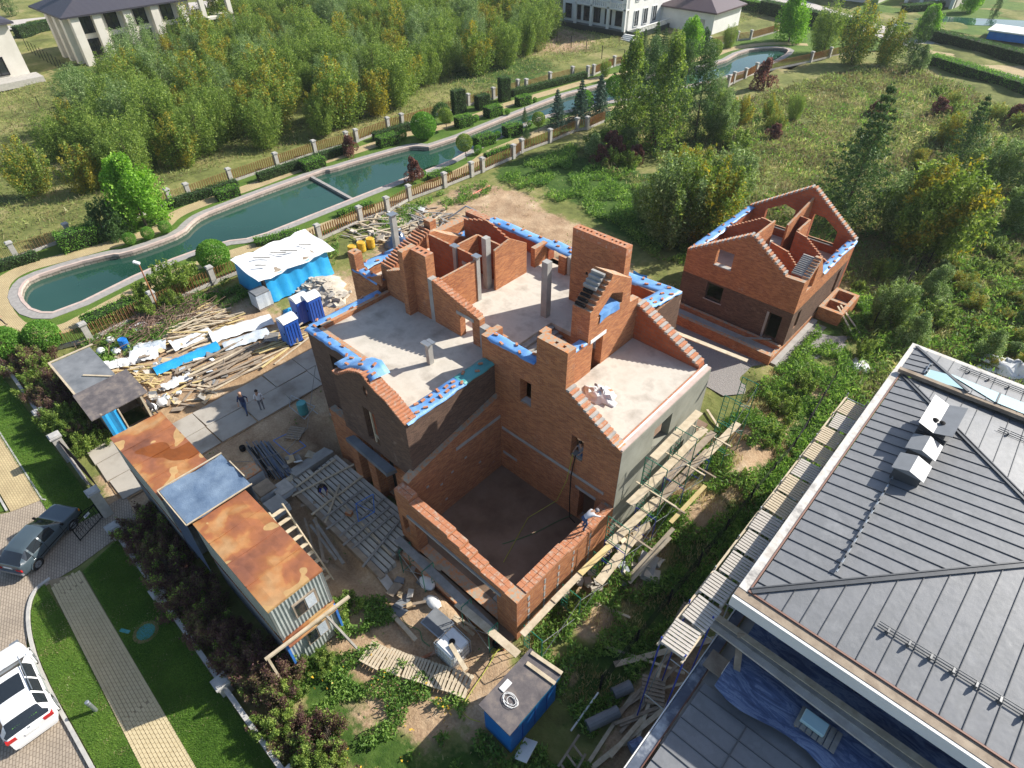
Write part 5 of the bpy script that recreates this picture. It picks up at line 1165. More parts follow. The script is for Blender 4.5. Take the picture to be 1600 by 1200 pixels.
# ------------------------------------------------------------------ containers along the street hedge
def corrugated(m, x0, y0, x1, y1, z0, z1, pitch=.16, dep=.035, mi=0):
    a = Vector((x0, y0, 0)); b = Vector((x1, y1, 0)); d = (b-a); L = d.length; d.normalize(); nn = Vector((d.y, -d.x, 0))
    n = int(L/pitch*2); vs = []
    for i in range(n+1):
        p = a+d*(L*i/n)+nn*(dep if i % 2 else 0); vs += [(p.x, p.y, z0), (p.x, p.y, z1)]
    m.add(vs, [(2*i, 2*i+2, 2*i+3, 2*i+1) for i in range(n)], mi)
def container(name, x0, x1, y0, y1, z0, z1, label, roofmat, endmat, sidemat):
    c = empty(name, ((x0+x1)/2, (y0+y1)/2, z0), label, 'container')
    m = MB(); corrugated(m, x0, y0, x1, y0, z0+.1, z1-.12); m.build('side_wall', MAT[sidemat], c); m = MB(); corrugated(m, x1, y1, x0, y1, z0+.1, z1-.12); m.build('side_wall', MAT[sidemat], c)
    m = MB(); corrugated(m, x1, y0, x1, y1, z0+.1, z1-.12); m.build('end_wall', MAT[endmat], c); m = MB(); corrugated(m, x0, y1, x0, y0, z0+.1, z1-.12); m.build('end_wall', MAT[endmat], c)
    m = MB(); m.box(x0+.05, y0+.05, z0, x1-.05, y1-.05, z0+.15)
    for x in (x0, x1-.09):
        for y in (y0, y1-.09): m.box(x-.02, y-.02, z0, x+.11, y+.11, z1-.02)
    m.build('frame', MAT['feltgrey' if z0 < 1 else 'steel'], c)
    rng = np.random.default_rng(int(-x0*7)+int(z0)); rows = [[(x0-.05+(x1-x0+.1)*i/12, y0-.05+(y1-y0+.1)*j/6, z1+.03*math.sin(i*1.3+j)*(0 < i < 12)*(0 < j < 6)+rng.random()*.02) for i in range(13)] for j in range(7)]
    m = MB(); m.grid(rows); m.box(x0-.04, y0-.04, z1-.14, x1+.04, y1+.04, z1-.03); m.build('roof', MAT[roofmat], c)
    for i in range(1, 4): m = MB(); x = x0+(x1-x0)*i/4; m.box(x-.02, y0-.03, z1+.0, x+.02, y1+.03, z1+.045); m.build('roof_seam', MAT[roofmat], c)
    return c
CA = container('site_container', -30.3, -24.55, 2.2, 4.75, 2.55, 5.0, 'upper rusty roofed container at the driveway end of the row', 'rust', 'corr', 'corr')
CB = container('site_container', -30.3, -24.55, 2.2, 4.75, 0, 2.5, 'lower container under the rusty one at the driveway end', 'rust', 'corr', 'feltgrey')
CC = container('site_container', -22.0, -15.8, 2.55, 5.05, 2.55, 5.05, 'upper container with orange rusted roof and galvanised end wall with window', 'rust', 'corr', 'corr')
CD = container('site_container', -22.0, -15.8, 2.55, 5.05, 0, 2.5, 'lower container with blue corner posts and galvanised end wall', 'rust', 'corr', 'feltgrey')
for c, z in ((CC, 3.35), (CD, .95)):
    m = MB(); m.box(-15.78, 3.4, z, -15.7, 4.5, z+.95); w = m.build('window', MAT['oldwood'], c)
    m = MB(); m.box(-15.695, 3.5, z+.08, -15.68, 3.92, z+.87); m.build('pane', MAT['glass'], w)
    m = MB(); m.box(-15.695, 3.98, z+.08, -15.68, 4.4, z+.87); m.build('pane', MAT['film'], w)
for y in (2.52, 4.98): m = MB(); m.box(-15.8, y, .1, -15.68, y+.1, 2.3); m.build('corner_post', MAT['lblue'], CD)
m = MB(); m.box(-15.78, 2.6, 2.28, -15.45, 5.0, 2.34); m.build('end_canopy', MAT['rust'], CD)
cv = empty('sheeted_gap_roof', (-23.3, 3.8, 5.2), 'navy plastic sheeted roof bridging the gap between the two rusty containers', 'roof')
m = MB(); m.grid([[(-24.75+2.85*i/9, 2.3+3.1*j/9, 5.25+.05*math.sin(i*1.7+j*.8)+.03*math.sin(j*2.1)) for i in range(10)] for j in range(10)]); m.build('sheet', MAT['greysheet'], cv, smooth=True, fix=False)
m = MB(); m.grid([[(-24.6+2.6*i/7, 2.28-.02*j, 5.25-.75*j) for i in range(8)] for j in range(6)]); m.grid([[(-24.6+2.6*i/7, 5.42, 5.25-.75*j) for i in range(8)] for j in range(6)]); m.build('side_sheet', MAT['navyfilm'], cv, fix=False)
for a, b in (((-24.8, 2.25, 5.3), (-24.8, 5.45, 5.3)), ((-21.9, 2.25, 5.3), (-21.9, 5.45, 5.3)), ((-24.8, 2.25, 5.3), (-21.9, 2.25, 5.3)), ((-24.0, 5.45, 5.3), (-22.6, 5.45, 5.3))):
    m = MB(); m.beam(a, b, .05, .05); m.build('batten', MAT['wood'], cv)
m = MB(); m.beam((-15.6, 1.6, 2.6), (-15.2, 5.6, 2.9), .14, .1); tag(m.build('timber_beam', MAT['wood']), 'pale timber across the end wall of the stacked containers', 'beam')
for p, q, lab in (((-15.3, 1.7, 0), (-15.55, 1.7, 2.6), 'left'), ((-14.3, 4.9, 0), (-15.35, 4.4, 2.75), 'sloping')):
    m = MB(); m.beam(p, q, .1, .08); tag(m.build('prop', MAT['greywood' if lab[0] == 's' else 'wood']), lab+' timber prop holding the beam at the container end', 'prop')
# wooden ladder and boards behind the containers
ld = empty('wooden_ladder', (-19, 5.6, 0), 'wooden stair ladder leaning on the rear of the orange roofed container', 'ladder')
for y in (5.3, 6.0): m = MB(); m.beam((-20.6, y, 4.4), (-18.2, y+.2, .2), .06, .14); m.build('stringer', MAT['wood'], ld)
for i in range(9): m = MB(); t = (i+.5)/9; m.box(-20.6+2.4*t-.1, 5.3+.2*t, 4.4-4.2*t, -20.6+2.4*t+.1, 6.0+.2*t, 4.44-4.2*t); m.build('tread', MAT['wood'], ld)

# ------------------------------------------------------------------ loose timber
PLK = {}
def plank_mesh(L, w, t, mat):
    k = (round(L, 1), w, t, mat)
    if k not in PLK: m = MB(); m.box(-L/2, -w/2, -t/2, L/2, w/2, t/2); PLK[k] = m.mesh('plank', MAT[mat])
    return PLK[k]
def plank(c, L, rz, mat, label, group=None, w=.15, t=.045, tilt=0, name='plank', cat='plank'):
    o = bpy.data.objects.new(name, plank_mesh(L, w, t, mat)); COL.objects.link(o); o.location = c; o.rotation_euler = (random.gauss(0, .04), tilt, rz)
    return tag(o, label, cat, group)
def pile(c, rx, ry, n, a0, spread, label, group, mats_, Ls=(1.5, 3.5), zt=.5, seed=1, w=(.1, .18)):
    rg = random.Random(seed)
    for i in range(n):
        r = rg.random()**.6; a = rg.random()*6.283; x = c[0]+rx*r*math.cos(a); y = c[1]+ry*r*math.sin(a)
        z = .08+zt*(1-r)*(i/n)+.05*rg.random(); L = round(rg.uniform(*Ls)*2)/2
        plank((x, y, z), L, R(a0+rg.gauss(0, spread)), rg.choice(mats_), label, group, w=round(rg.uniform(*w), 2), t=.05, tilt=rg.gauss(0, .06))
def GP(px, py, z=0): v = G(px, py, z); return (v.x, v.y)
pile(GP(310, 512), 2.8, 2.2, 62, 75, 14, 'pale split board in the heap left of the portable toilets', 'boards heaped left of the toilets', ['wood', 'wood', 'yellowwood', 'oldwood'], (2, 4), .7, 2)
pile(GP(600, 362), 4.2, 3.6, 84, 60, 40, 'weathered offcut in the long heap of broken boards behind the left rooms', 'broken boards behind the house', ['wood', 'oldwood', 'greywood', 'wood'], (1, 3), .6, 3)
pile(GP(660, 345), 4.0, 2.8, 66, 30, 60, 'scrap board in the heap beside the canal fence behind the house', 'scrap boards by the fence', ['oldwood', 'greywood', 'wood', 'greywood'], (1, 2.5), .5, 4)
pile(GP(345, 572), 2.6, 1.0, 18, 85, 6, 'long dark brown beam in the stack beside the concrete road', 'beams stacked beside the road', ['oldwood', 'oldwood', 'wood'], (4, 5.5), .4, 5)
pile(GP(290, 600), 2.6, 2.0, 30, 60, 60, 'scattered short board between the road and the timber stack', 'scattered boards near the road', ['wood', 'oldwood', 'yellowwood'], (.5, 1.5), .15, 6)
pile(GP(215, 590), 1.6, 1.2, 14, 40, 20, 'yellow formwork batten lying beside the grey sheet roofed shed', 'yellow battens by the shed', ['yellowwood'], (1.5, 3), .3, 7, (.08, .12))
pile(GP(430, 540), 2.2, 1.5, 12, 80, 12, 'long pale board lying beside the concrete road near the toilets', 'boards by the toilets', ['wood', 'yellowwood'], (3, 4.5), .2, 8)
pile(GP(250, 505), 2.4, 1.6, 14, 20, 60, 'grey stick in the brushwood heap by the canal fence', 'brushwood by the fence', ['greywood', 'oldwood'], (1, 2), .3, 9, (.06, .1))
pile(GP(900, 880), 1.2, 1.6, 7, 85, 8, 'weathered plank under the scaffold beside the garage wall', 'planks under the scaffold', ['oldwood', 'wood'], (2, 3.5), .2, 10)
pile(GP(490, 860), .9, 1.2, 8, -8, 10, 'weathered board stacked between the terrace and the containers', 'boards between terrace and containers', ['oldwood', 'greywood'], (3, 4), .3, 11)
pile(GP(1000, 1110), 1.4, 2.5, 12, 80, 14, 'long board lying in the shade beside the low roof wing', 'boards beside the low roof wing', ['oldwood', 'wood'], (3, 5), .3, 12)
singles = [((595, 940), (650, 1000), 'wood', 'single weathered plank lying on bare soil left of the water tank', .2), ((622, 948), (665, 940), 'oldwood', 'grey board near the coiled hose left of the water tank', .14), ((1170, 985), (960, 1038), 'wood', 'broad pale board leaning across the shaded ditch', .26),
           ((945, 1010), (1070, 1052), 'wood', 'narrow batten crossing the broad pale board in the ditch', .12), ((925, 1200), (1120, 1040), 'wood', 'longest pale plank lying along the eaves of the low roof', .2), ((1105, 640), (1160, 725), 'wood', 'pale plank on the soil heap by the rendered wall', .14), ((1070, 705), (1110, 730), 'wood', 'short plank below the rendered wall by the soil heap', .14),
           ((1180, 760), (1160, 790), 'oldwood', 'brown stick by the pallet walkway', .08), ((640, 860), (690, 890), 'oldwood', 'board bridging the trench to the terrace corner', .22), ((470, 790), (560, 770), 'oldwood', 'long grey board crossing the terrace edge', .22), ((925, 940), (985, 965), 'wood', 'batten sticking out below the scaffold', .12)]
for a, b, mt, lab, w in singles:
    p, q = G(*a, .15), G(*b, .3); m = MB(); m.beam(p, q, w, .05); tag(m.build('plank', MAT[mt]), lab, 'plank')
MAT['ply'] = M_noise('plywood', (.42, .30, .17), (.58, .45, .28), 1, .8, .1, .01, obj=True)
SCR = {}
def scraps(c, rx, ry, n, seed, label, group):
    rr = random.Random(seed)
    for i in range(n):
        mt = rr.choice(['ply', 'oldwood', 'white', 'feltgrey', 'greywood', 'wood', 'film', 'palewood']); k_ = (mt, rr.randint(0, 2))
        if k_ not in SCR: m = MB(); w_, h_ = ((.9, .5), (.5, .35), (.3, .25))[k_[1]]; m.extr([[(-w_/2, -h_/2), (w_/2, -h_/2*.8), (w_/2*.9, h_/2), (-w_/2*.7, h_/2*.9)]], 'z', 0, .04 if k_[1] < 2 else .16); SCR[k_] = m.mesh('scrap', MAT[mt])
        o = bpy.data.objects.new('scrap_panel', SCR[k_]); COL.objects.link(o); a = rr.random()*6.28; q = rr.random()**.6
        o.location = (c[0]+rx*q*math.cos(a), c[1]+ry*q*math.sin(a), .08+rr.random()*.3*(1-q)); o.rotation_euler = (rr.gauss(0, .25), rr.gauss(0, .25), rr.random()*6.28); tag(o, label, 'scrap', group)
scraps(GP(285, 595), 3.2, 3.0, 46, 1, 'scrap panel or offcut thrown between the road and the timber stack', 'scrap near the road')
scraps(GP(225, 560), 2.2, 2.2, 26, 2, 'scrap piece among the sacks beside the grey sheet shed', 'scrap among the sacks')
scraps(GP(640, 345), 4.2, 2.8, 36, 3, 'scrap piece lying on the board heaps behind the house', 'scrap on the board heaps')
scraps(GP(470, 730), 1.6, 2.0, 12, 4, 'scrap piece on the soil beside the terrace', 'scrap by the terrace')
scraps(GP(650, 930), 2.2, 1.2, 12, 5, 'scrap piece on the soil below the garage front', 'scrap below the garage')
scraps(GP(965, 880), 1.0, 3.0, 16, 6, 'scrap piece under the scaffold of the rendered wall', 'scrap under the scaffold')
# rubble, soil and stones
tag(heap('rubble_heap', (*GP(505, 452), 0), 2.6, 1.9, .8, MAT['rubble'], 21, 22, .5), 'grey heap of broken concrete behind the portable toilets', 'rubble')
sm = MB(); rg = random.Random(5)
STN = []
for k in range(4):
    m = MB(); m.obox((0, 0, 0), .5, .38, .22); me = m.mesh('rubble_stone', MAT['rubble']); bm = bmesh.new(); bm.from_mesh(me); bmesh.ops.subdivide_edges(bm, edges=bm.edges[:], cuts=1)
    for v in bm.verts: v.co += Vector((rg.gauss(0, .04), rg.gauss(0, .04), rg.gauss(0, .03)))
    bm.to_mesh(me); bm.free(); STN.append(me)
def stones(c, rx, ry, n, label, group, zt=.3, s0=.7, s1=1.6):
    for i in range(n):
        a = rg.random()*6.28; r = rg.random()**.7; o = bpy.data.objects.new('rubble_stone', rg.choice(STN)); COL.objects.link(o)
        o.location = (c[0]+rx*r*math.cos(a), c[1]+ry*r*math.sin(a), .05+zt*(1-r)); o.rotation_euler = (rg.gauss(0, .3), rg.gauss(0, .3), rg.random()*6); s = rg.uniform(s0, s1); o.scale = (s, s, s*.8); tag(o, label, 'stone', group)
stones(GP(505, 455), 2.7, 2.0, 38, 'pale lump of broken concrete on the rubble heap behind the toilets', 'rubble behind the toilets', .85)
stones(GP(590, 372), 3, 2.2, 14, 'pale stone among the board heap behind the left rooms', 'stones in the board heap')
stones(GP(905, 905), 1.5, 2.0, 12, 'broken stone in the trench beside the garage wall', 'stones in the trench', .1, .5, 1.1)
stones(GP(1010, 890), .8, 1, 5, 'broken slab piece on the soil right of the garage', 'slab pieces right of the garage', .1, 1, 2)
stones(GP(245, 620), 1.6, 1.4, 12, 'white lump of debris beside the small blue shed', 'debris by the blue shed', .2, .4, .9)
tag(heap('soil_heap', (-6.7, 28.6, 0), 1.6, 2.3, 1.0, MAT['soil'], 22), 'brown soil heap at the far end of the rendered wall', 'soil'); tag(heap('soil_heap', (-6.5, 25.3, 0), 1.4, 1.6, .8, MAT['soil'], 23), 'brown soil heap beside the scaffold on the rendered wall', 'soil')
tag(heap('dark_film_heap', (*GP(625, 385), 0), 1.6, 1.2, 1.3, MAT['navyfilm'], 24, 18, .4), 'dark plastic covered heap beside the tall column of the house', 'heap')

# ------------------------------------------------------------------ sheds, tanks, toilets
sh = empty('tarpaulin_shed', (-45, 20.7, 0), 'open shed with white sheet roof and blue tarpaulin sides by the fence', 'shed')
m = MB(); m.box(-47.4, 17.6, 0, -43.4, 23.4, 2.1); m.build('core', MAT['oldwood'], sh)
m = MB(); m.grid([[(-47.2+4.3*j/8, 17.1+7.1*i/14, 2.45-.35*j/8+.09*math.sin(i*1.1+j)+.05*math.sin(i*2.7)) for i in range(15)] for j in range(9)]); m.build('roof_sheet', MAT['white'], sh, smooth=True, fix=False)
m = MB(); m.grid([[(-43.2+.5*(j/6)**2+.1*math.sin(i*1.9), 17.7+5.9*i/16, 2.1-2.05*j/6) for i in range(17)] for j in range(7)]); m.grid([[(-47.3+4.1*i/10, 17.4-.15*(j/5), 2.1-2.0*j/5+.05*math.sin(i*2)) for i in range(11)] for j in range(6)]); m.build('side_tarpaulin', MAT['tarp2'], sh, smooth=True, fix=False)
for i, (y, L) in enumerate(((18.5, 1.6), (19.9, 1.5), (20.6, 1.7), (22.2, 1.2), (18.0, 1.0))): m = MB(); m.beam((-46+.3*i, y, 2.52), (-46+.3*i+L*.6, y+L*.6, 2.5), .1, .05); m.build('roof_batten', MAT['greywood'], sh)
def wrapped(c, w, d, h, top, label, group=None):
    e = empty('wrapped_pallet', (c[0], c[1], 0), label, 'pallet', group)
    m = MB(); m.box(c[0]-w/2, c[1]-d/2, .14, c[0]+w/2, c[1]+d/2, h); m.build('stack', MAT[top], e, bevel=.03)
    m = MB()
    for i in range(5): m.box(c[0]-w/2+i*(w-.1)/4, c[1]-d/2, .0, c[0]-w/2+.1+i*(w-.1)/4, c[1]+d/2, .12)
    m.build('pallet_base', MAT['oldwood'], e)
    m = MB(); m.grid([[(c[0]-w/2-.03+(w+.06)*i/5, c[1]-d/2-.03, .2+(h*.92-.2)*j/3+.02*math.sin(i*2+j)) for i in range(6)] for j in range(4)]); m.grid([[(c[0]+w/2+.03+.02*math.sin(i*3), c[1]-d/2-.03+(d+.06)*i/5, .2+(h*.92-.2)*j/3) for i in range(6)] for j in range(4)]); m.build('wrapping_film', MAT['film'], e, fix=False)
wrapped(GP(412, 478), 1.1, 1.2, 1.5, 'feltgrey', 'tall pallet wrapped in grey film in front of the blue tarpaulin shed')
for (x, y), t, lab, h in ((GP(397, 752), 'orange', 'pallet of orange bricks under film beside the containers', 1.0), (GP(418, 775), 'oldwood', 'pallet of grey tiles behind the containers', .8), (GP(436, 800), 'concrete', 'film wrapped pallet nearest the terrace', .8), (GP(445, 772), 'stone', 'pallet of pale tiles by the timber board', .6)): wrapped((x, y), 1.0, 1.0, h, t, lab)
def toilet(c, rz, label):
    e = empty('portable_toilet', (c[0], c[1], 0), label, 'toilet', 'portable toilets'); x, y = c; w = .56
    m = MB(); m.box(x-w, y-w, .1, x+w, y+w, 2.05); m.build('cabin', MAT['toiletblue'], e, bevel=.03)
    m = MB(); m.box(x-w-.05, y-w-.05, 0, x+w+.05, y+w+.05, .12); m.build('base', MAT['dark'], e)
    rows = [[(x-w-.05+(2*w+.1)*i/8, y-w-.05+(2*w+.1)*j, 2.05+.28*math.sin(math.pi*i/8)) for i in range(9)] for j in (0, 1)]
    m = MB(); m.grid(rows); m.add([p for p in rows[0]], [tuple(range(9))]); m.add([p for p in rows[1]], [tuple(range(8, -1, -1))]); m.build('roof', MAT['white'], e, fix=False)
    m = MB(); m.box(x-w+.12, y-w-.02, .2, x+w-.12, y-w-.004, 1.95); d = m.build('door', M_flat('blue_door', (.05, .18, .55)), e)
    m = MB(); m.box(x+.2, y-w-.05, 1.0, x+.28, y-w-.021, 1.15); m.build('handle', MAT['dark'], d)
    m = MB()
    for i in range(4): m.box(x+w+.001, y-w+.2+.24*i, .3, x+w+.03, y-w+.26+.24*i, 1.8)
    m.build('rib', MAT['toiletblue'], e)
toilet(GP(458, 533), 0, 'blue portable toilet with white roof nearest the road, a board leaning on it'); toilet(GP(493, 497), 0, 'blue portable toilet with domed white roof behind the front one'); toilet(GP(476, 500), 0, 'portable toilet half hidden between its two neighbours')
x, y = GP(470, 537); m = MB(); m.beam((x, y-.2, 0), (x-.5, y+.1, 1.7), .14, .04); tag(m.build('plank', MAT['wood']), 'orange board leaning against the nearest portable toilet', 'plank')
m = MB(); rg2 = random.Random(3); m.grid([[(*GP(428, 488)[:1], 0, 0)]*2]*2) if False else None
def drape(name, c, rx, ry, h, mat, label, seed, cat='tarpaulin'):
    o = heap(name, (c[0], c[1], .0), rx, ry, h, MAT[mat], seed, 16, .7); return tag(o, label, cat)
drape('tarpaulin_heap', GP(455, 490), .9, .7, .35, 'tarp2', 'crumpled blue tarpaulin heap left of the domed toilet', 41)
def sheetstrip(a, b, w, mat, label, seed, h=.25):
    p, q = Vector((*GP(*a), 0)), Vector((*GP(*b), 0)); d = (q-p).normalized(); nn = Vector((-d.y, d.x, 0)); rr = random.Random(seed); n = 14
    m = MB(); m.grid([[p+(q-p)*(i/n)+nn*(w*(j/5-.5)+rr.uniform(-.08, .08))+Vector((0, 0, .1+h*math.sin(math.pi*j/5)+rr.uniform(0, .12))) for i in range(n+1)] for j in range(6)]); return tag(m.build('tarpaulin', MAT[mat], smooth=True, fix=False), label, 'tarpaulin')
sheetstrip((243, 583), (342, 542), 1.1, 'tarp2', 'long blue tarpaulin lying over the beams beside the road', 1)
sheetstrip((330, 530), (425, 500), 1.6, 'white', 'white printed sheet spread over the board heap', 2)
sheetstrip((205, 560), (250, 550), 1.8, 'white', 'white crumpled sheet beside the grey shed', 3)
sheetstrip((212, 548), (262, 540), 1.2, 'film', 'clear crumpled film between the white sacks and the boards', 4)
def barrel(px, py, mat, label, r=.3, h=.9, lying=False, group=None):
    x, y = GP(px, py); e = MB(); e.lathe((x, y, 0), [(r*.93, 0), (r, .05), (r, h*.3), (r*1.04, h*.33), (r, h*.36), (r, h*.64), (r*1.04, h*.67), (r, h*.7), (r, h-.05), (r*.93, h), (r*.85, h-.03)], 18)
    return tag(e.build('barrel', MAT[mat], smooth=False), label, 'barrel', group)
barrel(198, 545, 'bluepaint', 'blue plastic barrel between the white sacks'); barrel(475, 645, 'tarpteal', 'dark teal drum beside the steel trestle by the road', .32, .9)
YEL = M_flat('yellow_plastic', (.62, .38, .03), .5); MAT['yellow'] = YEL
for p, l in (((552, 398), 'left'), ((566, 392), 'middle'), ((580, 386), 'right')): barrel(*p, 'yellow', l+'most of three yellow drums behind the pier' if l != 'middle' else 'middle one of three yellow drums behind the pier', .38, .9)
barrel(776, 1008, 'dark', 'black bucket below the garage corner', .2, .3); barrel(380, 703, 'dark', 'small dark bucket on the road edge', .18, .3); barrel(517, 1032, 'black', 'black tub beside the container end', .22, .25)
rs = random.Random(8)
for i, (px, py, lab) in enumerate([(175, 535, 'white sack left of the blue barrel'), (183, 552, 'white sack in front of the blue barrel'), (222, 545, 'large white sack right of the blue barrel'), (160, 552, 'small white sack by the grey shed roof'), (238, 555, 'white bundle at the end of the sack row'), (238, 640, 'white sack beside the small blue shed'), (255, 632, 'pink white bundle in the debris by the small shed'), (668, 915, 'torn white and orange cement bag left of the garage'), (678, 945, 'blue and white rag heap beside the hose')]):
    x, y = GP(px, py); m = MB(); n = 10; rows = []
    for j in range(7):
        t = j/6; rows.append([(x+(.5-1.0*t)*.9, y+.32*math.sin(math.pi*(.12+.76*t))*math.cos(6.283*k/n)*rs.uniform(.9, 1.1), .22+.22*math.sin(math.pi*(.12+.76*t))*math.sin(6.283*k/n)*rs.uniform(.85, 1.1)) for k in range(n+1)])
    m.grid(rows); tag(m.build('sack', MAT['white'], smooth=True), lab, 'sack')
for a_, b_, w_, t_, l_ in (((270, 545), (330, 520), 1.3, 'white', 'white plastic sheet spread near the timber heap'), ((350, 545), (420, 520), 1.2, 'film', 'dusty clear sheet beside the road'), ((160, 575), (215, 565), 1.0, 'white', 'white sheet at the edge of the grey shed'), ((255, 610), (300, 590), .8, 'white', 'small white sheet among the scattered boards'), ((470, 465), (520, 440), 1.2, 'film', 'dusty sheet on the rubble heap')): sheetstrip(a_, b_, w_, t_, l_, int(w_*10)+a_[0])
# grey sheet shed and small blue shed at the gate end
gs = empty('lean_to_shed', (-40, 3.6, 0), 'lean-to shed with wide grey sheet roof behind the red hedge', 'shed')
m = MB(); m.box(-43.4, 2.8, 0, -39.3, 4.6, 2.1); m.build('core', MAT['oldwood'], gs)
m = MB(); m.extr([[(-43.9, 2.5), (-38.9, 2.5), (-38.9, 4.95), (-43.9, 4.95)]], 'z', 2.2, 2.26); m.build('roof_sheet', MAT['feltgrey'], gs)
for a, b in (((-43.95, 2.4, 2.33), (-43.95, 5.2, 2.33)), ((-38.9, 2.3, 2.33), (-38.9, 5.0, 2.33)), ((-43.9, 2.45, 2.3), (-38.8, 2.45, 2.3)), ((-41, 3.5, 2.3), (-39.4, 4.8, 2.3))): m = MB(); m.beam(a, b, .12, .06); m.build('roof_batten', MAT['wood'], gs)
bs = empty('blue_hut', (-37.4, 4, 0), 'small open hut with felt roof and blue tarpaulin wall beside the driveway', 'hut')
m = MB(); m.box(-38.7, 2.8, 0, -38.6, 5.2, 2.3); m.box(-38.7, 5.15, 0, -36.4, 5.25, 2.3); m.box(-38.6, 2.8, 0, -36.4, 2.9, 2.2); m.build('board_wall', MAT['oldwood'], bs)
m = MB(); m.add([(-39.2, 2.3, 2.45), (-36.4, 2.25, 2.15), (-36.3, 5.6, 2.3), (-39.2, 5.6, 2.55), (-39.2, 2.3, 2.39), (-36.4, 2.25, 2.09), (-36.3, 5.6, 2.24), (-39.2, 5.6, 2.49)], [(0, 1, 2, 3), (7, 6, 5, 4), (0, 1, 5, 4), (1, 2, 6, 5), (2, 3, 7, 6), (3, 0, 4, 7)]); m.build('felt_roof', MAT['felt'], bs)
m = MB(); m.grid([[(-36.35+.04*math.sin(i*2), 2.8+.85*i/5, 2.15-2.1*j/5) for i in range(6)] for j in range(6)]); m.build('blue_tarpaulin_wall', MAT['tarp2'], bs, fix=False)
m = MB(); m.box(-36.38, 3.7, 0, -36.3, 3.78, 2.1); m.box(-36.38, 5.1, 0, -36.3, 5.2, 2.2); m.build('post', MAT['wood'], bs)
# blue box shed at the bottom
bb = empty('blue_plank_shed', (-7.1, 7.9, 0), 'blue walled shed with black felt roof and coiled cable at the bottom', 'shed')
m = MB(); m.box(-7.8, 6.5, 0, -6.35, 9.3, 2.3); m.build('wall', MAT['bluepaint'], bb)
for y in (7.2, 7.95, 8.7): m = MB(); m.box(-6.349, y, .1, -6.33, y+.03, 2.2); m.build('panel_joint', MAT['bluemetal'], bb)
m = MB(); m.box(-7.92, 6.35, 2.31, -6.25, 9.45, 2.37); m.build('felt_roof', MAT['felt'], bb)
m = MB(); m.grid([[(-6.24-.02*j, 6.9+2.5*i/10, 2.36-.12*j+.03*math.sin(i*1.7)) for i in range(11)] for j in range(8)]); m.build('tarpaulin_flap', MAT['tarp2'], bb, fix=False)
for k, (a, b) in enumerate((((-7.75, 9.3, 2.43), (-6.25, 9.5, 2.43)), ((-7.6, 8.85, 2.42), (-6.2, 9.0, 2.42)))): m = MB(); m.beam(a, b, .16, .05); tag(m.build('plank', MAT['wood']), ['pale plank along the far edge of the black felt roof', 'second pale plank on the black felt roof'][k], 'plank')
def coil(c, r, n, mat, label, turns=3, wob=.3, seed=1, th=.012):
    rr = random.Random(seed); pts = []
    for i in range(turns*16):
        a = 6.283*i/16; q = r*(1+wob*math.sin(a*.37+seed)+rr.uniform(-.08, .08)); pts.append((c[0]+q*math.cos(a)+.05*math.sin(a*.2), c[1]+q*math.sin(a)*.7, c[2]+.004*i/4))
    m = MB(); m.path(pts, th, 5); return tag(m.build('cable_coil', MAT[mat]), label, 'cable')
coil((-7.1, 7.3, 2.4), .28, 0, 'white', 'white cable coiled loosely on the black felt roof', 4)
m = MB(); m.box(-7.75, 7.35, 2.37, -7.5, 7.85, 2.42); tag(m.build('board', MAT['white']), 'small white board on the black felt roof', 'board')
m = MB(); m.obox((-5.9, 6.9, .35), .7, .9, .04, .2, tilt=(0, -.6)); tag(m.build('white_sheet', MAT['white']), 'white panel leaning behind the blue shed', 'panel')
# hoses
def hose(pts, mat, label, th=.02, cat='hose'):
    L = []
    P = [G(p[0], p[1], p[2] if len(p) > 2 else .06) for p in pts]
    for i in range(len(P)-1):
        p0, p1, p2, p3 = P[max(0, i-1)], P[i], P[i+1], P[min(len(P)-1, i+2)]
        for k in range(6):
            t = k/6; L.append(.5*((2*p1)+(p2-p0)*t+(2*p0-5*p1+4*p2-p3)*t*t+(3*p1-p0-3*p2+p3)*t**3))
    L.append(P[-1]); m = MB(); m.path(L, th, 5); return tag(m.build('hose', MAT[mat]), label, cat)
MAT['hosey'] = M_flat('yellow_green_hose', (.42, .44, .04)); MAT['hoseg'] = M_flat('green_hose', (.06, .2, .08)); MAT['red'] = M_flat('red_plastic', (.62, .09, .04))
hose([(645, 945), (628, 960), (635, 975), (655, 985), (660, 1000), (672, 1010)], 'hoseg', 'green hose looping left of the water tank'); hose([(768, 1030), (775, 1010), (768, 1020), (790, 1010), (785, 1005), (760, 1045), (725, 1100), (730, 1120), (750, 1128)], 'hosey', 'yellow hose running from the garage corner to the blue shed')
hose([(785, 850, .35), (830, 835, .35), (870, 815, .35), (893, 805, .35)], 'hoseg', 'green hose lying across the garage floor'); hose([(728, 310), (745, 300), (765, 290)], 'red', 'red corrugated pipe on the bare soil behind the house', .07)
m = MB()
P = [(-11.9, YF-.05, 5.0), (-11.95, YF-.2, 3.6), (-11.85, YF-.3, 1.8), (-11.6, YF-.5, .7), (-11.3, YF-.4, .4)]
m.path(P, .03, 6); tag(m.build('hose', MAT['dark']), 'grey hoses hanging from the window above the garage', 'hose')
m = MB(); P = [(-12.05, YF-.05, 5.0), (-12.2, YF-.2, 3.0), (-12.6, YF-.4, 1.2), (-13.4, 15.5, .36), (-12.5, 12.6, .36)]; m.path(P, .018, 5); tag(m.build('hose', MAT['hosey']), 'yellow hose hanging from the window down to the garage floor', 'hose')
pts = [Vector((-28.05, 12.9, 4.5)), Vector((-26.9, 10.8, 1.6)), Vector((-27.3, 9.3, .5)), Vector((-28.4, 7.6, .15)), Vector((-29.5, 6.6, .1))]
m = MB(); m.path(pts, .02, 5); tag(m.build('cable', MAT['greywood']), 'grey cable sagging from the dark brick corner to the pallets', 'cable')
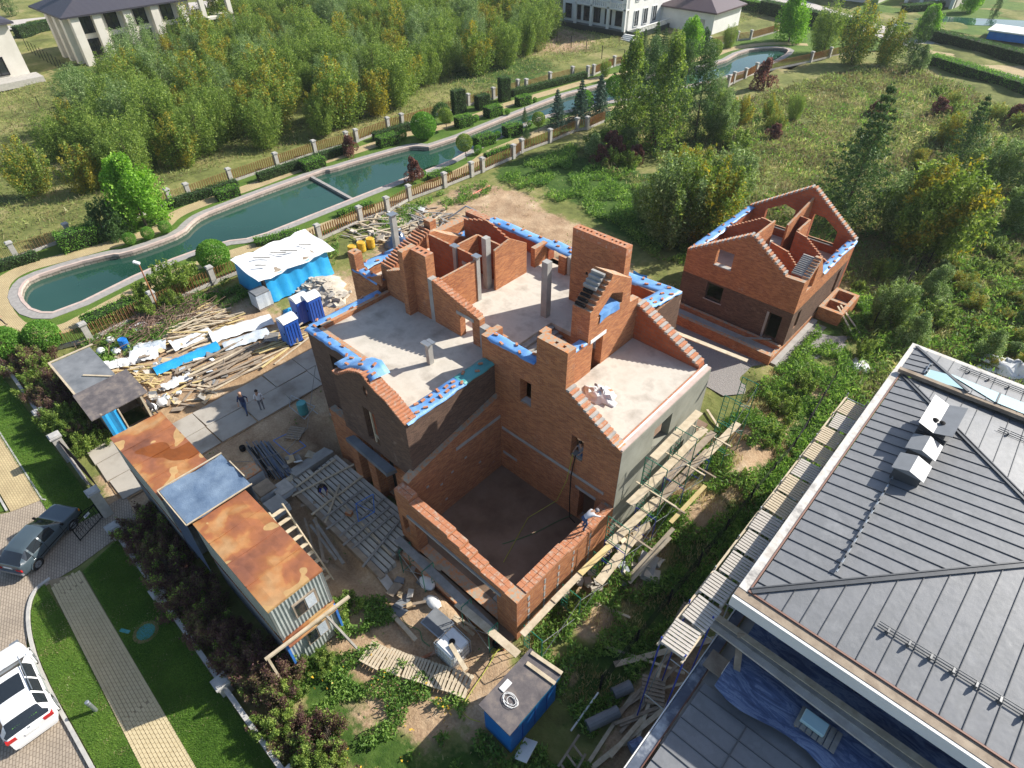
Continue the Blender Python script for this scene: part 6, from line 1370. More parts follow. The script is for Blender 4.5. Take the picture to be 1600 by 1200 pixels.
# water tank in cage
tk = empty('caged_water_tank', (-11, 7.8, 0), 'white plastic water tank in a wire cage with a board on top', 'tank', rz=0)
m = MB(); m.box(-11.6, 7.2, .2, -10.5, 8.3, 1.15); m.build('tank', MAT['white'], tk, bevel=.08)
m = MB(); m.box(-11.65, 7.15, 0, -10.45, 8.35, .14); m.build('pallet_base', MAT['oldwood'], tk); m = MB(); m.lathe((-11.05, 7.75, 1.15), [(.14, 0), (.14, .05)], 14); m.build('lid', MAT['dark'], tk)
m = MB()
for i in range(7):
    t = i/6*1.14
    for z0, z1 in ((.15, 1.17),): m.tube((-11.62+t, 7.17, z0), (-11.62+t, 7.17, z1), .012, 4); m.tube((-10.47, 7.18+t, z0), (-10.47, 7.18+t, z1), .012, 4); m.tube((-11.62, 7.18+t, z0), (-11.62, 7.18+t, z1), .012, 4); m.tube((-11.62+t, 8.33, z0), (-11.62+t, 8.33, z1), .012, 4)
for z in (.3, .6, .9, 1.17):
    m.tube((-11.62, 7.17, z), (-10.47, 7.17, z), .012, 4); m.tube((-10.47, 7.17, z), (-10.47, 8.33, z), .012, 4); m.tube((-11.62, 8.33, z), (-10.47, 8.33, z), .012, 4); m.tube((-11.62, 7.17, z), (-11.62, 8.33, z), .012, 4)
m.tube((-11.62, 7.75, 1.18), (-10.47, 7.75, 1.18), .015, 4); m.build('cage', MAT['steel'], tk)
m = MB(); m.beam((-11.0, 7.6, 1.25), (-9.7, 7.3, 1.15), .2, .04); tag(m.build('plank', MAT['wood']), 'short pale plank resting on the caged water tank', 'plank')
m = MB(); m.obox((-12.5, 8.1, .5), 1.25, 1.0, .05, .05); p = m.build('window_unit', MAT['steel']); tag(p, 'framed dark glass unit lying beside the water tank', 'window'); m = MB(); m.obox((-12.5, 8.1, .53), 1.15, .9, .02, .05); m.build('pane', MAT['feltgrey'], p)
m = MB(); m.beam((-12.3, 8.9, .1), (-10.9, 8.9, .3), .16, .05); m.beam((-12.2, 8.9, .5), (-11.0, 9.1, .5), .1, .05); tag(m.build('timber_frame', MAT['wood']), 'small pale timber frame behind the dark glass unit', 'frame')
for i in range(5): o = bpy.data.objects.new('loose_brick', BRICKM); COL.objects.link(o); o.location = (-11.9+.05*i, 6.7+.13*i, .1); o.rotation_euler = (0, 0, 1+.2*i); tag(o, 'loose orange brick at the foot of the caged water tank', 'brick', 'bricks by the water tank')
# pallets
def pallet_at(c, L, w, rz, mat, label, group, nslat=7, z=.12, parent_z=0, tilt=0):
    e = bpy.data.objects.new('pallet', None); COL.objects.link(e); e.location = c; e.rotation_euler = (tilt, 0, rz); tag(e, label, 'pallet', group)
    for i in range(nslat):
        o = bpy.data.objects.new('slat', plank_mesh(w, round(L/nslat*.72, 3), .03, mat)); COL.objects.link(o); o.parent = e; o.location = (0, -L/2+(i+.5)*L/nslat, z); o.rotation_euler = (0, 0, random.gauss(0, .015))
    for k in (-1, 0, 1):
        o = bpy.data.objects.new('bearer', plank_mesh(L, .09, .09, mat)); COL.objects.link(o); o.parent = e; o.location = (k*(w/2-.06), 0, z-.065); o.rotation_euler = (0, 0, math.pi/2)
    return e
A, Bp = G(570, 1020, .1), G(735, 1075, .1); d = (Bp-A); n = 5
for i in range(n):
    c = A+d*((i+.5)/n)+Vector((0, 0, .02)); pallet_at(c, d.length/n*.98, 1.05, math.atan2(d.y, d.x)-math.pi/2+random.gauss(0, .05), 'wood', ['pallet of the boardwalk nearest the container', 'second pallet of the boardwalk from the container', 'middle pallet of the boardwalk below the water tank', 'fourth boardwalk pallet, close boarded', 'last boardwalk pallet beside the blue shed'][i], 'boardwalk pallets', [6, 7, 7, 6, 5][i])
pz = 6.95
for i in range(13):
    y = 11.6+i*1.3; m = None
    pallet_at((-2.82+random.gauss(0, .04), y, pz-.12+random.gauss(0, .02)), 1.18, .95, random.gauss(0, .03), ['wood', 'wood', 'palewood'][i % 3] if i > 4 else random.choice(['palewood', 'oldwood', 'palewood']), ['first', 'second', 'third', 'fourth', 'fifth', 'sixth', 'seventh', 'eighth', 'ninth', 'tenth', 'eleventh', 'twelfth', 'last'][i]+' pallet of the roof side walkway counted from the near end', 'pallets of the roof side walkway', 8)
ws = empty('walkway_scaffold', (-3.5, 20, 0), 'timber and steel scaffold carrying the pallet walkway beside the metal roof', 'scaffold')
for y in np.arange(11.1, 28.6, 1.9):
    for x in (-3.35, -2.4): m = MB(); m.tube((x, y, 0), (x, y, pz+.1), .03, 6); m.build('standard', MAT['bluemetal' if int(y) % 2 else 'steel'], ws)
    m = MB(); m.tube((-3.4, y, pz-.22), (-2.35, y, pz-.22), .028, 6); m.tube((-3.35, y, 2.4), (-2.4, y, 2.4), .025, 6); m.build('transom', MAT['steel'], ws)
for x in (-3.35, -2.4): m = MB(); m.beam((x, 10.9, pz-.16), (x, 28.2, pz-.16), .08, .1); m.build('ledger', MAT['wood'], ws)
for y in (11.1, 14.9, 18.7, 22.5): m = MB(); m.tube((-3.35, y, .1), (-3.35, y+1.9, pz-.2), .02, 5); m.build('brace', MAT['steel'], ws)
for i, (px, py, rz) in enumerate(((1075, 965, .1), (1020, 1080, .5))): pallet_at((*G(px, py, .2)[:2], .2), 1.2, 1.0, rz, 'oldwood', ['pallet lying beside the walkway foot', 'pallet lying in the shade by the grey foam rolls'][i], None, 7)
for i, (px, py, t, mt) in enumerate(((462, 680, .6, 'oldwood'), (220, 513, .2, 'white'), (745, 345, 1.1, 'oldwood'), (425, 530, .9, 'greywood'))): pallet_at((*GP(px, py), .1), 1.1, 1.0, t, mt, ['slatted hatch lying by the rear of the terrace', 'white pallet lying on the brushwood heap', 'brown pallets behind the rear left tarpaulin corner', 'dark pallet at the road edge near the toilets'][i], None, 6)
for px, py, mt, lab, L in ((942, 1123, 'feltgrey', 'long grey foam roll in the shaded ditch', 1.5), (972, 1078, 'feltgrey', 'shorter grey foam roll behind the long one', .9), (995, 1165, 'bluefilm', 'pale blue film roll under the low roof eaves', .6)):
    c = G(px, py, .3); m = MB(); m.tube(c+Vector((-.2*L, -.45*L, 0)), c+Vector((.2*L, .45*L, 0)), .26, 14); tag(m.build('foam_roll', MAT[mt], smooth=False), lab, 'roll')
p, q = G(892, 1142, .2), G(935, 1082, .4); m = MB(); m.tube(p, q, .04, 8); tag(m.build('white_pipe', MAT['white']), 'white plastic pipe leaning in the ditch by the blue shed', 'pipe')
e = empty('wooden_trestle', (*GP(895, 1170), 0), 'leaning wooden ladder frame at the bottom edge in the ditch', 'ladder')
for a, b in (((872, 1198), (905, 1148)), ((900, 1205), (915, 1178))): m = MB(); m.beam(G(*a, .4), G(*b, .8), .09, .07); m.build('stringer', MAT['oldwood'], e)
for t in (.1, .4, .7): a = G(872, 1198, .4).lerp(G(905, 1148, .8), t); m = MB(); m.beam(a, a+Vector((.55, -.1, 0)), .08, .04); m.build('rung', MAT['oldwood'], e)
o = film('plastic_cover', -1.6, -.1, 30.9, 32.6, 8.6, MAT['film'], 'x', 8) if False else None
c = G(1345, 572, .3); drape('white_debris', (c.x, c.y), 1.0, 1.4, .5, 'white', 'white sheets and timber beyond the far corner of the metal roof', 43, 'debris'); c = G(1585, 580, .3); drape('white_debris', (c.x, c.y), 3, 1.5, .9, 'white', 'pale sheet covered stack behind the metal roof at the right edge', 44, 'debris')
m = MB(); c = G(1010, 885, .3); m.obox((c.x, c.y, .35), .9, 1.3, .12, .3, tilt=(.3, .2)); tag(m.build('concrete_slab', MAT['concrete']), 'tilted broken concrete slab right of the scaffold foot', 'slab')
# pipes and frames left of the terrace
for i in range(44):
    a = G(392+random.uniform(-8, 34), 694+random.uniform(-6, 6), .06+.02*i/6); m = MB(); dd = (G(432, 742)-G(397, 694))*random.uniform(.8, 1.15)+Vector((random.gauss(0, .12), random.gauss(0, .12), 0))
    m.tube(a, a+dd, .03, 6); tag(m.build('steel_pipe', MAT[['dark', 'feltgrey', 'navyfilm', 'feltgrey'][i % 4]]), 'dark steel pipe in the loose bundle left of the terrace', 'pipe', 'steel pipes left of the terrace')
def frame(pts, mat, label, r=.025, z=.1, cat='frame', cross=()):
    P = [G(*p[:2], p[2] if len(p) > 2 else z) for p in pts]; m = MB(); m.path(P+[P[0]], r, 6)
    for a, b in cross: m.tube(P[a], P[b], r*.7, 5)
    return tag(m.build('blue_guardrail', MAT[mat]), label, 'guardrail')
frame([(427, 688), (452, 676), (478, 697), (454, 711)], 'lblue', 'blue steel frame lying flat on the soil left of the terrace')
frame([(556, 787, .7), (583, 772, 1.4), (585, 800, .8), (560, 815, .7)], 'lblue', 'blue steel frame standing on the stepped terrace', cross=((0, 2),))
tr = empty('steel_trestle', (*GP(478, 640), 0), 'pale steel trestle lying beside the drum by the road', 'trestle')
for a, b in (((455, 618, .6), (492, 635, .6)), ((452, 635, .1), (476, 655, .1)), ((455, 618, .6), (452, 635, .1)), ((492, 635, .6), (476, 655, .1)), ((470, 626, .6), (497, 647, .1))): m = MB(); m.tube(G(*a), G(*b), .025, 6); m.build('bar', MAT['steel'], tr)
st = empty('cutting_bench', (*GP(715, 340), 0), 'grey steel bench behind the rear left corner of the house', 'bench')
for a, b in (((700, 342, .1), (728, 322, 1.0)), ((728, 322, 1.0), (745, 330, .9)), ((712, 345, .8), (740, 332, .8)), ((745, 330, .9), (748, 345, 0))): m = MB(); m.beam(G(*a), G(*b), .12, .1); m.build('bar', MAT['steel'], st)
m = MB(); m.obox((-20.5, 9.0, .8), .35, .25, .25, .4); tag(m.build('brick_stack', OR), 'small stack of orange bricks on the stepped terrace', 'bricks')
# rusty lamp pole
p0, p1 = Vector((*GP(250, 487), 0)), Vector((*GP(250, 487), 0))+Vector((0, 0, 4.25)); lp = empty('lamp_pole', p0, 'leaning rusty lamp pole beside the brushwood heap', 'lamp')
m = MB(); m.tube(p0, p1+Vector((-.25, .1, 0)), .06, 8, 0, .045); m.build('pole', MAT['rust'], lp); m = MB(); m.obox(p1+Vector((-.3, 0, .05)), .5, .25, .18, .6, tilt=(.3, .4)); m.build('lamp_head', MAT['white'], lp, bevel=.04)

# ------------------------------------------------------------------ scaffolds
def sframe(root, a, b, z0, z1, mat='green', rungs=5):
    a, b = Vector(a), Vector(b); m = MB()
    for p in (a, b): m.tube(p+Vector((0, 0, z0)), p+Vector((0, 0, z1)), .024, 6)
    m.tube(a+Vector((0, 0, z1)), b+Vector((0, 0, z1)), .022, 6); m.tube(a+Vector((0, 0, z0+.15)), b+Vector((0, 0, z0+.15)), .02, 6)
    q = a.lerp(b, .32); m.tube(q+Vector((0, 0, z0+.15)), q+Vector((0, 0, z1)), .018, 5)
    for i in range(rungs): z = z0+.35+(z1-z0-.45)*i/rungs; m.tube(a+Vector((0, 0, z)), q+Vector((0, 0, z)), .015, 5)
    m.build('frame', MAT[mat], root)
def scaff(name, pts_, x_in, x_out, lifts, label, mats_=('green', 'bluemetal'), along='y'):
    root = empty(name, ((x_in+x_out)/2, pts_[0], 0), label, 'scaffold') if along == 'y' else empty(name, (pts_[0], (x_in+x_out)/2, 0), label, 'scaffold')
    P = (lambda u, c: (c, u, 0)) if along == 'y' else (lambda u, c: (u, c, 0))
    for i, u in enumerate(pts_):
        z = 0
        for k in range(lifts[i]): sframe(root, P(u, x_in), P(u, x_out), z, z+1.9, mats_[1] if k == 0 and len(mats_) > 1 else mats_[0]); z += 1.93
    for i in range(len(pts_)-1):
        for k in range(min(lifts[i], lifts[i+1])):
            m = MB(); a, b = P(pts_[i], x_out), P(pts_[i+1], x_out); z = 1.93*k
            m.tube((a[0], a[1], z+.3), (b[0], b[1], z+1.7), .014, 5); m.tube((a[0], a[1], z+1.7), (b[0], b[1], z+.3), .014, 5); m.build('cross_brace', MAT['steel'], root)
    return root
scaff('frame_scaffold', [16.2, 18.9, 21.6, 24.3], -8.95, -7.75, [2, 3, 3, 2], 'green and blue tubular scaffold against the grey rendered wall')
scaff('frame_scaffold', [10.2, 12.9, 15.3], -8.95, -7.9, [1, 1, 1], 'low green scaffold along the outside of the garage wall', ('green',))
scaff('frame_scaffold', [-16.0, -14.3], 9.6, 8.9, [1, 1], 'green scaffold frames before the garage opening beside the terrace', ('green',), 'x')
scaff('frame_scaffold', [-11.6, -9.9], 9.5, 8.9, [1, 1], 'green scaffold frame at the near corner of the garage', ('green',), 'x')
scaff('frame_scaffold', [25.4, 27.4], -8.3, -7.4, [3, 3], 'green scaffold behind the raked gable wall', ('green',))
def deck(p, q, w, mat, label, n=1, group='scaffold planks'):
    m = MB(); m.beam(p, q, w, .05); return tag(m.build('scaffold_plank', MAT[mat]), label, 'plank', group)
DK = [((-8.75, 19.3, 5.5), (-8.75, 23.6, 5.55), .42, 'wood', 'highest pale plank of the scaffold on the rendered wall'), ((-8.6, 17.4, 3.9), (-8.5, 20.2, 3.95), .42, 'wood', 'pale plank of the middle scaffold level, near half'), ((-8.55, 20.1, 3.85), (-8.5, 24.4, 3.9), .4, 'wood', 'pale plank of the middle scaffold level, far half'), ((-8.1, 20.0, 3.9), (-8.0, 24.4, 3.95), .36, 'oldwood', 'outer weathered plank of the middle scaffold level'),
      ((-8.6, 16.0, 2.0), (-8.4, 20.0, 2.02), .45, 'wood', 'long plank of the lowest scaffold level below the window'), ((-8.3, 19.2, 2.0), (-8.1, 24.8, 2.1), .42, 'oldwood', 'weathered plank of the lowest scaffold level, far half'), ((-8.0, 24.2, 2.1), (-7.9, 27.8, 2.2), .4, 'wood', 'plank leading past the end of the rendered wall'),
      ((-8.7, 9.8, 1.95), (-8.7, 12.4, 1.95), .3, 'wood', 'nearest plank of the garage side scaffold'), ((-8.7, 11.9, 2.0), (-8.65, 14.2, 2.0), .3, 'wood', 'second plank of the garage side scaffold'), ((-8.65, 13.8, 2.05), (-8.55, 16.1, 2.0), .3, 'yellowwood', 'yellow perforated plank of the garage side scaffold'), ((-7.9, 14.3, 1.5), (-8.1, 17.6, 1.5), .45, 'wood', 'broad pale board below the near green scaffold frame'),
      ((-16.6, 9.3, 1.95), (-9.8, 9.2, 1.6), .4, 'greywood', 'long grey board crossing before the garage opening'), ((-12.0, 9.0, 1.7), (-8.3, 9.1, 1.75), .36, 'wood', 'pale board at the near garage corner'), ((-7.3, 16.2, .4), (-6.9, 19.3, 1.6), .2, 'wood', 'sloping pale plank outside the scaffold'), ((-7.1, 15.9, .4), (-6.75, 18.8, 1.5), .18, 'wood', 'second sloping pale plank outside the scaffold'), ((-7.2, 19.5, 1.6), (-7.0, 22.5, 2.0), .22, 'yellowwood', 'yellowish plank tied outside the far scaffold bay'),
      ((-13.5, 26.0, 7.6), (-8.2, 27.0, 7.2), .28, 'wood', 'long pale board reaching out over the raked wall to the rear scaffold')]
for a, b, w, mt, lab in DK: deck(a, b, w, mt, lab)
for i, (y, z) in enumerate([(17.3, 1.9), (18.9, 3.75), (20.3, 1.9), (21.6, 3.75), (23.5, 1.9), (24.3, 3.75)]): deck((-9.2, y, z), (-6.9, y+.05, z-.1), .09, 'wood' if i % 2 else 'oldwood', 'putlog timber sticking out across the rendered wall scaffold')

# ------------------------------------------------------------------ fences, pillars, gate
SW = MAT['stone']
def pillar(root, x, y, h, s=.42, cap=.1):
    m = MB(); m.box(x-s/2, y-s/2, -.05, x+s/2, y+s/2, h); p = m.build('pillar', SW, root)
    m = MB(); m.box(x-s/2-.07, y-s/2-.07, h, x+s/2+.07, y+s/2+.07, h+.09); m.box(x-s/2, y-s/2, h+.09, x+s/2, y+s/2, h+.15); m.build('cap', MAT['kerb'], p)
def slat_fence(name, pts_, label, h=1.35):
    r = empty(name, (pts_[0][0], pts_[0][1], 0), label, 'fence')
    for i, (a, b) in enumerate(zip(pts_, pts_[1:])):
        a, b = Vector((a[0], a[1], 0)), Vector((b[0], b[1], 0)); d = (b-a); L = d.length; d.normalize()
        if i: pillar(r, a.x, a.y, h+.12)
        nseg = max(1, round(L/9)) if L > 12 else 1
        for s in range(1, nseg): c = a+d*(L*s/nseg); pillar(r, c.x, c.y, h+.12)
        m = MB(); m.beam(a+Vector((0, 0, .12)), b+Vector((0, 0, .12)), .22, .28); m.build('plinth', SW, r)
        m = MB(); n = int(L/.13)
        for k in range(n): c = a+d*((k+.5)*L/n)+Vector((0, 0, .26+(h-.3)/2)); nn = Vector((-d.y, d.x, 0)); c = c+nn*(.05 if k % 2 else -.05); m.beam(c-Vector((0, 0, (h-.3)/2)), c+Vector((0, 0, (h-.3)/2)), .02, .1, 0, d.cross(Vector((0,0,1))))
        tag(m.build('slat_panel', MAT['slat'], r), kind='stuff')
    return r
slat_fence('canal_fence', NEARF, 'near fence of stone pillars and brown slats along the canal path')
slat_fence('canal_fence', NEARF2, 'right hand run of slat fence past the tall spruces')
slat_fence('canal_fence', FARF, 'far fence of stone pillars and brown slats before the birch thicket')
wl = empty('street_wall', (-20, 0, 0), 'low street wall with pale coping and capped pillars along the hedge', 'wall')
for x0, x1, y0, y1 in ((-28.6, 0, -.02, -.25),):
    m = MB(); m.extr([[(x0, y0-.07), (x1, y1-.07), (x1, y1+.07), (x0, y0+.07)]], 'z', 0, .5); m.build('wall', SW, wl)
    m = MB(); m.extr([[(x0, y0-.1), (x1, y1-.1), (x1, y1+.1), (x0, y0+.1)]], 'z', .503, .56); m.build('coping', MAT['kerb'], wl)
for x in (-29.05, -23.56, -17.28, -12.0): pillar(wl, x, -.02+.23*(x+28.6)/-28.6*1.0, .75, .5)
wl2 = empty('street_wall', (-43, .3, 0), 'low wall left of the gate along the red hedge', 'wall')
m = MB(); m.extr([[(-62, .55), (-34.0, .2), (-34.0, .34), (-62, .69)]], 'z', 0, .5); m.build('wall', SW, wl2); m = MB(); m.extr([[(-62, .52), (-34.0, .17), (-34.0, .37), (-62, .72)]], 'z', .503, .56); m.build('coping', MAT['kerb'], wl2)
for x, y in ((-50.4, .52), (-41.5, .4), (-37.0, .3), (-31.0, .2)): pillar(wl2, x, y, .9 if x < -38 else 1.9, .5)
def iron_gate(root, a, b, h, n, mat='dark'):
    a, b = Vector(a), Vector(b); d = b-a; up = Vector((0, 0, 1))
    m = MB(); m.tube(a+up*.1, b+up*.1, .025, 6); m.tube(a+up*(h*.85), b+up*(h*.85), .025, 6); m.tube(a+up*.05, a+up*h*.9, .03, 6); m.tube(b+up*.05, b+up*h*.9, .03, 6)
    for i in range(n+1):
        t = i/n; m.tube(a+d*t+up*.1, a+d*t+up*(h*(.86+.14*math.sin(math.pi*t))), .011, 5)
    pts = [a+d*(i/14)+up*(h*(.86+.16*math.sin(math.pi*i/14))) for i in range(15)]; m.path(pts, .02, 6)
    for cx in (.2, .5, .8):
        c = a+d*cx+up*(h*.5); du = d.normalized(); pts = [c+du*(.22*(1-k/22)*math.cos(k*.55))+up*(.22*(1-k/22)*math.sin(k*.55)) for k in range(18)]; m.path(pts, .012, 5)
    m.build('gate_leaf', MAT[mat], root)
gt_ = empty('driveway_gate', (-34, .3, 0), 'wrought iron driveway gate leaf swung inwards between pale pillars', 'gate'); iron_gate(gt_, (-36.7, .35, 0), (-33.5, .55, 0), 1.9, 18)
m = MB(); m.box(-36.7, .28, .1, -31.4, .32, 1.6); m.build('gate_sheet', MAT['felt'], gt_)
wg = empty('wicket_gate', (-30.3, -.3, 0), 'small wrought iron wicket gate standing open with a white number plate', 'gate'); iron_gate(wg, (-30.9, -.1, 0), (-30.2, -1.5, 0), 1.35, 9)
m = MB(); c = Vector((-30.62, -.62, 1.02)); m.obox(c, .34, .02, .16, math.atan2(-1.4, .7)); pl_ = m.build('number_plate', MAT['white'], wg)
tc = bpy.data.curves.new('house_number', 'FONT'); tc.body = '148'; tc.size = .15; tc.extrude = .002; tc.align_x = 'CENTER'; tc.align_y = 'CENTER'; to = bpy.data.objects.new('house_number', tc); COL.objects.link(to)
bpy.context.view_layer.update(); nm_ = bpy.data.meshes.new_from_object(to.evaluated_get(bpy.context.evaluated_depsgraph_get())); bpy.data.objects.remove(to); nm_.materials.clear(); nm_.materials.append(MAT['bluemetal'])
to = link_mesh('digits', nm_, pl_); to.location = (c.x-wg.location.x+.018, c.y-wg.location.y+.008, c.z); to.rotation_euler = (R(90), 0, math.atan2(-1.4, .7))
bl = empty('bollard_lamp', (-20.6, -4.33, 0), 'grey cylindrical bollard lamp on the grass verge', 'lamp')
m = MB(); m.lathe((-20.6, -4.33, 0), [(.085, 0), (.085, .72)], 16); m.build('post', MAT['steel'], bl, smooth=False); m = MB(); m.lathe((-20.6, -4.33, .72), [(.07, 0), (.07, .1), (.09, .1), (.09, .16), (.05, .18)], 16); m.build('lamp_head', MAT['steel'], bl)
m = MB(); m.lathe((-22.55, -1.35, .025), [(.42, 0), (.40, .02), (.02, .025)], 24); o = m.build('manhole_cover', MAT['tarpteal']); tag(o, 'round teal manhole cover in the shaded lawn', 'manhole cover')
m = MB(); m.lathe((-22.55, -1.35, .018), [(.58, 0), (.55, .012)], 18); m.build('worn_soil_ring', MAT['soil'], o)
m = MB(); m.obox((-23.3, -2.0, .05), .5, .16, .03, .5); tag(m.build('paper_scrap', MAT['tarpteal']), 'pale teal strip of paper on the shaded lawn', 'litter')
def wire_fence(name, pts_, h, label, step=2.5, mesh=True):
    r = empty(name, (pts_[0][0], pts_[0][1], 0), label, 'fence')
    L = []
    for a, b in zip(pts_, pts_[1:]):
        a, b = Vector((*a[:2], 0)), Vector((*b[:2], 0)); n = max(1, int((b-a).length/step)); L += [a.lerp(b, i/n) for i in range(n)]
    L.append(Vector((*pts_[-1][:2], 0)))
    for p in L: m = MB(); m.box(p.x-.04, p.y-.04, 0, p.x+.04, p.y+.04, h); m.build('post', MAT['dark'], r)
    m = MB()
    for a, b in zip(L, L[1:]):
        for z in np.linspace(.25, h-.05, 6 if mesh else 2): m.tube(a+Vector((0, 0, z)), b+Vector((0, 0, z)), .012 if mesh else .008, 3)
    m.build('wire', MAT['dark'], r)
wire_fence('boundary_fence', [(-5.2, 11), (-5.1, 24.7), (-5.0, 30), (-5.6, 37.6)], 1.3, 'dark wire fence between the house plot and the metal roofed house')
wire_fence('boundary_fence', [(-5.9, 46), (-5.9, 56), (-4.8, 65), (-3.4, 74)], 1.6, 'dark mesh fence running off behind the brick outbuilding', 2.2)
wire_fence('boundary_fence', [G(*p)[:2] for p in [(870, 68), (940, 92), (1010, 105), (1090, 92)]], 2, 'dark post fence before the white mansion', 3.5, False)
wire_fence('boundary_fence', [G(*p)[:2] for p in [(45, 80), (95, 110), (150, 148)]], 2, 'dark post fence right of the corner house', 2.2, False)
wire_fence('boundary_fence', [G(*p)[:2] for p in [(0, 185), (65, 172), (130, 155)]], 1.8, 'thin post fence across the left meadow', 9, False)

# ------------------------------------------------------------------ cars
def prof(xs, keys):
    kx = [k[0] for k in keys]; kv = [k[1] for k in keys]; out = []
    for x in xs:
        i = max(0, min(len(kx)-2, sum(1 for a in kx[1:-1] if x >= a))); t = (x-kx[i])/(kx[i+1]-kx[i]); t = max(0, min(1, t)); t = t*t*(3-2*t)*.35+t*.65
        out.append(kv[i]+(kv[i+1]-kv[i])*t)
    return out
def car(name, pos, rz, label, paint, L, Wd, Hh, top, belt, width, roofw, gl, wheels, wr, hb=None):
    """top/belt/width/roofw: keyframes along the car (x forward, 0 at the rear)"""
    e = empty(name, pos, label, 'car', rz=rz)
    n = 46; xs = [L*i/(n-1) for i in range(n)]; T, Bt, Wv, Rw = prof(xs, top), prof(xs, belt), prof(xs, width), prof(xs, roofw)
    def ring(i):
        x, t, b, w, r = xs[i]-L/2, T[i], Bt[i], Wv[i]/2, Rw[i]/2; b = min(b, t-.01); gh = t-b; r = min(r, w) if gh > .12 else w*.93
        half = [(w*.86, .22), (w*.97, .3), (w, .48), (w, b*.78), (w*.985, b-.03), (w*.955, b), (w*.955+(r-w*.955)*.5, b+gh*.5), (r, t-.05*min(1, gh*3)), (r-.1, t-.008), (r*.45, t+.008), (0, t+.012)]
        return [(x, y, z) for y, z in half] + [(x, -y, z) for y, z in half[::-1][1:]]
    G0 = [ring(i) for i in range(n)]; body = MB(); glass = {}
    k = len(G0[0])
    def zone(i, j):
        x = (xs[i]+xs[i+1])/2; js = min(j, k-2-j)
        if js in (5, 6):
            for nm, a, b in gl['side']:
                if a <= x <= b: return nm+('_l' if j < k/2 else '_r')
            if gl['front'][0] <= x <= gl['front'][1] or gl['rear'][0] <= x <= gl['rear'][1]: return None
        if js >= 7:
            if gl['front'][0] <= x <= gl['front'][1]: return 'windscreen'
            if gl['rear'][0] <= x <= gl['rear'][1]: return 'rear_window'
            if gl.get('sun') and gl['sun'][0] <= x <= gl['sun'][1] and js >= 8: return 'sunroof'
        return None
    for i in range(n-1):
        for j in range(k-1):
            q = [G0[i][j], G0[i+1][j], G0[i+1][j+1], G0[i][j+1]]; z = zone(i, j)
            if z: glass.setdefault(z, MB()).add(q, [(0, 1, 2, 3)])
            else: body.add(q, [(0, 1, 2, 3)])
    body.add(G0[0], [tuple(range(k))]); body.add(G0[-1], [tuple(range(k-1, -1, -1))]); body.add([G0[i][0] for i in range(n)]+[G0[i][-1] for i in range(n)], [(i, i+1, n+i+1, n+i) for i in range(n-1)])
    me = body.mesh(name+'_body', paint); bm = bmesh.new(); bm.from_mesh(me); bmesh.ops.remove_doubles(bm, verts=bm.verts[:], dist=.001); bmesh.ops.recalc_face_normals(bm, faces=bm.faces[:])
    for f in bm.faces: f.smooth = len(f.verts) <= 4
    bm.to_mesh(me); bm.free(); b = link_mesh('body', me, e)
    for z, g in glass.items():
        nm = 'side_window' if z[-2:] in ('_l', '_r') else z; me = g.mesh(nm, MAT['glass'], smooth=True); bm = bmesh.new(); bm.from_mesh(me); bmesh.ops.remove_doubles(bm, verts=bm.verts[:], dist=.001); bmesh.ops.recalc_face_normals(bm, faces=bm.faces[:])
        bm.to_mesh(me); bm.free(); link_mesh(nm, me, e)
    for x in wheels:
        for s in (-1, 1):
            w = max(v for _, v in width)/2; y = s*(w-.09)
            o = MB(); o.tube((x-L/2, y-.1, wr), (x-L/2, y+.1, wr), wr, 22); t = o.build('wheel', MAT['tyre'], e)
            o = MB(); o.tube((x-L/2, y+s*.08, wr), (x-L/2, y+s*.108, wr), wr*.66, 18)
            rm = o.build('rim', MAT['steel'], t); o = MB(); o.tube((x-L/2, y+s*.1, wr), (x-L/2, y+s*.12, wr), wr*.2, 10)
            for a in range(5): an = a*6.283/5; o.beam((x-L/2, y+s*.113, wr), (x-L/2+wr*.6*math.cos(an), y+s*.113, wr+wr*.6*math.sin(an)), .05, .03, 0, (0, 1, 0))
            o.build('hub', MAT['capmetal'], t)
            o = MB(); pts = [(x-L/2+(wr+.07)*math.cos(a), s*(w+.004), wr+(wr+.07)*math.sin(a)) for a in np.linspace(0, math.pi, 13)]
            for p, q in zip(pts, pts[1:]): o.beam(p, q, .05, .05, 0, (0, 1, 0))
            o.build('wheel_arch', paint, e)
            o = MB(); o.lathe((0, 0, 0), [(.01, 0)], 3) if False else None
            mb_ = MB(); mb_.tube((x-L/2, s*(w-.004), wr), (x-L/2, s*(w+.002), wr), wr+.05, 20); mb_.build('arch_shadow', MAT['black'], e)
    return e
MAT['tyre'] = M_flat('tyre_rubber', (.02, .02, .02), .9)
def carpaint(name, c):
    k_ = NT(name); k_.col(c).rough(.28).spec(.6); k_.b.inputs['Coat Weight'].default_value = .6; k_.b.inputs['Coat Roughness'].default_value = .06; return k_.m
P1 = carpaint('slate_blue_paint', (.06, .085, .10)); P2 = carpaint('white_paint', (.82, .82, .82))
pr, pf = G(62, 878, .27), G(114, 820, .27); dr = (pf-pr); ang = math.atan2(dr.y, dr.x); mid_ = (pr+pf)/2; nn = Vector((-math.sin(ang), math.cos(ang), 0)); cc = mid_+nn*.8-Vector((math.cos(ang), math.sin(ang), 0))*.02; cc.z = 0
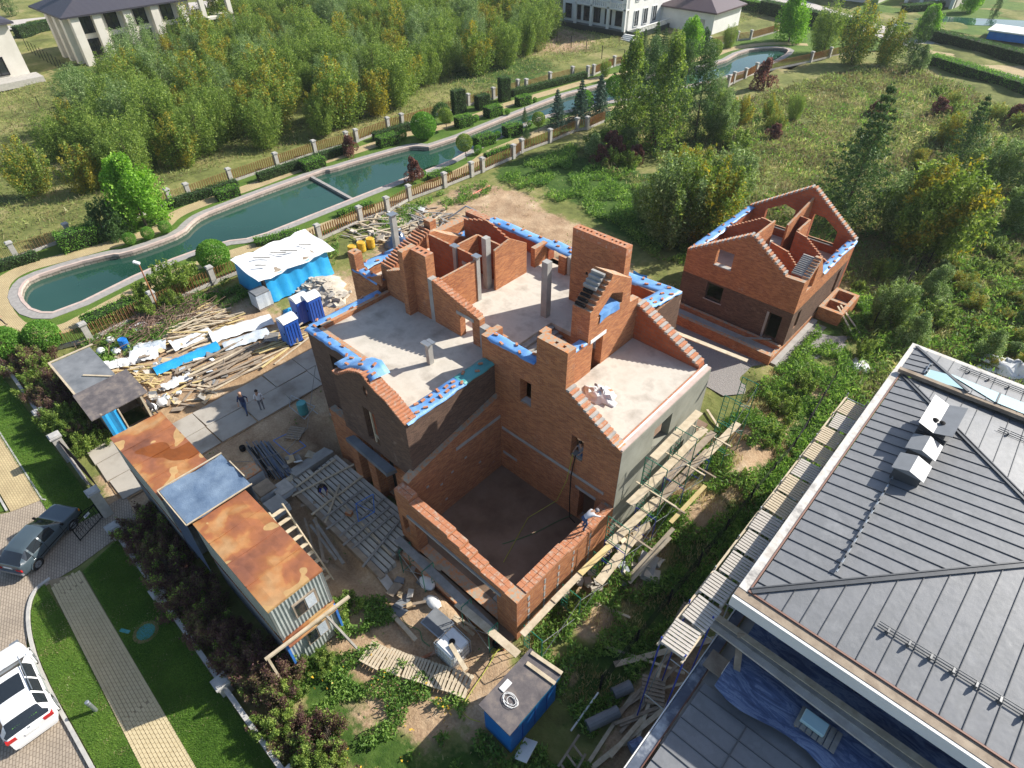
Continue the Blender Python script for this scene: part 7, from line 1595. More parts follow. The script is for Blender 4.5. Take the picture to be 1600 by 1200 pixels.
hc = car('parked_hatchback', cc, ang, 'slate blue grey boxy hatchback parked by the open wicket gate', P1, 4.0, 1.65, 1.4,
    [(0, .86), (.08, .95), (.75, 1.34), (1.3, 1.40), (2.1, 1.38), (2.95, .90), (3.9, .80), (4.0, .66)], [(0, .8), (.1, .92), (2.9, .90), (3.9, .79), (4.0, .6)], [(0, 1.5), (.3, 1.62), (2.8, 1.65), (3.7, 1.58), (4.0, 1.42)], [(0, 1.3), (.7, 1.12), (2.1, 1.14), (2.9, 1.4), (4, 1.4)],
    dict(side=[('a', .45, .8), ('b', .88, 1.5), ('c', 1.58, 2.3)], front=(2.15, 2.85), rear=(.1, .62)), (.72, 3.18), .28)
def lamp(root, x, y, z, sx, sy, sz, mat, nm): m = MB(); m.box(x-sx/2, y-sy/2, z-sz/2, x+sx/2, y+sy/2, z+sz/2); me = m.mesh(nm, mat); return link_mesh(nm, me, root)
MAT['redlamp'] = M_flat('red_lamp', (.5, .02, .02), .2); MAT['amber'] = M_flat('amber_lamp', (.8, .25, .02), .2)
for s in (-1, 1):
    lamp(hc, -1.99, s*.6, .68, .06, .32, .16, MAT['redlamp'], 'tail_lamp'); lamp(hc, 1.97, s*.5, .6, .06, .3, .14, MAT['steel'], 'headlight'); lamp(hc, 1.93, s*.7, .62, .08, .1, .13, MAT['amber'], 'indicator'); lamp(hc, .75, s*.86, .95, .1, .14, .1, MAT['dark'], 'mirror'); lamp(hc, 0, s*.832, .5, 3.0, .01, .05, MAT['dark'], 'side_trim')
for x_ in (-1.22, -.45, .62):
    for s in (-1, 1): lamp(hc, x_, s*.822, .62, .014, .012, .6, MAT['black'], 'door_seam')
lamp(hc, -2.01, 0, .78, .02, .5, .11, MAT['white'], 'number_plate')
lamp(hc, -2.03, 0, .45, .1, 1.5, .14, MAT['capmetal'], 'bumper'); lamp(hc, 2.0, 0, .42, .1, 1.4, .14, MAT['dark'], 'bumper')
pf, pr = G(50, 1022, .34), G(86, 1098, .34); dr = pf-pr; ang = math.atan2(dr.y, dr.x); mid_ = (pr+pf)/2; cc = mid_+Vector((-math.sin(ang), math.cos(ang), 0))*-.0; side = Vector((math.sin(ang), -math.cos(ang), 0))
fw = Vector((math.cos(ang), math.sin(ang), 0)); cc = mid_ - side*.9 if side.dot(Vector((0, 1, 0))) > 0 else mid_ + side*(-.9); 
# the visible flank faces the verge
verge_dir = Vector((0, 1, 0)); lat = Vector((-fw.y, fw.x, 0)); lat = lat if lat.dot(verge_dir) > 0 else -lat
cc = mid_-lat*.92-fw*.0; cc.z = 0
sv = car('parked_estate_suv', cc, ang, 'glossy white off-roader with dark sunroof cut by the left edge', P2, 4.75, 1.9, 1.62,
    [(0, .95), (.1, 1.05), (.62, 1.52), (1.2, 1.62), (2.6, 1.60), (3.45, 1.08), (4.5, .95), (4.75, .7)], [(0, .9), (.1, 1.02), (3.4, 1.02), (4.5, .9), (4.75, .6)], [(0, 1.6), (.35, 1.84), (3.2, 1.9), (4.2, 1.8), (4.75, 1.45)], [(0, 1.45), (.6, 1.22), (2.5, 1.28), (3.4, 1.62), (4.7, 1.5)],
    dict(side=[('a', .55, 1.05), ('b', 1.12, 1.95), ('c', 2.02, 2.9)], front=(2.68, 3.38), rear=(.12, .58), sun=(1.35, 2.35)), (.85, 3.75), .36)
for s in (-1, 1):
    lamp(sv, -2.27, s*.68, .92, .22, .36, .16, MAT['redlamp'], 'tail_lamp'); lamp(sv, 1.0, s*.99, 1.05, .14, .2, .14, P2, 'mirror'); lamp(sv, -.3, s*.72, 1.66, 2.0, .03, .03, MAT['steel'], 'roof_rail'); lamp(sv, 2.2, s*.6, .75, .3, .36, .14, MAT['steel'], 'headlight')
    lamp(sv, -.2, s*.955, .72, 3.2, .012, .02, MAT['steel'], 'side_trim')
for x_ in (-1.1, -.2, .85):
    for s in (-1, 1): lamp(sv, x_, s*.946, .68, .014, .012, .62, MAT['black'], 'door_seam')
lamp(sv, -2.39, 0, .78, .03, .5, .11, MAT['white'], 'number_plate'); lamp(sv, -2.36, 0, .45, .12, 1.6, .2, P2, 'bumper'); lamp(sv, -2.33, 0, 1.0, .04, .1, .08, MAT['steel'], 'badge')
MAT['lime'] = M_flat('lime_lettering', (.25, .75, .05))
for i in range(11):
    if i != 5: lamp(sv, -2.08, .42-.085*i, 1.2+.0*i, .012, .05, .045, MAT['lime'], 'window_letter')
bc = G(70, 46); b2 = car('parked_blue_car', Vector((bc.x, bc.y, .05)), R(95), 'small bright blue car parked on the road at the top left', carpaint('blue_car_paint', (.01, .05, .42)), 4.2, 1.7, 1.45,
    [(0, .9), (.1, .98), (.6, 1.3), (1.3, 1.42), (2.3, 1.40), (3.1, .95), (4.0, .82), (4.2, .66)], [(0, .85), (.1, .95), (3.1, .93), (4.0, .8), (4.2, .6)], [(0, 1.5), (.3, 1.66), (2.8, 1.7), (3.9, 1.6), (4.2, 1.42)], [(0, 1.3), (.7, 1.14), (2.1, 1.16), (2.9, 1.4), (4.2, 1.4)],
    dict(side=[('a', .6, 1.2), ('b', 1.3, 2.3)], front=(2.35, 3.0), rear=(.12, .58)), (.75, 3.35), .3)

# ------------------------------------------------------------------ people
SKIN = M_flat('skin', (.46, .26, .17), .6); CLO = {'navy': (.03, .045, .11), 'white': (.68, .68, .70), 'jeans': (.05, .09, .20), 'dark': (.03, .03, .035), 'grey': (.2, .2, .22), 'black': (.015, .015, .018), 'blue': (.03, .05, .38)}
CM_ = {k_: M_flat('cloth_'+k_, v, .85) for k_, v in CLO.items()}
HAIR = M_flat('dark_hair', (.03, .02, .015), .8)
def person(name, loc, rz, J, shirt, legs, label, hair=HAIR, scale=1.0, cap=False):
    """J: joint positions (metres, facing +x) ; one continuous skinned body, coloured by the nearest limb"""
    e = empty(name, loc, label, 'person', rz=rz)
    def V(k): return Vector(J[k])
    verts, edges, rad, role = [], [], [], []
    def add(p, r, par, ro): verts.append(tuple(p)); rad.append(r); role.append(ro); i = len(verts)-1; (edges.append((par, i)) if par is not None else None); return i
    pel = add(V('pelvis'), .145, None, 'l'); wa = add(V('pelvis').lerp(V('chest'), .45), .13, pel, 's'); ch = add(V('chest'), .155, wa, 's'); nk = add(V('neck'), .06, ch, 'k')
    hd = V('head'); dn = (hd-V('neck')).normalized(); a = add(hd-dn*.02, .085, nk, 'k'); b_ = add(hd+dn*.07, .095, a, 'k'); add(hd+dn*.14, .07, b_, 'k')
    fwd = Vector((1, 0, 0)); add(hd+fwd*.105-dn*.005, .014, a, 'k')
    lat_ = Vector((0, 1, 0))
    for s, sd_ in ((1, 'l'), (-1, 'r')):
        sh_ = add(V('chest')+dn*.09+lat_*(.17*s), .062, ch, 's'); el = add(V('elbow_'+sd_), .043, sh_, 's'); wr_ = add(V('wrist_'+sd_), .028, el, 'k'); dd = (V('wrist_'+sd_)-V('elbow_'+sd_)).normalized(); pm = add(V('wrist_'+sd_)+dd*.06, .033, wr_, 'k')
        sp = dd.cross(Vector((0, 0, 1))); sp = sp.normalized() if sp.length > .1 else Vector((0, 1, 0)); cu = dd.cross(sp).normalized()
        for f in range(4): q = V('wrist_'+sd_)+dd*.10+sp*(.022*(f-1.5)); a = add(q, .010, pm, 'k'); add(q+dd*(.05-.008*abs(f-1.3))+cu*.02, .008, a, 'k')
        a = add(V('wrist_'+sd_)+dd*.04+sp*.05, .011, pm, 'k'); add(V('wrist_'+sd_)+dd*.08+sp*.065+cu*.01, .009, a, 'k')
        hp = add(V('pelvis')+lat_*(.09*s)-Vector((0, 0, .06)), .10, pel, 'l'); kn = add(V('knee_'+sd_), .062, hp, 'l'); an = add(V('ankle_'+sd_), .043, kn, 'l'); add(V('ankle_'+sd_)+Vector((.14, 0, -.05)), .04, an, 'f')
    me = bpy.data.meshes.new(name); me.from_pydata(verts, edges, []); o = bpy.data.objects.new('body', me); COL.objects.link(o)
    md = o.modifiers.new('skin', 'SKIN'); o.modifiers.new('sub', 'SUBSURF').levels = 1
    sv_ = me.skin_vertices[0].data
    for i, r in enumerate(rad): sv_[i].radius = (r, r)
    sv_[0].use_root = True
    bpy.context.view_layer.update(); dg = bpy.context.evaluated_depsgraph_get(); nm = bpy.data.meshes.new_from_object(o.evaluated_get(dg)); o.modifiers.clear(); old = o.data; o.data = nm; bpy.data.meshes.remove(old)
    ms = {'s': 0, 'l': 1, 'k': 2, 'f': 3}
    nm.materials.clear()
    for mm in (CM_[shirt], CM_[legs], SKIN, CM_['black']): nm.materials.append(mm)
    segs = [(Vector(verts[a]), Vector(verts[b]), role[b]) for a, b in edges]
    for p in nm.polygons:
        c = p.center; best = 'l'; bd = 9
        for a, b, ro in segs:
            t = max(0, min(1, (c-a).dot(b-a)/max(1e-6, (b-a).length_squared))); dd_ = (a+(b-a)*t-c).length
            if ro == 'k' and t < .3 and (a-V('chest')).length > .3 and (a - V('neck')).length > .05: continue
            if dd_ < bd: bd, best = dd_, ro
        p.material_index = ms[best]; p.use_smooth = True
    o.parent = e
    m = MB(); rr = .115; rows = []
    for i in range(6):
        th = math.pi*.5*i/5*(1.05); rows.append([tuple(hd+dn*.06+Vector((rr*math.cos(th)*math.cos(6.283*j/12)-.015, rr*math.cos(th)*math.sin(6.283*j/12), rr*math.sin(th)))) for j in range(13)])
    m.grid(rows); link_mesh('cap' if cap else 'hair', m.mesh('hair', hair, smooth=True), e)
    e.scale = (scale,)*3; return e
STAND = dict(pelvis=(0, 0, .95), chest=(0, 0, 1.32), neck=(0, 0, 1.5), head=(.02, 0, 1.62), elbow_l=(-.03, .27, 1.12), wrist_l=(.1, .25, .9), elbow_r=(-.03, -.27, 1.12), wrist_r=(.1, -.25, .9), knee_l=(.04, .1, .5), ankle_l=(0, .11, .09), knee_r=(.04, -.1, .5), ankle_r=(0, -.11, .09))
WALK = dict(STAND, knee_l=(.2, .1, .52), ankle_l=(.28, .1, .12), knee_r=(-.05, -.1, .5), ankle_r=(-.3, -.1, .16), elbow_l=(-.2, .25, 1.15), wrist_l=(-.15, .24, .92), elbow_r=(.1, -.26, 1.14), wrist_r=(.3, -.2, 1.0))
BEND = dict(pelvis=(-.15, 0, .86), chest=(.2, 0, 1.08), neck=(.36, 0, 1.14), head=(.47, 0, 1.14), elbow_l=(.35, .26, .9), wrist_l=(.45, .2, .66), elbow_r=(.5, -.26, 1.0), wrist_r=(.75, -.24, .9), knee_l=(.1, .12, .5), ankle_l=(-.1, .13, .09), knee_r=(.0, -.12, .48), ankle_r=(-.2, -.13, .09))
CROUCH = dict(pelvis=(-.2, 0, .4), chest=(.1, 0, .72), neck=(.22, 0, .86), head=(.3, 0, .95), elbow_l=(.3, .25, .6), wrist_l=(.5, .15, .45), elbow_r=(.3, -.25, .6), wrist_r=(.5, -.12, .4), knee_l=(.25, .16, .5), ankle_l=(.02, .15, .09), knee_r=(.22, -.16, .48), ankle_r=(-.02, -.15, .09))
person('person', G(386, 645), R(-40), WALK, 'navy', 'jeans', 'man in navy clothes with a bald head walking on the concrete road', SKIN, 1.02)
person('person', G(411, 641), R(150), STAND, 'white', 'grey', 'man in white shirt and grey trousers standing on the concrete road', HAIR, 1.0)
person('person', (-9.65, 15.4, 3.06), R(62), BEND, 'white', 'jeans', 'bricklayer in white shirt and jeans bending on top of the garage wall', CM_['grey'], 1.0, True)
person('person', (-11.85, YF+.35, 4.3), R(-95), dict(STAND, head=(.12, 0, 1.55), wrist_l=(.35, .2, 1.0), wrist_r=(.35, -.2, 1.0), elbow_l=(.1, .26, 1.1), elbow_r=(.1, -.26, 1.1), pelvis=(-.05, 0, .7), chest=(0, 0, 1.1), neck=(.04, 0, 1.3)), 'grey', 'jeans', 'worker in pale shirt looking out of the window above the garage', HAIR, .9)
c = G(505, 768, .75); person('person', (c.x, c.y, .62), R(-20), CROUCH, 'black', 'blue', 'worker in black top and blue trousers crouching on the stepped terrace', HAIR, 1.0)
c = G(4, 512); person('person', (c.x, c.y, .03), R(80), WALK, 'black', 'black', 'person in black walking on the park path at the left edge', HAIR, 1.0)
c = G(243, 650); person('person', (c.x, c.y, .05), R(200), BEND, 'dark', 'dark', 'worker in dark clothes and white cap bending beside the small blue hut', MAT['white'], 1.0, True)
# ------------------------------------------------------------------ plants
MAT['lawnleaf'] = M_leaf('mown_grass_blades', [(.03, .065, .008), (.05, .10, .014), (.08, .13, .02)], .6, .6, .25)
A_ = [('birchA', 'shoots', 8, 2.9, 12000, .19, 'leafG', 1, .55, 4, 40, .02, .05, None), ('birchB', 'shoots', 8, 2.8, 12000, .18, 'leafW', 2, .5, 4, 40, .02, .05, None), ('birchC', 'shoots', 7, 2.5, 9000, .2, 'leafG', 3, .6, 3, 30, .02, .05, 'leafY'),
      ('birchD', 'shoots', 8, 2.9, 12000, .19, 'leafW', 4, .5, 4, 44, .02, .05, 'leafG'), ('yellowB', 'shoots', 6, 2.3, 8000, .19, 'leafY', 5, .6, 3, 26, .02, .05, 'leafG'), ('lime', 'b', 6, 3.3, 13000, .22, 'leafB', 6, .7, 2, 34, .18, .12, None),
      ('shrubG', 'shoots', 2, 1.35, 4800, .12, 'leafG', 7, .6, 5, 12, .0, .03, None), ('shrubP', 'shoots', 1.6, 1.15, 5200, .085, 'leafP', 8, .6, 5, 12, .0, .03, 'leafG'), ('shrubR', 'shoots', 1.6, 1.1, 4800, .085, 'leafP', 9, .6, 5, 12, .0, .03, None),
      ('shrubW', 'b', 3.2, 2.0, 7500, .17, 'leafW', 10, .4, 5, 18, .0, .04, None), ('willow', 'shoots', 7, 3.0, 20000, .23, 'leafW', 11, .4, 6, 36, .0, .06, 'leafG'), ('willowY', 'shoots', 6, 2.7, 17000, .23, 'leafG', 12, .4, 6, 36, .0, .04, 'leafY'),
      ('maple', 'b', 11, 3.3, 11000, .24, 'leafG', 13, .6, 1, 30, .06, .14, 'needle'), ('redS', 'b', 3, 1.6, 4000, .18, 'leafR', 14, .6, 3, 14, .05, .04, None), ('darkS', 'b', 2.6, 1.5, 6500, .12, 'hedgeD', 15, .6, 3, 14, .0, .04, None),
      ('spruce', 'spruce', 10, 3.3, 11000, .26, 'needle', 16, .3, 1, 0, 0, .13, None), ('spruceB', 'spruce', 5, 1.7, 7000, .2, 'needleB', 17, .3, 1, 0, 0, .08, None), ('ball', 'ball', 1.3, .6, 3600, .07, 'hedge', 18, .7, 1, 0, 0, .03, None), ('ballD', 'ball', 2.6, 1.3, 8000, .12, 'hedge', 19, .7, 1, 0, 0, .05, None), ('std', 'ball', 2.6, .85, 4500, .09, 'leafG', 20, .7, 1, 0, 0, .05, None), ('pine', 'b', 9, 2.4, 11000, .2, 'needle', 21, .35, 1, 30, .05, .12, None)]
for a in A_: proto(a[0], a[1], a[2], a[3], a[4], a[5], a[6], a[7], a[8], a[9], a[10] or 10, a[11], a[12], a[13])
for k_ in ('ball', 'ballD', 'std'): pass
def P0(px, py): v = G(px, py); return (v.x, v.y, 0)
# birch thicket beyond the canal
TH = [P0(*p)[:2] for p in [(60, 305), (120, 308), (190, 290), (260, 285), (330, 262), (400, 240), (470, 218), (520, 208), (575, 185), (640, 163), (700, 128), (760, 112), (800, 100), (862, 82), (850, 40), (800, 5), (700, -25), (560, -30), (430, 5), (350, 50), (310, 75), (240, 105), (200, 135), (150, 175), (85, 225)]]
rg = np.random.default_rng(77); cand = fill(TH, 9000, rg); kept = []
for c in cand:
    if all((c[0]-q[0])**2+(c[1]-q[1])**2 > 3.3**2 for q in kept): kept.append(c)
    if len(kept) > 285: break
kinds = ['birchA', 'birchB', 'birchC', 'birchC', 'birchA', 'birchD', 'birchA', 'yellowB']
words = {'birchA': 'leafy green young birch in the dense thicket beyond the canal', 'birchB': 'silvery green young birch in the dense thicket beyond the canal', 'birchC': 'birch turning yellow low down in the thicket beyond the canal', 'birchD': 'mixed grey green sapling in the dense thicket beyond the canal', 'yellowB': 'yellow orange sapling in the thicket beyond the canal'}
ec = np.array(TH)
for c in kept:
    d = min(math.hypot(c[0]-q[0], c[1]-q[1]) for q in TH); near = c[0] > -82
    k_ = kinds[rg.integers(0, 8)] if not (near and rg.random() < .12) else 'yellowB'
    plant(k_, 'birch_tree', (c[0], c[1], 0), (5.2 if k_ == 'yellowB' else 7.0)*(.72+.5*rg.random()), words[k_], 'tree', 'young birches of the thicket', sx=1.15)
SG = [ # key, px, py, height, label
 ('lime', 229, 352, 6.2, 'bright lime green round tree beside the far canal path'), ('maple', 975, 222, 11, 'tall yellow green maple, leftmost of the big trees by the canal end'), ('maple', 1030, 236, 11.5, 'tall thin leaved maple with bare trunk showing, middle of the big trees'), ('pine', 1085, 218, 10, 'dark green pine right of the tall maples'), ('pine', 1062, 190, 9, 'dark green pine behind the tall maples'), ('willow', 1120, 215, 6, 'broad green bush at the foot of the dark pines'), ('pine', 1006, 196, 9.5, 'dark conifer behind the two tallest maples'),
 ('spruceB', 872, 199, 4.6, 'small blue spruce by the near canal fence, leftmost of three'), ('spruceB', 905, 192, 5.2, 'blue spruce by the near canal fence, middle of three'), ('spruceB', 935, 184, 5.4, 'dark blue spruce beside the tall maples, rightmost of three'), ('spruce', 1018, 118, 7.5, 'tall dark spruce before the white mansion stairs'), ('spruce', 1004, 92, 4.5, 'small pointed spruce left of the mansion steps'), ('spruce', 994, 88, 4.2, 'slim spruce furthest left before the mansion'), ('spruce', 1030, 110, 6, 'dark spruce right beside the tallest one at the mansion'),
 ('spruce', 1312, 348, 12.5, 'large open spruce behind the rear brick house'), ('spruce', 1488, 275, 8.5, 'leaning spruce in the right meadow beside a yellow bush'), ('spruce', 1596, 300, 9, 'dark spruce cut by the right edge'), ('willow', 1048, 378, 8.2, 'large grey green willow left of the rear brick house'), ('willowY', 1095, 376, 8, 'yellowing willow left of the rear brick house'), ('willow', 1132, 330, 6.8, 'willow behind the yellowing one by the rear house'), ('willowY', 1070, 330, 7, 'bushy willow behind the large grey green one'), ('willow', 1012, 345, 4.5, 'small willow at the edge of the lush weeds'),
 ('willowY', 1440, 392, 9, 'yellow green tree right of the rear brick house'), ('willow', 1400, 372, 6.5, 'low green tree in front of the yellow green one'), ('yellowB', 1478, 232, 4.5, 'orange yellow bush in the right meadow'), ('yellowB', 1155, 196, 4, 'yellow orange bush in the meadow behind the tall maples'), ('birchC', 1200, 190, 3.4, 'green bush right of the yellow orange one'), ('birchA', 1238, 186, 3.6, 'third bush in the row in the middle meadow'), ('redS', 1190, 142, 4, 'reddish bush behind the right canal fence'), ('birchB', 1120, 160, 4, 'grey green bush beside the canal end fence'),
 ('lime', 1232, 66, 6.8, 'yellow green tree by the pond end path, leftmost of the row'), ('birchA', 1284, 84, 8.5, 'tall green poplar in the row at the pond end'), ('birchC', 1328, 98, 9, 'broad yellow green tree in the row at the pond end'), ('birchC', 1378, 102, 7.8, 'brownish tree in the row at the pond end'), ('pine', 1418, 104, 7.8, 'dark green tree at the right end of the pond row'), ('pine', 1352, 40, 7, 'dark tree behind the pond row by the gatehouse'), ('lime', 1445, 62, 5, 'bright yellow tree near the far pond'), ('shrubW', 1435, 112, 3.4, 'silvery shrub before the dark tree of the pond row'), ('pine', 1550, 30, 4, 'dark round tree by the far pond'), ('lime', 1515, 20, 5, 'bright tree above the far pond at the top right'),
 ('willow', 1385, 505, 4.0, 'grey green willow bush beyond the gravel yard'), ('shrubW', 1420, 540, 2.6, 'silvery willow bush near the far roof corner'), ('shrubW', 1450, 470, 2.8, 'silvery low bush in the right hand weeds'), ('shrubW', 1540, 560, 2.2, 'silvery low bush behind the metal roof corner'), ('shrubG', 1350, 560, 1.6, 'green bush at the foot of the boundary fence'), ('shrubW', 1480, 600, 1.8, 'low bush close behind the metal roof'), ('willow', 1530, 300, 6, 'green bush before the dark spruce at the right edge'), ('willow', 1590, 360, 5.5, 'green bush at the right edge of the weeds'),
 ('shrubG', 283, 452, 3.0, 'large round dark green shrub on the near canal lawn'), ('ballD', 340, 420, 2.7, 'clipped round green shrub beside the canal bank'), ('darkS', 186, 368, 3.2, 'dark evergreen shrub left of the bright lime tree'), ('darkS', 165, 372, 2.8, 'dark evergreen shrub next to the bright hedge block'), ('shrubG', 222, 470, 1.8, 'dark shrub at the end of the bright low hedge'), ('shrubG', 240, 492, 1.6, 'loose green shrub outside the near canal fence'), ('shrubG', 270, 480, 1.5, 'loose shrub right of the lamp pole foot'), ('ballD', 20, 560, 2.6, 'round dark green shrub at the left edge of the park'), ('ballD', 78, 545, 2.4, 'boxy green shrub by the fence corner at the left'), ('std', 663, 214, 0, ''),
 ('redS', 549, 243, 2.2, 'small dark red leaved tree on the far canal lawn'), ('redS', 647, 284, 2.4, 'small dark red leaved tree on the near canal lawn'), ('std', 729, 250, 3.0, 'standard clipped green tree on the near canal lawn'), ('std', 698, 204, 2.8, 'standard clipped tree beside the clipped arch'), ('lime', 1077, 90, 5.4, 'bright green tree before the mansion terrace'), ('birchA', 1050, 96, 5, 'columnar green tree before the mansion corner'), ('std', 1112, 104, 4, 'small weeping tree by the canal bend'), ('birchA', 1138, 75, 4, 'slim green tree by the far canal path'), ('darkS', 1100, 80, 3, 'dark bush before the mansion garage'), ('spruce', 823, 225, 2.3, 'small cone shaped spruce on the near canal lawn'), ('std', 841, 208, 2.6, 'thin young tree on the near canal path'), ('birchA', 946, 120, 2.8, 'small slim tree by the far fence near the mansion'),
 ('spruce', 820, 192, 2.0, 'tiny spruce at the bend of the near canal path'), ('ballD', 912, 172, 2.6, 'clipped ball tree among the blue spruces'), ('ballD', 960, 150, 2.8, 'dark round shrub on the bank behind the maples'), ('pine', 230, 5, 6, 'dark tree at the top left behind the columned house'), ('pine', 20, 25, 7, 'dark trees behind the corner house roof')]
for s in SG:
    if s[3]: plant(s[0], {'spruce': 'spruce_tree', 'spruceB': 'spruce_tree', 'pine': 'pine_tree'}.get(s[0], 'bush' if s[3] < 4.6 else 'tree'), P0(s[1], s[2]), s[3], s[4], 'tree' if s[3] >= 4.6 or 'spruce' in s[0] or 'std' == s[0] else 'bush')
for i, (px, py, r) in enumerate([(206, 383, 1.25), (235, 374, 1.25), (261, 365, 1.3), (744, 190, .9), (793, 180, .8), (778, 216, .9), (747, 241, 1.1), (664, 217, 3.2), (1066, 110, 2.2), (630, 218, 1.2), (325, 400, 1.2), (662, 275, .7), (828, 198, .8), (836, 160, .7)]):
    plant('ballD' if r > 2 else 'ball', 'clipped_ball', P0(px, py), r, ['ball bush nearest the pond bend, first of three in a row', 'middle of three ball bushes on the far lawn', 'ball bush nearest the lime tree, last of three', 'small ball bush beside the clipped hedge blocks', 'tiny ball bush on the far lawn', 'small ball bush by the near hedge blocks', 'yellowish ball bush beside the standard tree', 'large clipped ball on the far bank beside the water', 'dark clipped ball by the canal bend near the mansion', 'low rounded bush left of the large clipped ball', 'ball bush at the water edge before the round shrub', 'tiny bush by the dark red tree', 'tiny ball bush at the end of the near hedge', 'tiny ball on the far lawn before the slat fence'][i], 'bush')
# clipped hedges: leafy boxes
def hedge(a, b, w, h, mat, label, leaf=.11, dens=95, cat='hedge', arch=False):
    a, b = Vector(P0(*a)), Vector(P0(*b)) if not isinstance(b, (int, float)) else None; d = b-a; L = max(d.length, .3); d.normalize(); nn = Vector((-d.y, d.x, 0)); rn = np.random.default_rng(int(abs(a.x*91+a.y*7)))
    n = int(min(60000, (2*L*h+2*w*h+L*w)*dens)); u = rn.random(n); f = rn.random(n)*(2*L*h+2*w*h+L*w); P = np.zeros((n, 3)); k1, k2 = 2*L*h, 2*L*h+2*w*h
    s = np.where(rn.random(n) < .5, -1, 1); U = (rn.random(n)*L)[:, None]; Wd = ((rn.random(n)-.5)*w)[:, None]; Z = rn.random(n)*h
    side = f < k1; end = (f >= k1) & (f < k2); top = f >= k2
    Wd[side, 0] = s[side]*w/2; U[end, 0] = np.where(s[end] > 0, L, 0); Z[top] = h
    P = np.array(a)+U*np.array(d)+Wd*np.array(nn); P[:, 2] = Z; P += rn.normal(size=P.shape)*.06+.05*np.sin(P*5)
    P[:, 2] = np.maximum(P[:, 2], .03)
    o = link_mesh('hedge', quads_mesh('hedge', leaf_arrays(P, leaf*(.7+.6*rn.random(len(P))), .7, rng=rn), MAT[mat])); tag(o, label, cat)
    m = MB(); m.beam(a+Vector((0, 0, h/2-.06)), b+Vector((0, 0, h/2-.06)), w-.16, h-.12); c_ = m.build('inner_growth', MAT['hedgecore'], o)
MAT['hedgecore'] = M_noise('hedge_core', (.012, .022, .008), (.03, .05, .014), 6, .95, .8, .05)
for i, (a, b, w, h, mt, lab) in enumerate([((98, 394), (163, 374), 1.5, 1.7, 'hedge', 'bright clipped hedge block left of the lime tree by the far path'), ((0, 424), (62, 405), .8, .9, 'hedgeD', 'low dark hedge along the far fence at the left edge'), ((136, 512), (214, 478), 1.3, .9, 'hedge', 'low bright hedge between the near path and the fence'), ((265, 326), (372, 293), .8, 1, 'hedgeD', 'dark hedge along the far fence beside the lime tree'), ((340, 313), (374, 303), 1.3, 1, 'hedge', 'short bright hedge at the bend of the far path'), ((405, 284), (540, 239), .9, 1, 'hedgeD', 'long dark hedge along the far fence by the cross wall'), ((474, 268), (506, 258), 1.4, 1.1, 'hedge', 'bright hedge block beside the cross wall'), ((585, 220), (640, 203), .9, 1, 'hedgeD', 'dark hedge along the far fence before the big ball'), ((592, 230), (621, 222), 1.5, 1.2, 'hedge', 'bright hedge block left of the large clipped ball'),
    ((714, 200), (736, 194), 1.4, 1.3, 'hedge', 'bright hedge block right of the clipped arch'), ((709, 178), (726, 174), 1.2, 3.0, 'hedgeD', 'tall dark clipped block beside the far fence, left one'), ((745, 172), (763, 168), 1.3, 1.9, 'hedgeD', 'medium dark clipped block beside the far fence'), ((781, 159), (795, 156), 1.2, 3.2, 'hedgeD', 'tall dark clipped block beside the far fence, right one'), ((760, 184), (781, 178), 1.5, 1.3, 'hedge', 'bright hedge block beyond the dark clipped blocks'), ((808, 166), (827, 161), 1.3, 1.2, 'hedge', 'bright hedge block on the far lawn before the pine'), ((800, 151), (915, 122), .9, 1, 'hedgeD', 'long dark hedge along the far fence toward the mansion'), ((743, 230), (771, 222), 1.4, 1.2, 'hedge', 'bright hedge block on the near lawn behind the standard tree'), ((789, 214), (812, 207), 1.4, 1.3, 'hedge', 'bright hedge block on the near lawn by the cone spruce'), ((672, 282), (702, 270), 1.2, .6, 'hedge', 'low hedge before the near canal fence'), ((758, 246), (800, 231), .7, .5, 'hedge', 'low hedge along the near path beyond the pillars'), ((400, 383), (470, 366), 1.2, .5, 'hedge', 'low planting on the near bank behind the white shed'), ((530, 340), (582, 322), .8, .6, 'hedge', 'low hedge between near path and fence at the shed'),
    ((1452, 100), (1640, 158), 2.2, 1.5, 'hedge', 'big bright hedge along the far road at the right'), ((1452, 62), (1640, 112), 2.0, 1.8, 'hedgeD', 'tall dark hedge beyond the far road at the right'), ((1190, 20), (1340, 55), 2.2, 2.4, 'hedgeD', 'dark hedge beyond the road at the top'), ((1410, 20), (1470, 14), 1.5, 1.4, 'hedgeD', 'hedge before the pillared gatehouse'), ((30, 60), (95, 45), 2, 2, 'hedgeD', 'dark hedge beside the columned house'), ((415, 22), (480, 12), 1.6, 1.6, 'hedgeD', 'clipped hedge at the top beside the road'), ((1150, 12), (1260, 30), 1.8, 1.8, 'hedge', 'hedge along the road above the mansion garage')]): hedge(a, b, w, h, mt, lab, .16 if i > 21 else .12, 60 if i > 21 else 110)
# clipped arch
ca = empty('clipped_arch', P0(690, 196), 'clipped green arch standing over the far canal path', 'arch')
rn = np.random.default_rng(3); th = rn.uniform(0, math.pi, 5200); rr = 1.25+rn.normal(size=5200)*.16; P = np.stack([rn.normal(size=5200)*.2, rr*np.cos(th), 1.3+rr*np.sin(th)], 1); leg = rn.random(5200) < .4; P[leg, 1] = np.sign(P[leg, 1])*1.25+rn.normal(size=leg.sum())*.15; P[leg, 2] = rn.random(leg.sum())*1.4
o = bpy.data.objects.new('crown', quads_mesh('clipped_arch', leaf_arrays(P, .13, .7), MAT['hedgeD'])); COL.objects.link(o); o.parent = ca
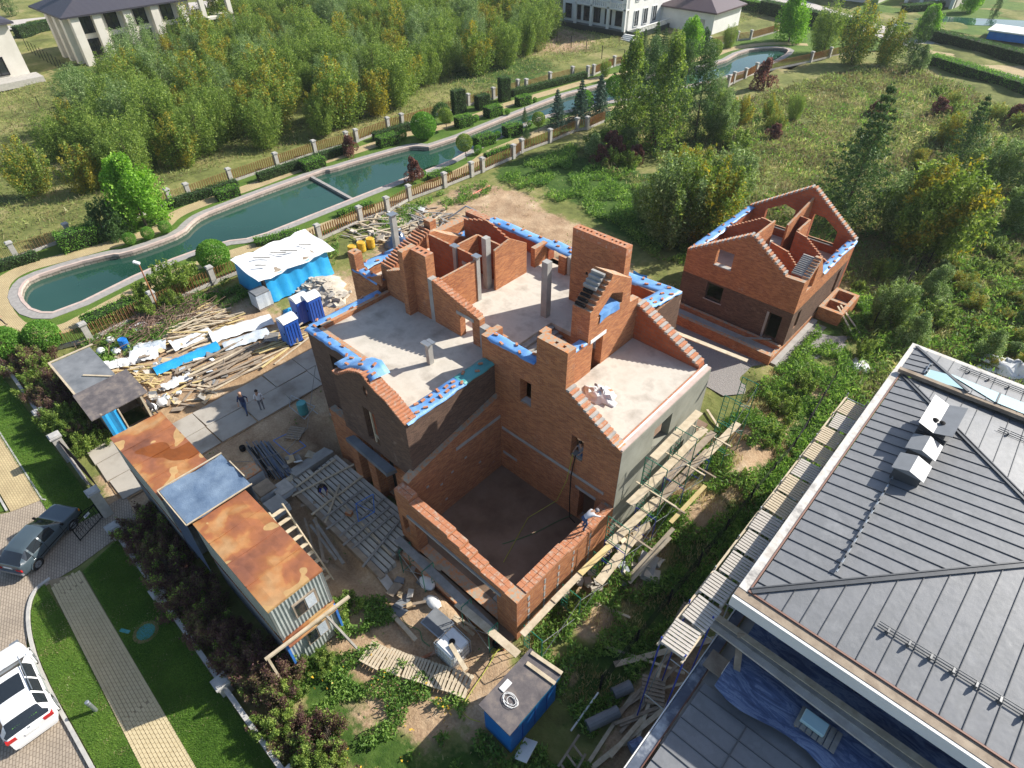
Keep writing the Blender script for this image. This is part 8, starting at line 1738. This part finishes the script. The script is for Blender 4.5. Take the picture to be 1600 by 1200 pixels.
# shrubs along the street wall
def row(x0, x1, y0, y1, n, kinds_, h, lab, grp, seed):
    r = random.Random(seed)
    for i in range(n):
        x = x0+(x1-x0)*(i+r.uniform(.2, .8))/n; k_ = r.choice(kinds_); plant(k_, 'shrub', (x, r.uniform(y0, y1), -.02), h*r.uniform(.8, 1.2), lab[k_], 'shrub', grp)
SLAB = {'shrubP': 'mottled red and green shrub %s', 'shrubR': 'dark red barberry shrub %s', 'shrubG': 'green shrub %s'}
def sl(t): return {k_: v % t for k_, v in SLAB.items()}
row(-52, -42.5, .9, 2.4, 22, ['shrubP', 'shrubR', 'shrubG', 'shrubP'], 1.6, sl('in the hedge behind the wall left of the sheds'), 'hedge shrubs left of the sheds', 1)
row(-44, -37.8, .7, 1.9, 16, ['shrubP', 'shrubR', 'shrubG'], 1.5, sl('in the hedge beside the lean-to shed'), 'hedge shrubs by the lean-to', 2)
row(-39.5, -36.4, 1.0, 2.2, 7, ['shrubG', 'shrubP'], 1.3, sl('at the driveway end of the long hedge'), 'hedge shrubs at the driveway', 3)
row(-28.6, -15.6, .5, 1.7, 40, ['shrubP', 'shrubR', 'shrubR'], 1.5, sl('in the shaded hedge beside the containers'), 'hedge shrubs by the containers', 4)
row(-16, -7, .4, 2.0, 26, ['shrubP', 'shrubG', 'shrubP'], 1.3, sl('in the sunlit hedge at the bottom corner'), 'hedge shrubs at the bottom corner', 5)
for i, (px, py, h, k_, lab) in enumerate([(537, 965, 1.3, 'shrubG', 'green bush in the corner behind the container end'), (455, 1040, 1.1, 'shrubG', 'green bush below the container end wall'), (505, 1040, .9, 'shrubG', 'low weed bush beside the black tub'), (400, 1060, 1.2, 'shrubG', 'green bush beneath the timber beam'), (985, 905, .7, 'shrubG', 'small leafy weed right of the broken slab'), (900, 945, .8, 'shrubG', 'leafy weed beside the garage scaffold'), (1190, 690, 1.8, 'shrubG', 'thick green bush below the soil heaps'), (1215, 650, 1.8, 'shrubG', 'thick green bush near the boundary fence'), (1160, 760, 1.2, 'shrubG', 'green bush by the shaded fence'), (1250, 610, 1.5, 'shrubG', 'green bush at the far fence end'), (470, 470, 0, '', ''), (620, 320, .0, '', ''), (1375, 430, 1.6, 'shrubG', 'bright green weeds beside the side porch'), (1340, 455, .9, 'shrubG', 'low weeds right of the side porch')]):
    if h: plant(k_, 'bush', P0(px, py), h, lab, 'bush', sx=1.2)
# ground cover that nobody could count
def cover(name, parts, mats_, label):
    V = []; mi = []
    for poly, n, size, asp, vert, m_, thr, sc, lift in parts:
        P = fill(poly, n); v = vnoise(P, sc, int(abs(size*1000))+m_)
        P = P[v > thr]; 
        bad = np.zeros(len(P), bool)
        for q in BLOCK: bad |= in_poly(P, q)
        P = P[~bad]; z = np.maximum(gheight(P), -.5)
        s = size*(.5+RNG.random(len(P))); P3 = np.c_[P, z+RNG.random(len(P))*lift]
        q = leaf_arrays(P3, s, asp, vert); V.append(q); mi.append(np.full(len(q)//4, m_))
    o = link_mesh(name, quads_mesh(name, np.concatenate(V), [MAT[k_] for k_ in mats_], np.concatenate(mi))); return tag(o, label, 'plants' if 'weed' in name else 'grass', kind='stuff')
BLOCK = [rect(-18.5, 38, -9.5, 49.2), rect(-31, 18, -9.2, 29.5), rect(-28.3, 10, -9.2, 18.6), rect(-37.3, 1, -31, 17), rect(-30.4, 2, -15.7, 5.1), rect(-8, 6.3, -6.2, 9.5), rect(-48, 17, -43, 24), rect(-1.6, -3, 30, 33.3), rect(-44.5, 2.2, -36, 5.6), park, rect(-150, 5, -127, 27), rect(-151, 34, -128, 57), rect(-90, 108, -60, 133), rect(-104, 130, -88, 143), rect(-67, 169, -47, 191), rect(-45, 173, -33, 185)]
FR = [(-46, 60), (-34, 58), (-24, 50), (-30, 62), (-44, 66), (-40, 80), (-36, 100), (-33, 118), (-26, 122), (-16, 116), (2, 100), (6, 60), (6, 35), (-4.5, 34), (-5.5, 38), (-6, 50), (-10, 51), (-19, 50), (-22, 46), (-26, 52)]
FL = [(-80, -10), (-140, -30), (-150, 0), (-127, 5), (-124, 30), (-126, 60), (-118, 75), (-60, 150), (-64, 120), (-70, 100), (-68, 60), (-72, 30), (-68, 0)]
cover('meadow_growth', [(FR, 230000, .25, .42, .2, 0, -.9, .3, .2), (FR, 70000, .36, .42, .3, 0, .1, .25, .7), (FR, 36000, .3, .25, .6, 1, .25, .35, .3), (FR, 50000, .27, .55, .15, 2, .2, .3, .6), (FL, 170000, .27, .4, .3, 0, -.9, .3, .15), (FL, 40000, .32, .25, .6, 1, .2, .3, .2)], ['meadow', 'dry', 'weed'], 'rough wild meadow of mixed weeds and dry grass round the plots')
NW = [(-48.3, -.2), (-48.5, 30), (-44, 60), (-36, 56), (-36, 40), (-22, 50), (-18, 50), (-9, 50), (-5, 50), (-4.3, 12), (-4, 3), (-10, 2.4), (-16, 2), (-30, 1), (-40, 2)]
cover('plot_weeds', [([(-9.2, 10), (-9.2, 37), (-4.3, 40), (-4.2, 9)], 60000, .15, .6, .15, 0, -.12, .9, .4), ([(-9.2, 10), (-9.2, 37), (-4.3, 40), (-4.2, 9)], 22000, .22, .2, .7, 1, -.1, .9, .1), ([(-5.2, 18), (-2.2, 18), (-2.2, 34), (-5.2, 40)], 16000, .2, .5, .2, 0, -.3, .8, .4),
      ([(-16.5, 1.6), (-14, 5.6), (-9, 6.8), (-8.2, 3), (-8, 1)], 26000, .12, .7, .1, 0, .12, 1.5, .35), ([(-16.5, 1.6), (-14.5, 5.2), (-9, 6.3), (-8.2, 3), (-8, 1)], 500, .1, .9, .1, 3, .1, 1.6, .45), ([(-9, -.5), (-9, 6), (-2.2, 9), (-2.2, -.5)], 26000, .13, .7, .1, 0, -.1, 1.2, .4), ([(-47, 47), (-46, 60), (-30, 60), (-16, 52), (-14, 47), (-24, 44), (-30, 47)], 60000, .2, .6, .2, 0, -.12, .5, .5),
      ([(-48, 24), (-48, 40), (-46, 47), (-44, 44), (-45, 30), (-44, 24)], 14000, .2, .5, .2, 0, .0, .8, .4), ([(-48.5, 5), (-48.5, 17), (-45, 17), (-44, 5)], 16000, .18, .5, .2, 0, -.1, .9, .4), (NW, 16000, .16, .3, .55, 1, .45, .8, .05), (NW, 20000, .14, .55, .2, 0, .55, 1.0, .15), ([(-9, 36), (-9, 50), (-4, 50), (-4, 36)], 20000, .2, .5, .2, 0, -.2, .6, .5), ([(-17.5, 5.2), (-15.5, 7.4), (-14.2, 7), (-15.4, 4.6)], 7000, .13, .7, .1, 0, -.4, 1, .5)], ['weed', 'dry', 'leafG', 'yellow'], 'weeds and dry grass over the bare soil of the building plot')
LW = [rect(-62, -2.0, -32, -.1), [(-28.8, -.2), (-9, -.4), (-9, -2.75), (-15.3, -2.45), (-28.1, -2.1)], verge]
BLOCK = []; _gh = gheight; gheight = lambda P: np.full(len(P), .03)
cover('lawn_grass', [(LW[0], 60000, .06, .3, .5, 0, -2, 1, .01), (LW[1], 110000, .055, .3, .5, 0, -2, 1, .01), (LW[2], 50000, .055, .3, .5, 0, -2, 1, .01), (LW[2], 9000, .06, .3, .4, 1, .25, 1.2, .01), (LW[1], 6000, .06, .3, .4, 1, .35, 1.2, .01)], ['lawnleaf', 'dry'], 'short mown grass of the street lawns')
gheight = _gh
# scrub on the right
rs_ = random.Random(21)
for i in range(46):
    px, py = rs_.uniform(1380, 1610), rs_.uniform(395, 600)
    if px > 1400 and py > 540 + (px-1425)*.3: continue
    k_ = rs_.choice(['shrubW', 'shrubG', 'willowY', 'birchC', 'yellowB']); plant(k_, 'bush', P0(px, py), rs_.uniform(.7, 1.5), 'rough bush in the scrub beyond the wire fence', 'bush', 'scrub beyond the fence', sx=1.7)
for i in range(30):
    px, py = rs_.uniform(1130, 1600), rs_.uniform(130, 330)
    if 1160 < px < 1400 and py > 270: continue
    k_ = rs_.choice(['shrubW', 'shrubG', 'willowY', 'yellowB', 'birchC', 'redS']); plant(k_, 'bush', P0(px, py), rs_.uniform(1.2, 2.6), 'low rough bush scattered in the open right meadow', 'bush', 'bushes in the right meadow', sx=1.5)
for i in range(16):
    px, py = rs_.uniform(930, 1060), rs_.uniform(225, 262); k_ = rs_.choice(['shrubW', 'shrubG', 'redS']); plant(k_, 'bush', P0(px, py), rs_.uniform(1.2, 2.4), 'low brownish bush at the foot of the tall maples', 'bush', 'bushes below the maples', sx=1.4)
cover('field_weeds', [([(-5, 38), (-5.5, 52), (-3, 75), (10, 75), (12, 34), (-3.5, 34)], 150000, .2, .5, .15, 0, -.9, .35, .35), ([(-5, 38), (-5.5, 52), (-3, 75), (10, 75), (12, 34), (-3.5, 34)], 60000, .22, .5, .2, 2, -.1, .4, .8), ([(-5, 38), (-5.5, 52), (-3, 75), (10, 75), (12, 34), (-3.5, 34)], 30000, .24, .25, .6, 1, .1, .5, .3)], ['meadow', 'dry', 'weed'], 'tall sunlit weeds beyond the wire fence behind the metal roof')
# brushwood heap
m = MB(); rb = random.Random(4); c = P0(255, 500)
for i in range(420):
    x, y = c[0]+rb.gauss(0, 1.3), c[1]+rb.gauss(0, 2.2); a = rb.random()*3.14; L = rb.uniform(.3, .8); z = .1+rb.random()*.5; m.beam((x-L*math.cos(a), y-L*math.sin(a), z), (x+L*math.cos(a), y+L*math.sin(a), z+rb.uniform(-.2, .3)), .03, .03)
tag(m.build('brushwood_heap', M_noise('brushwood', (.14, .085, .06), (.26, .17, .13), 3, .95, 0), fix=False), 'heap of brown brushwood by the near canal fence', 'brushwood', kind='stuff')
# ------------------------------------------------------------------ thin autumn haze
m = MB(); m.box(-262, -58, -5, 59, 298, 29.5); hz = m.build('haze', [bpy.data.materials.new('haze_air')]); tag(hz, 'thin pale haze over the whole place', 'haze', kind='stuff')
hm = hz.data.materials[0]; hm.use_nodes = True; t_ = hm.node_tree; t_.nodes.clear(); o_ = t_.nodes.new('ShaderNodeOutputMaterial'); v_ = t_.nodes.new('ShaderNodeVolumePrincipled')
v_.inputs['Color'].default_value = (.86, .92, 1, 1); v_.inputs['Density'].default_value = .00018; v_.inputs['Anisotropy'].default_value = .2; t_.links.new(v_.outputs[0], o_.inputs['Volume'])
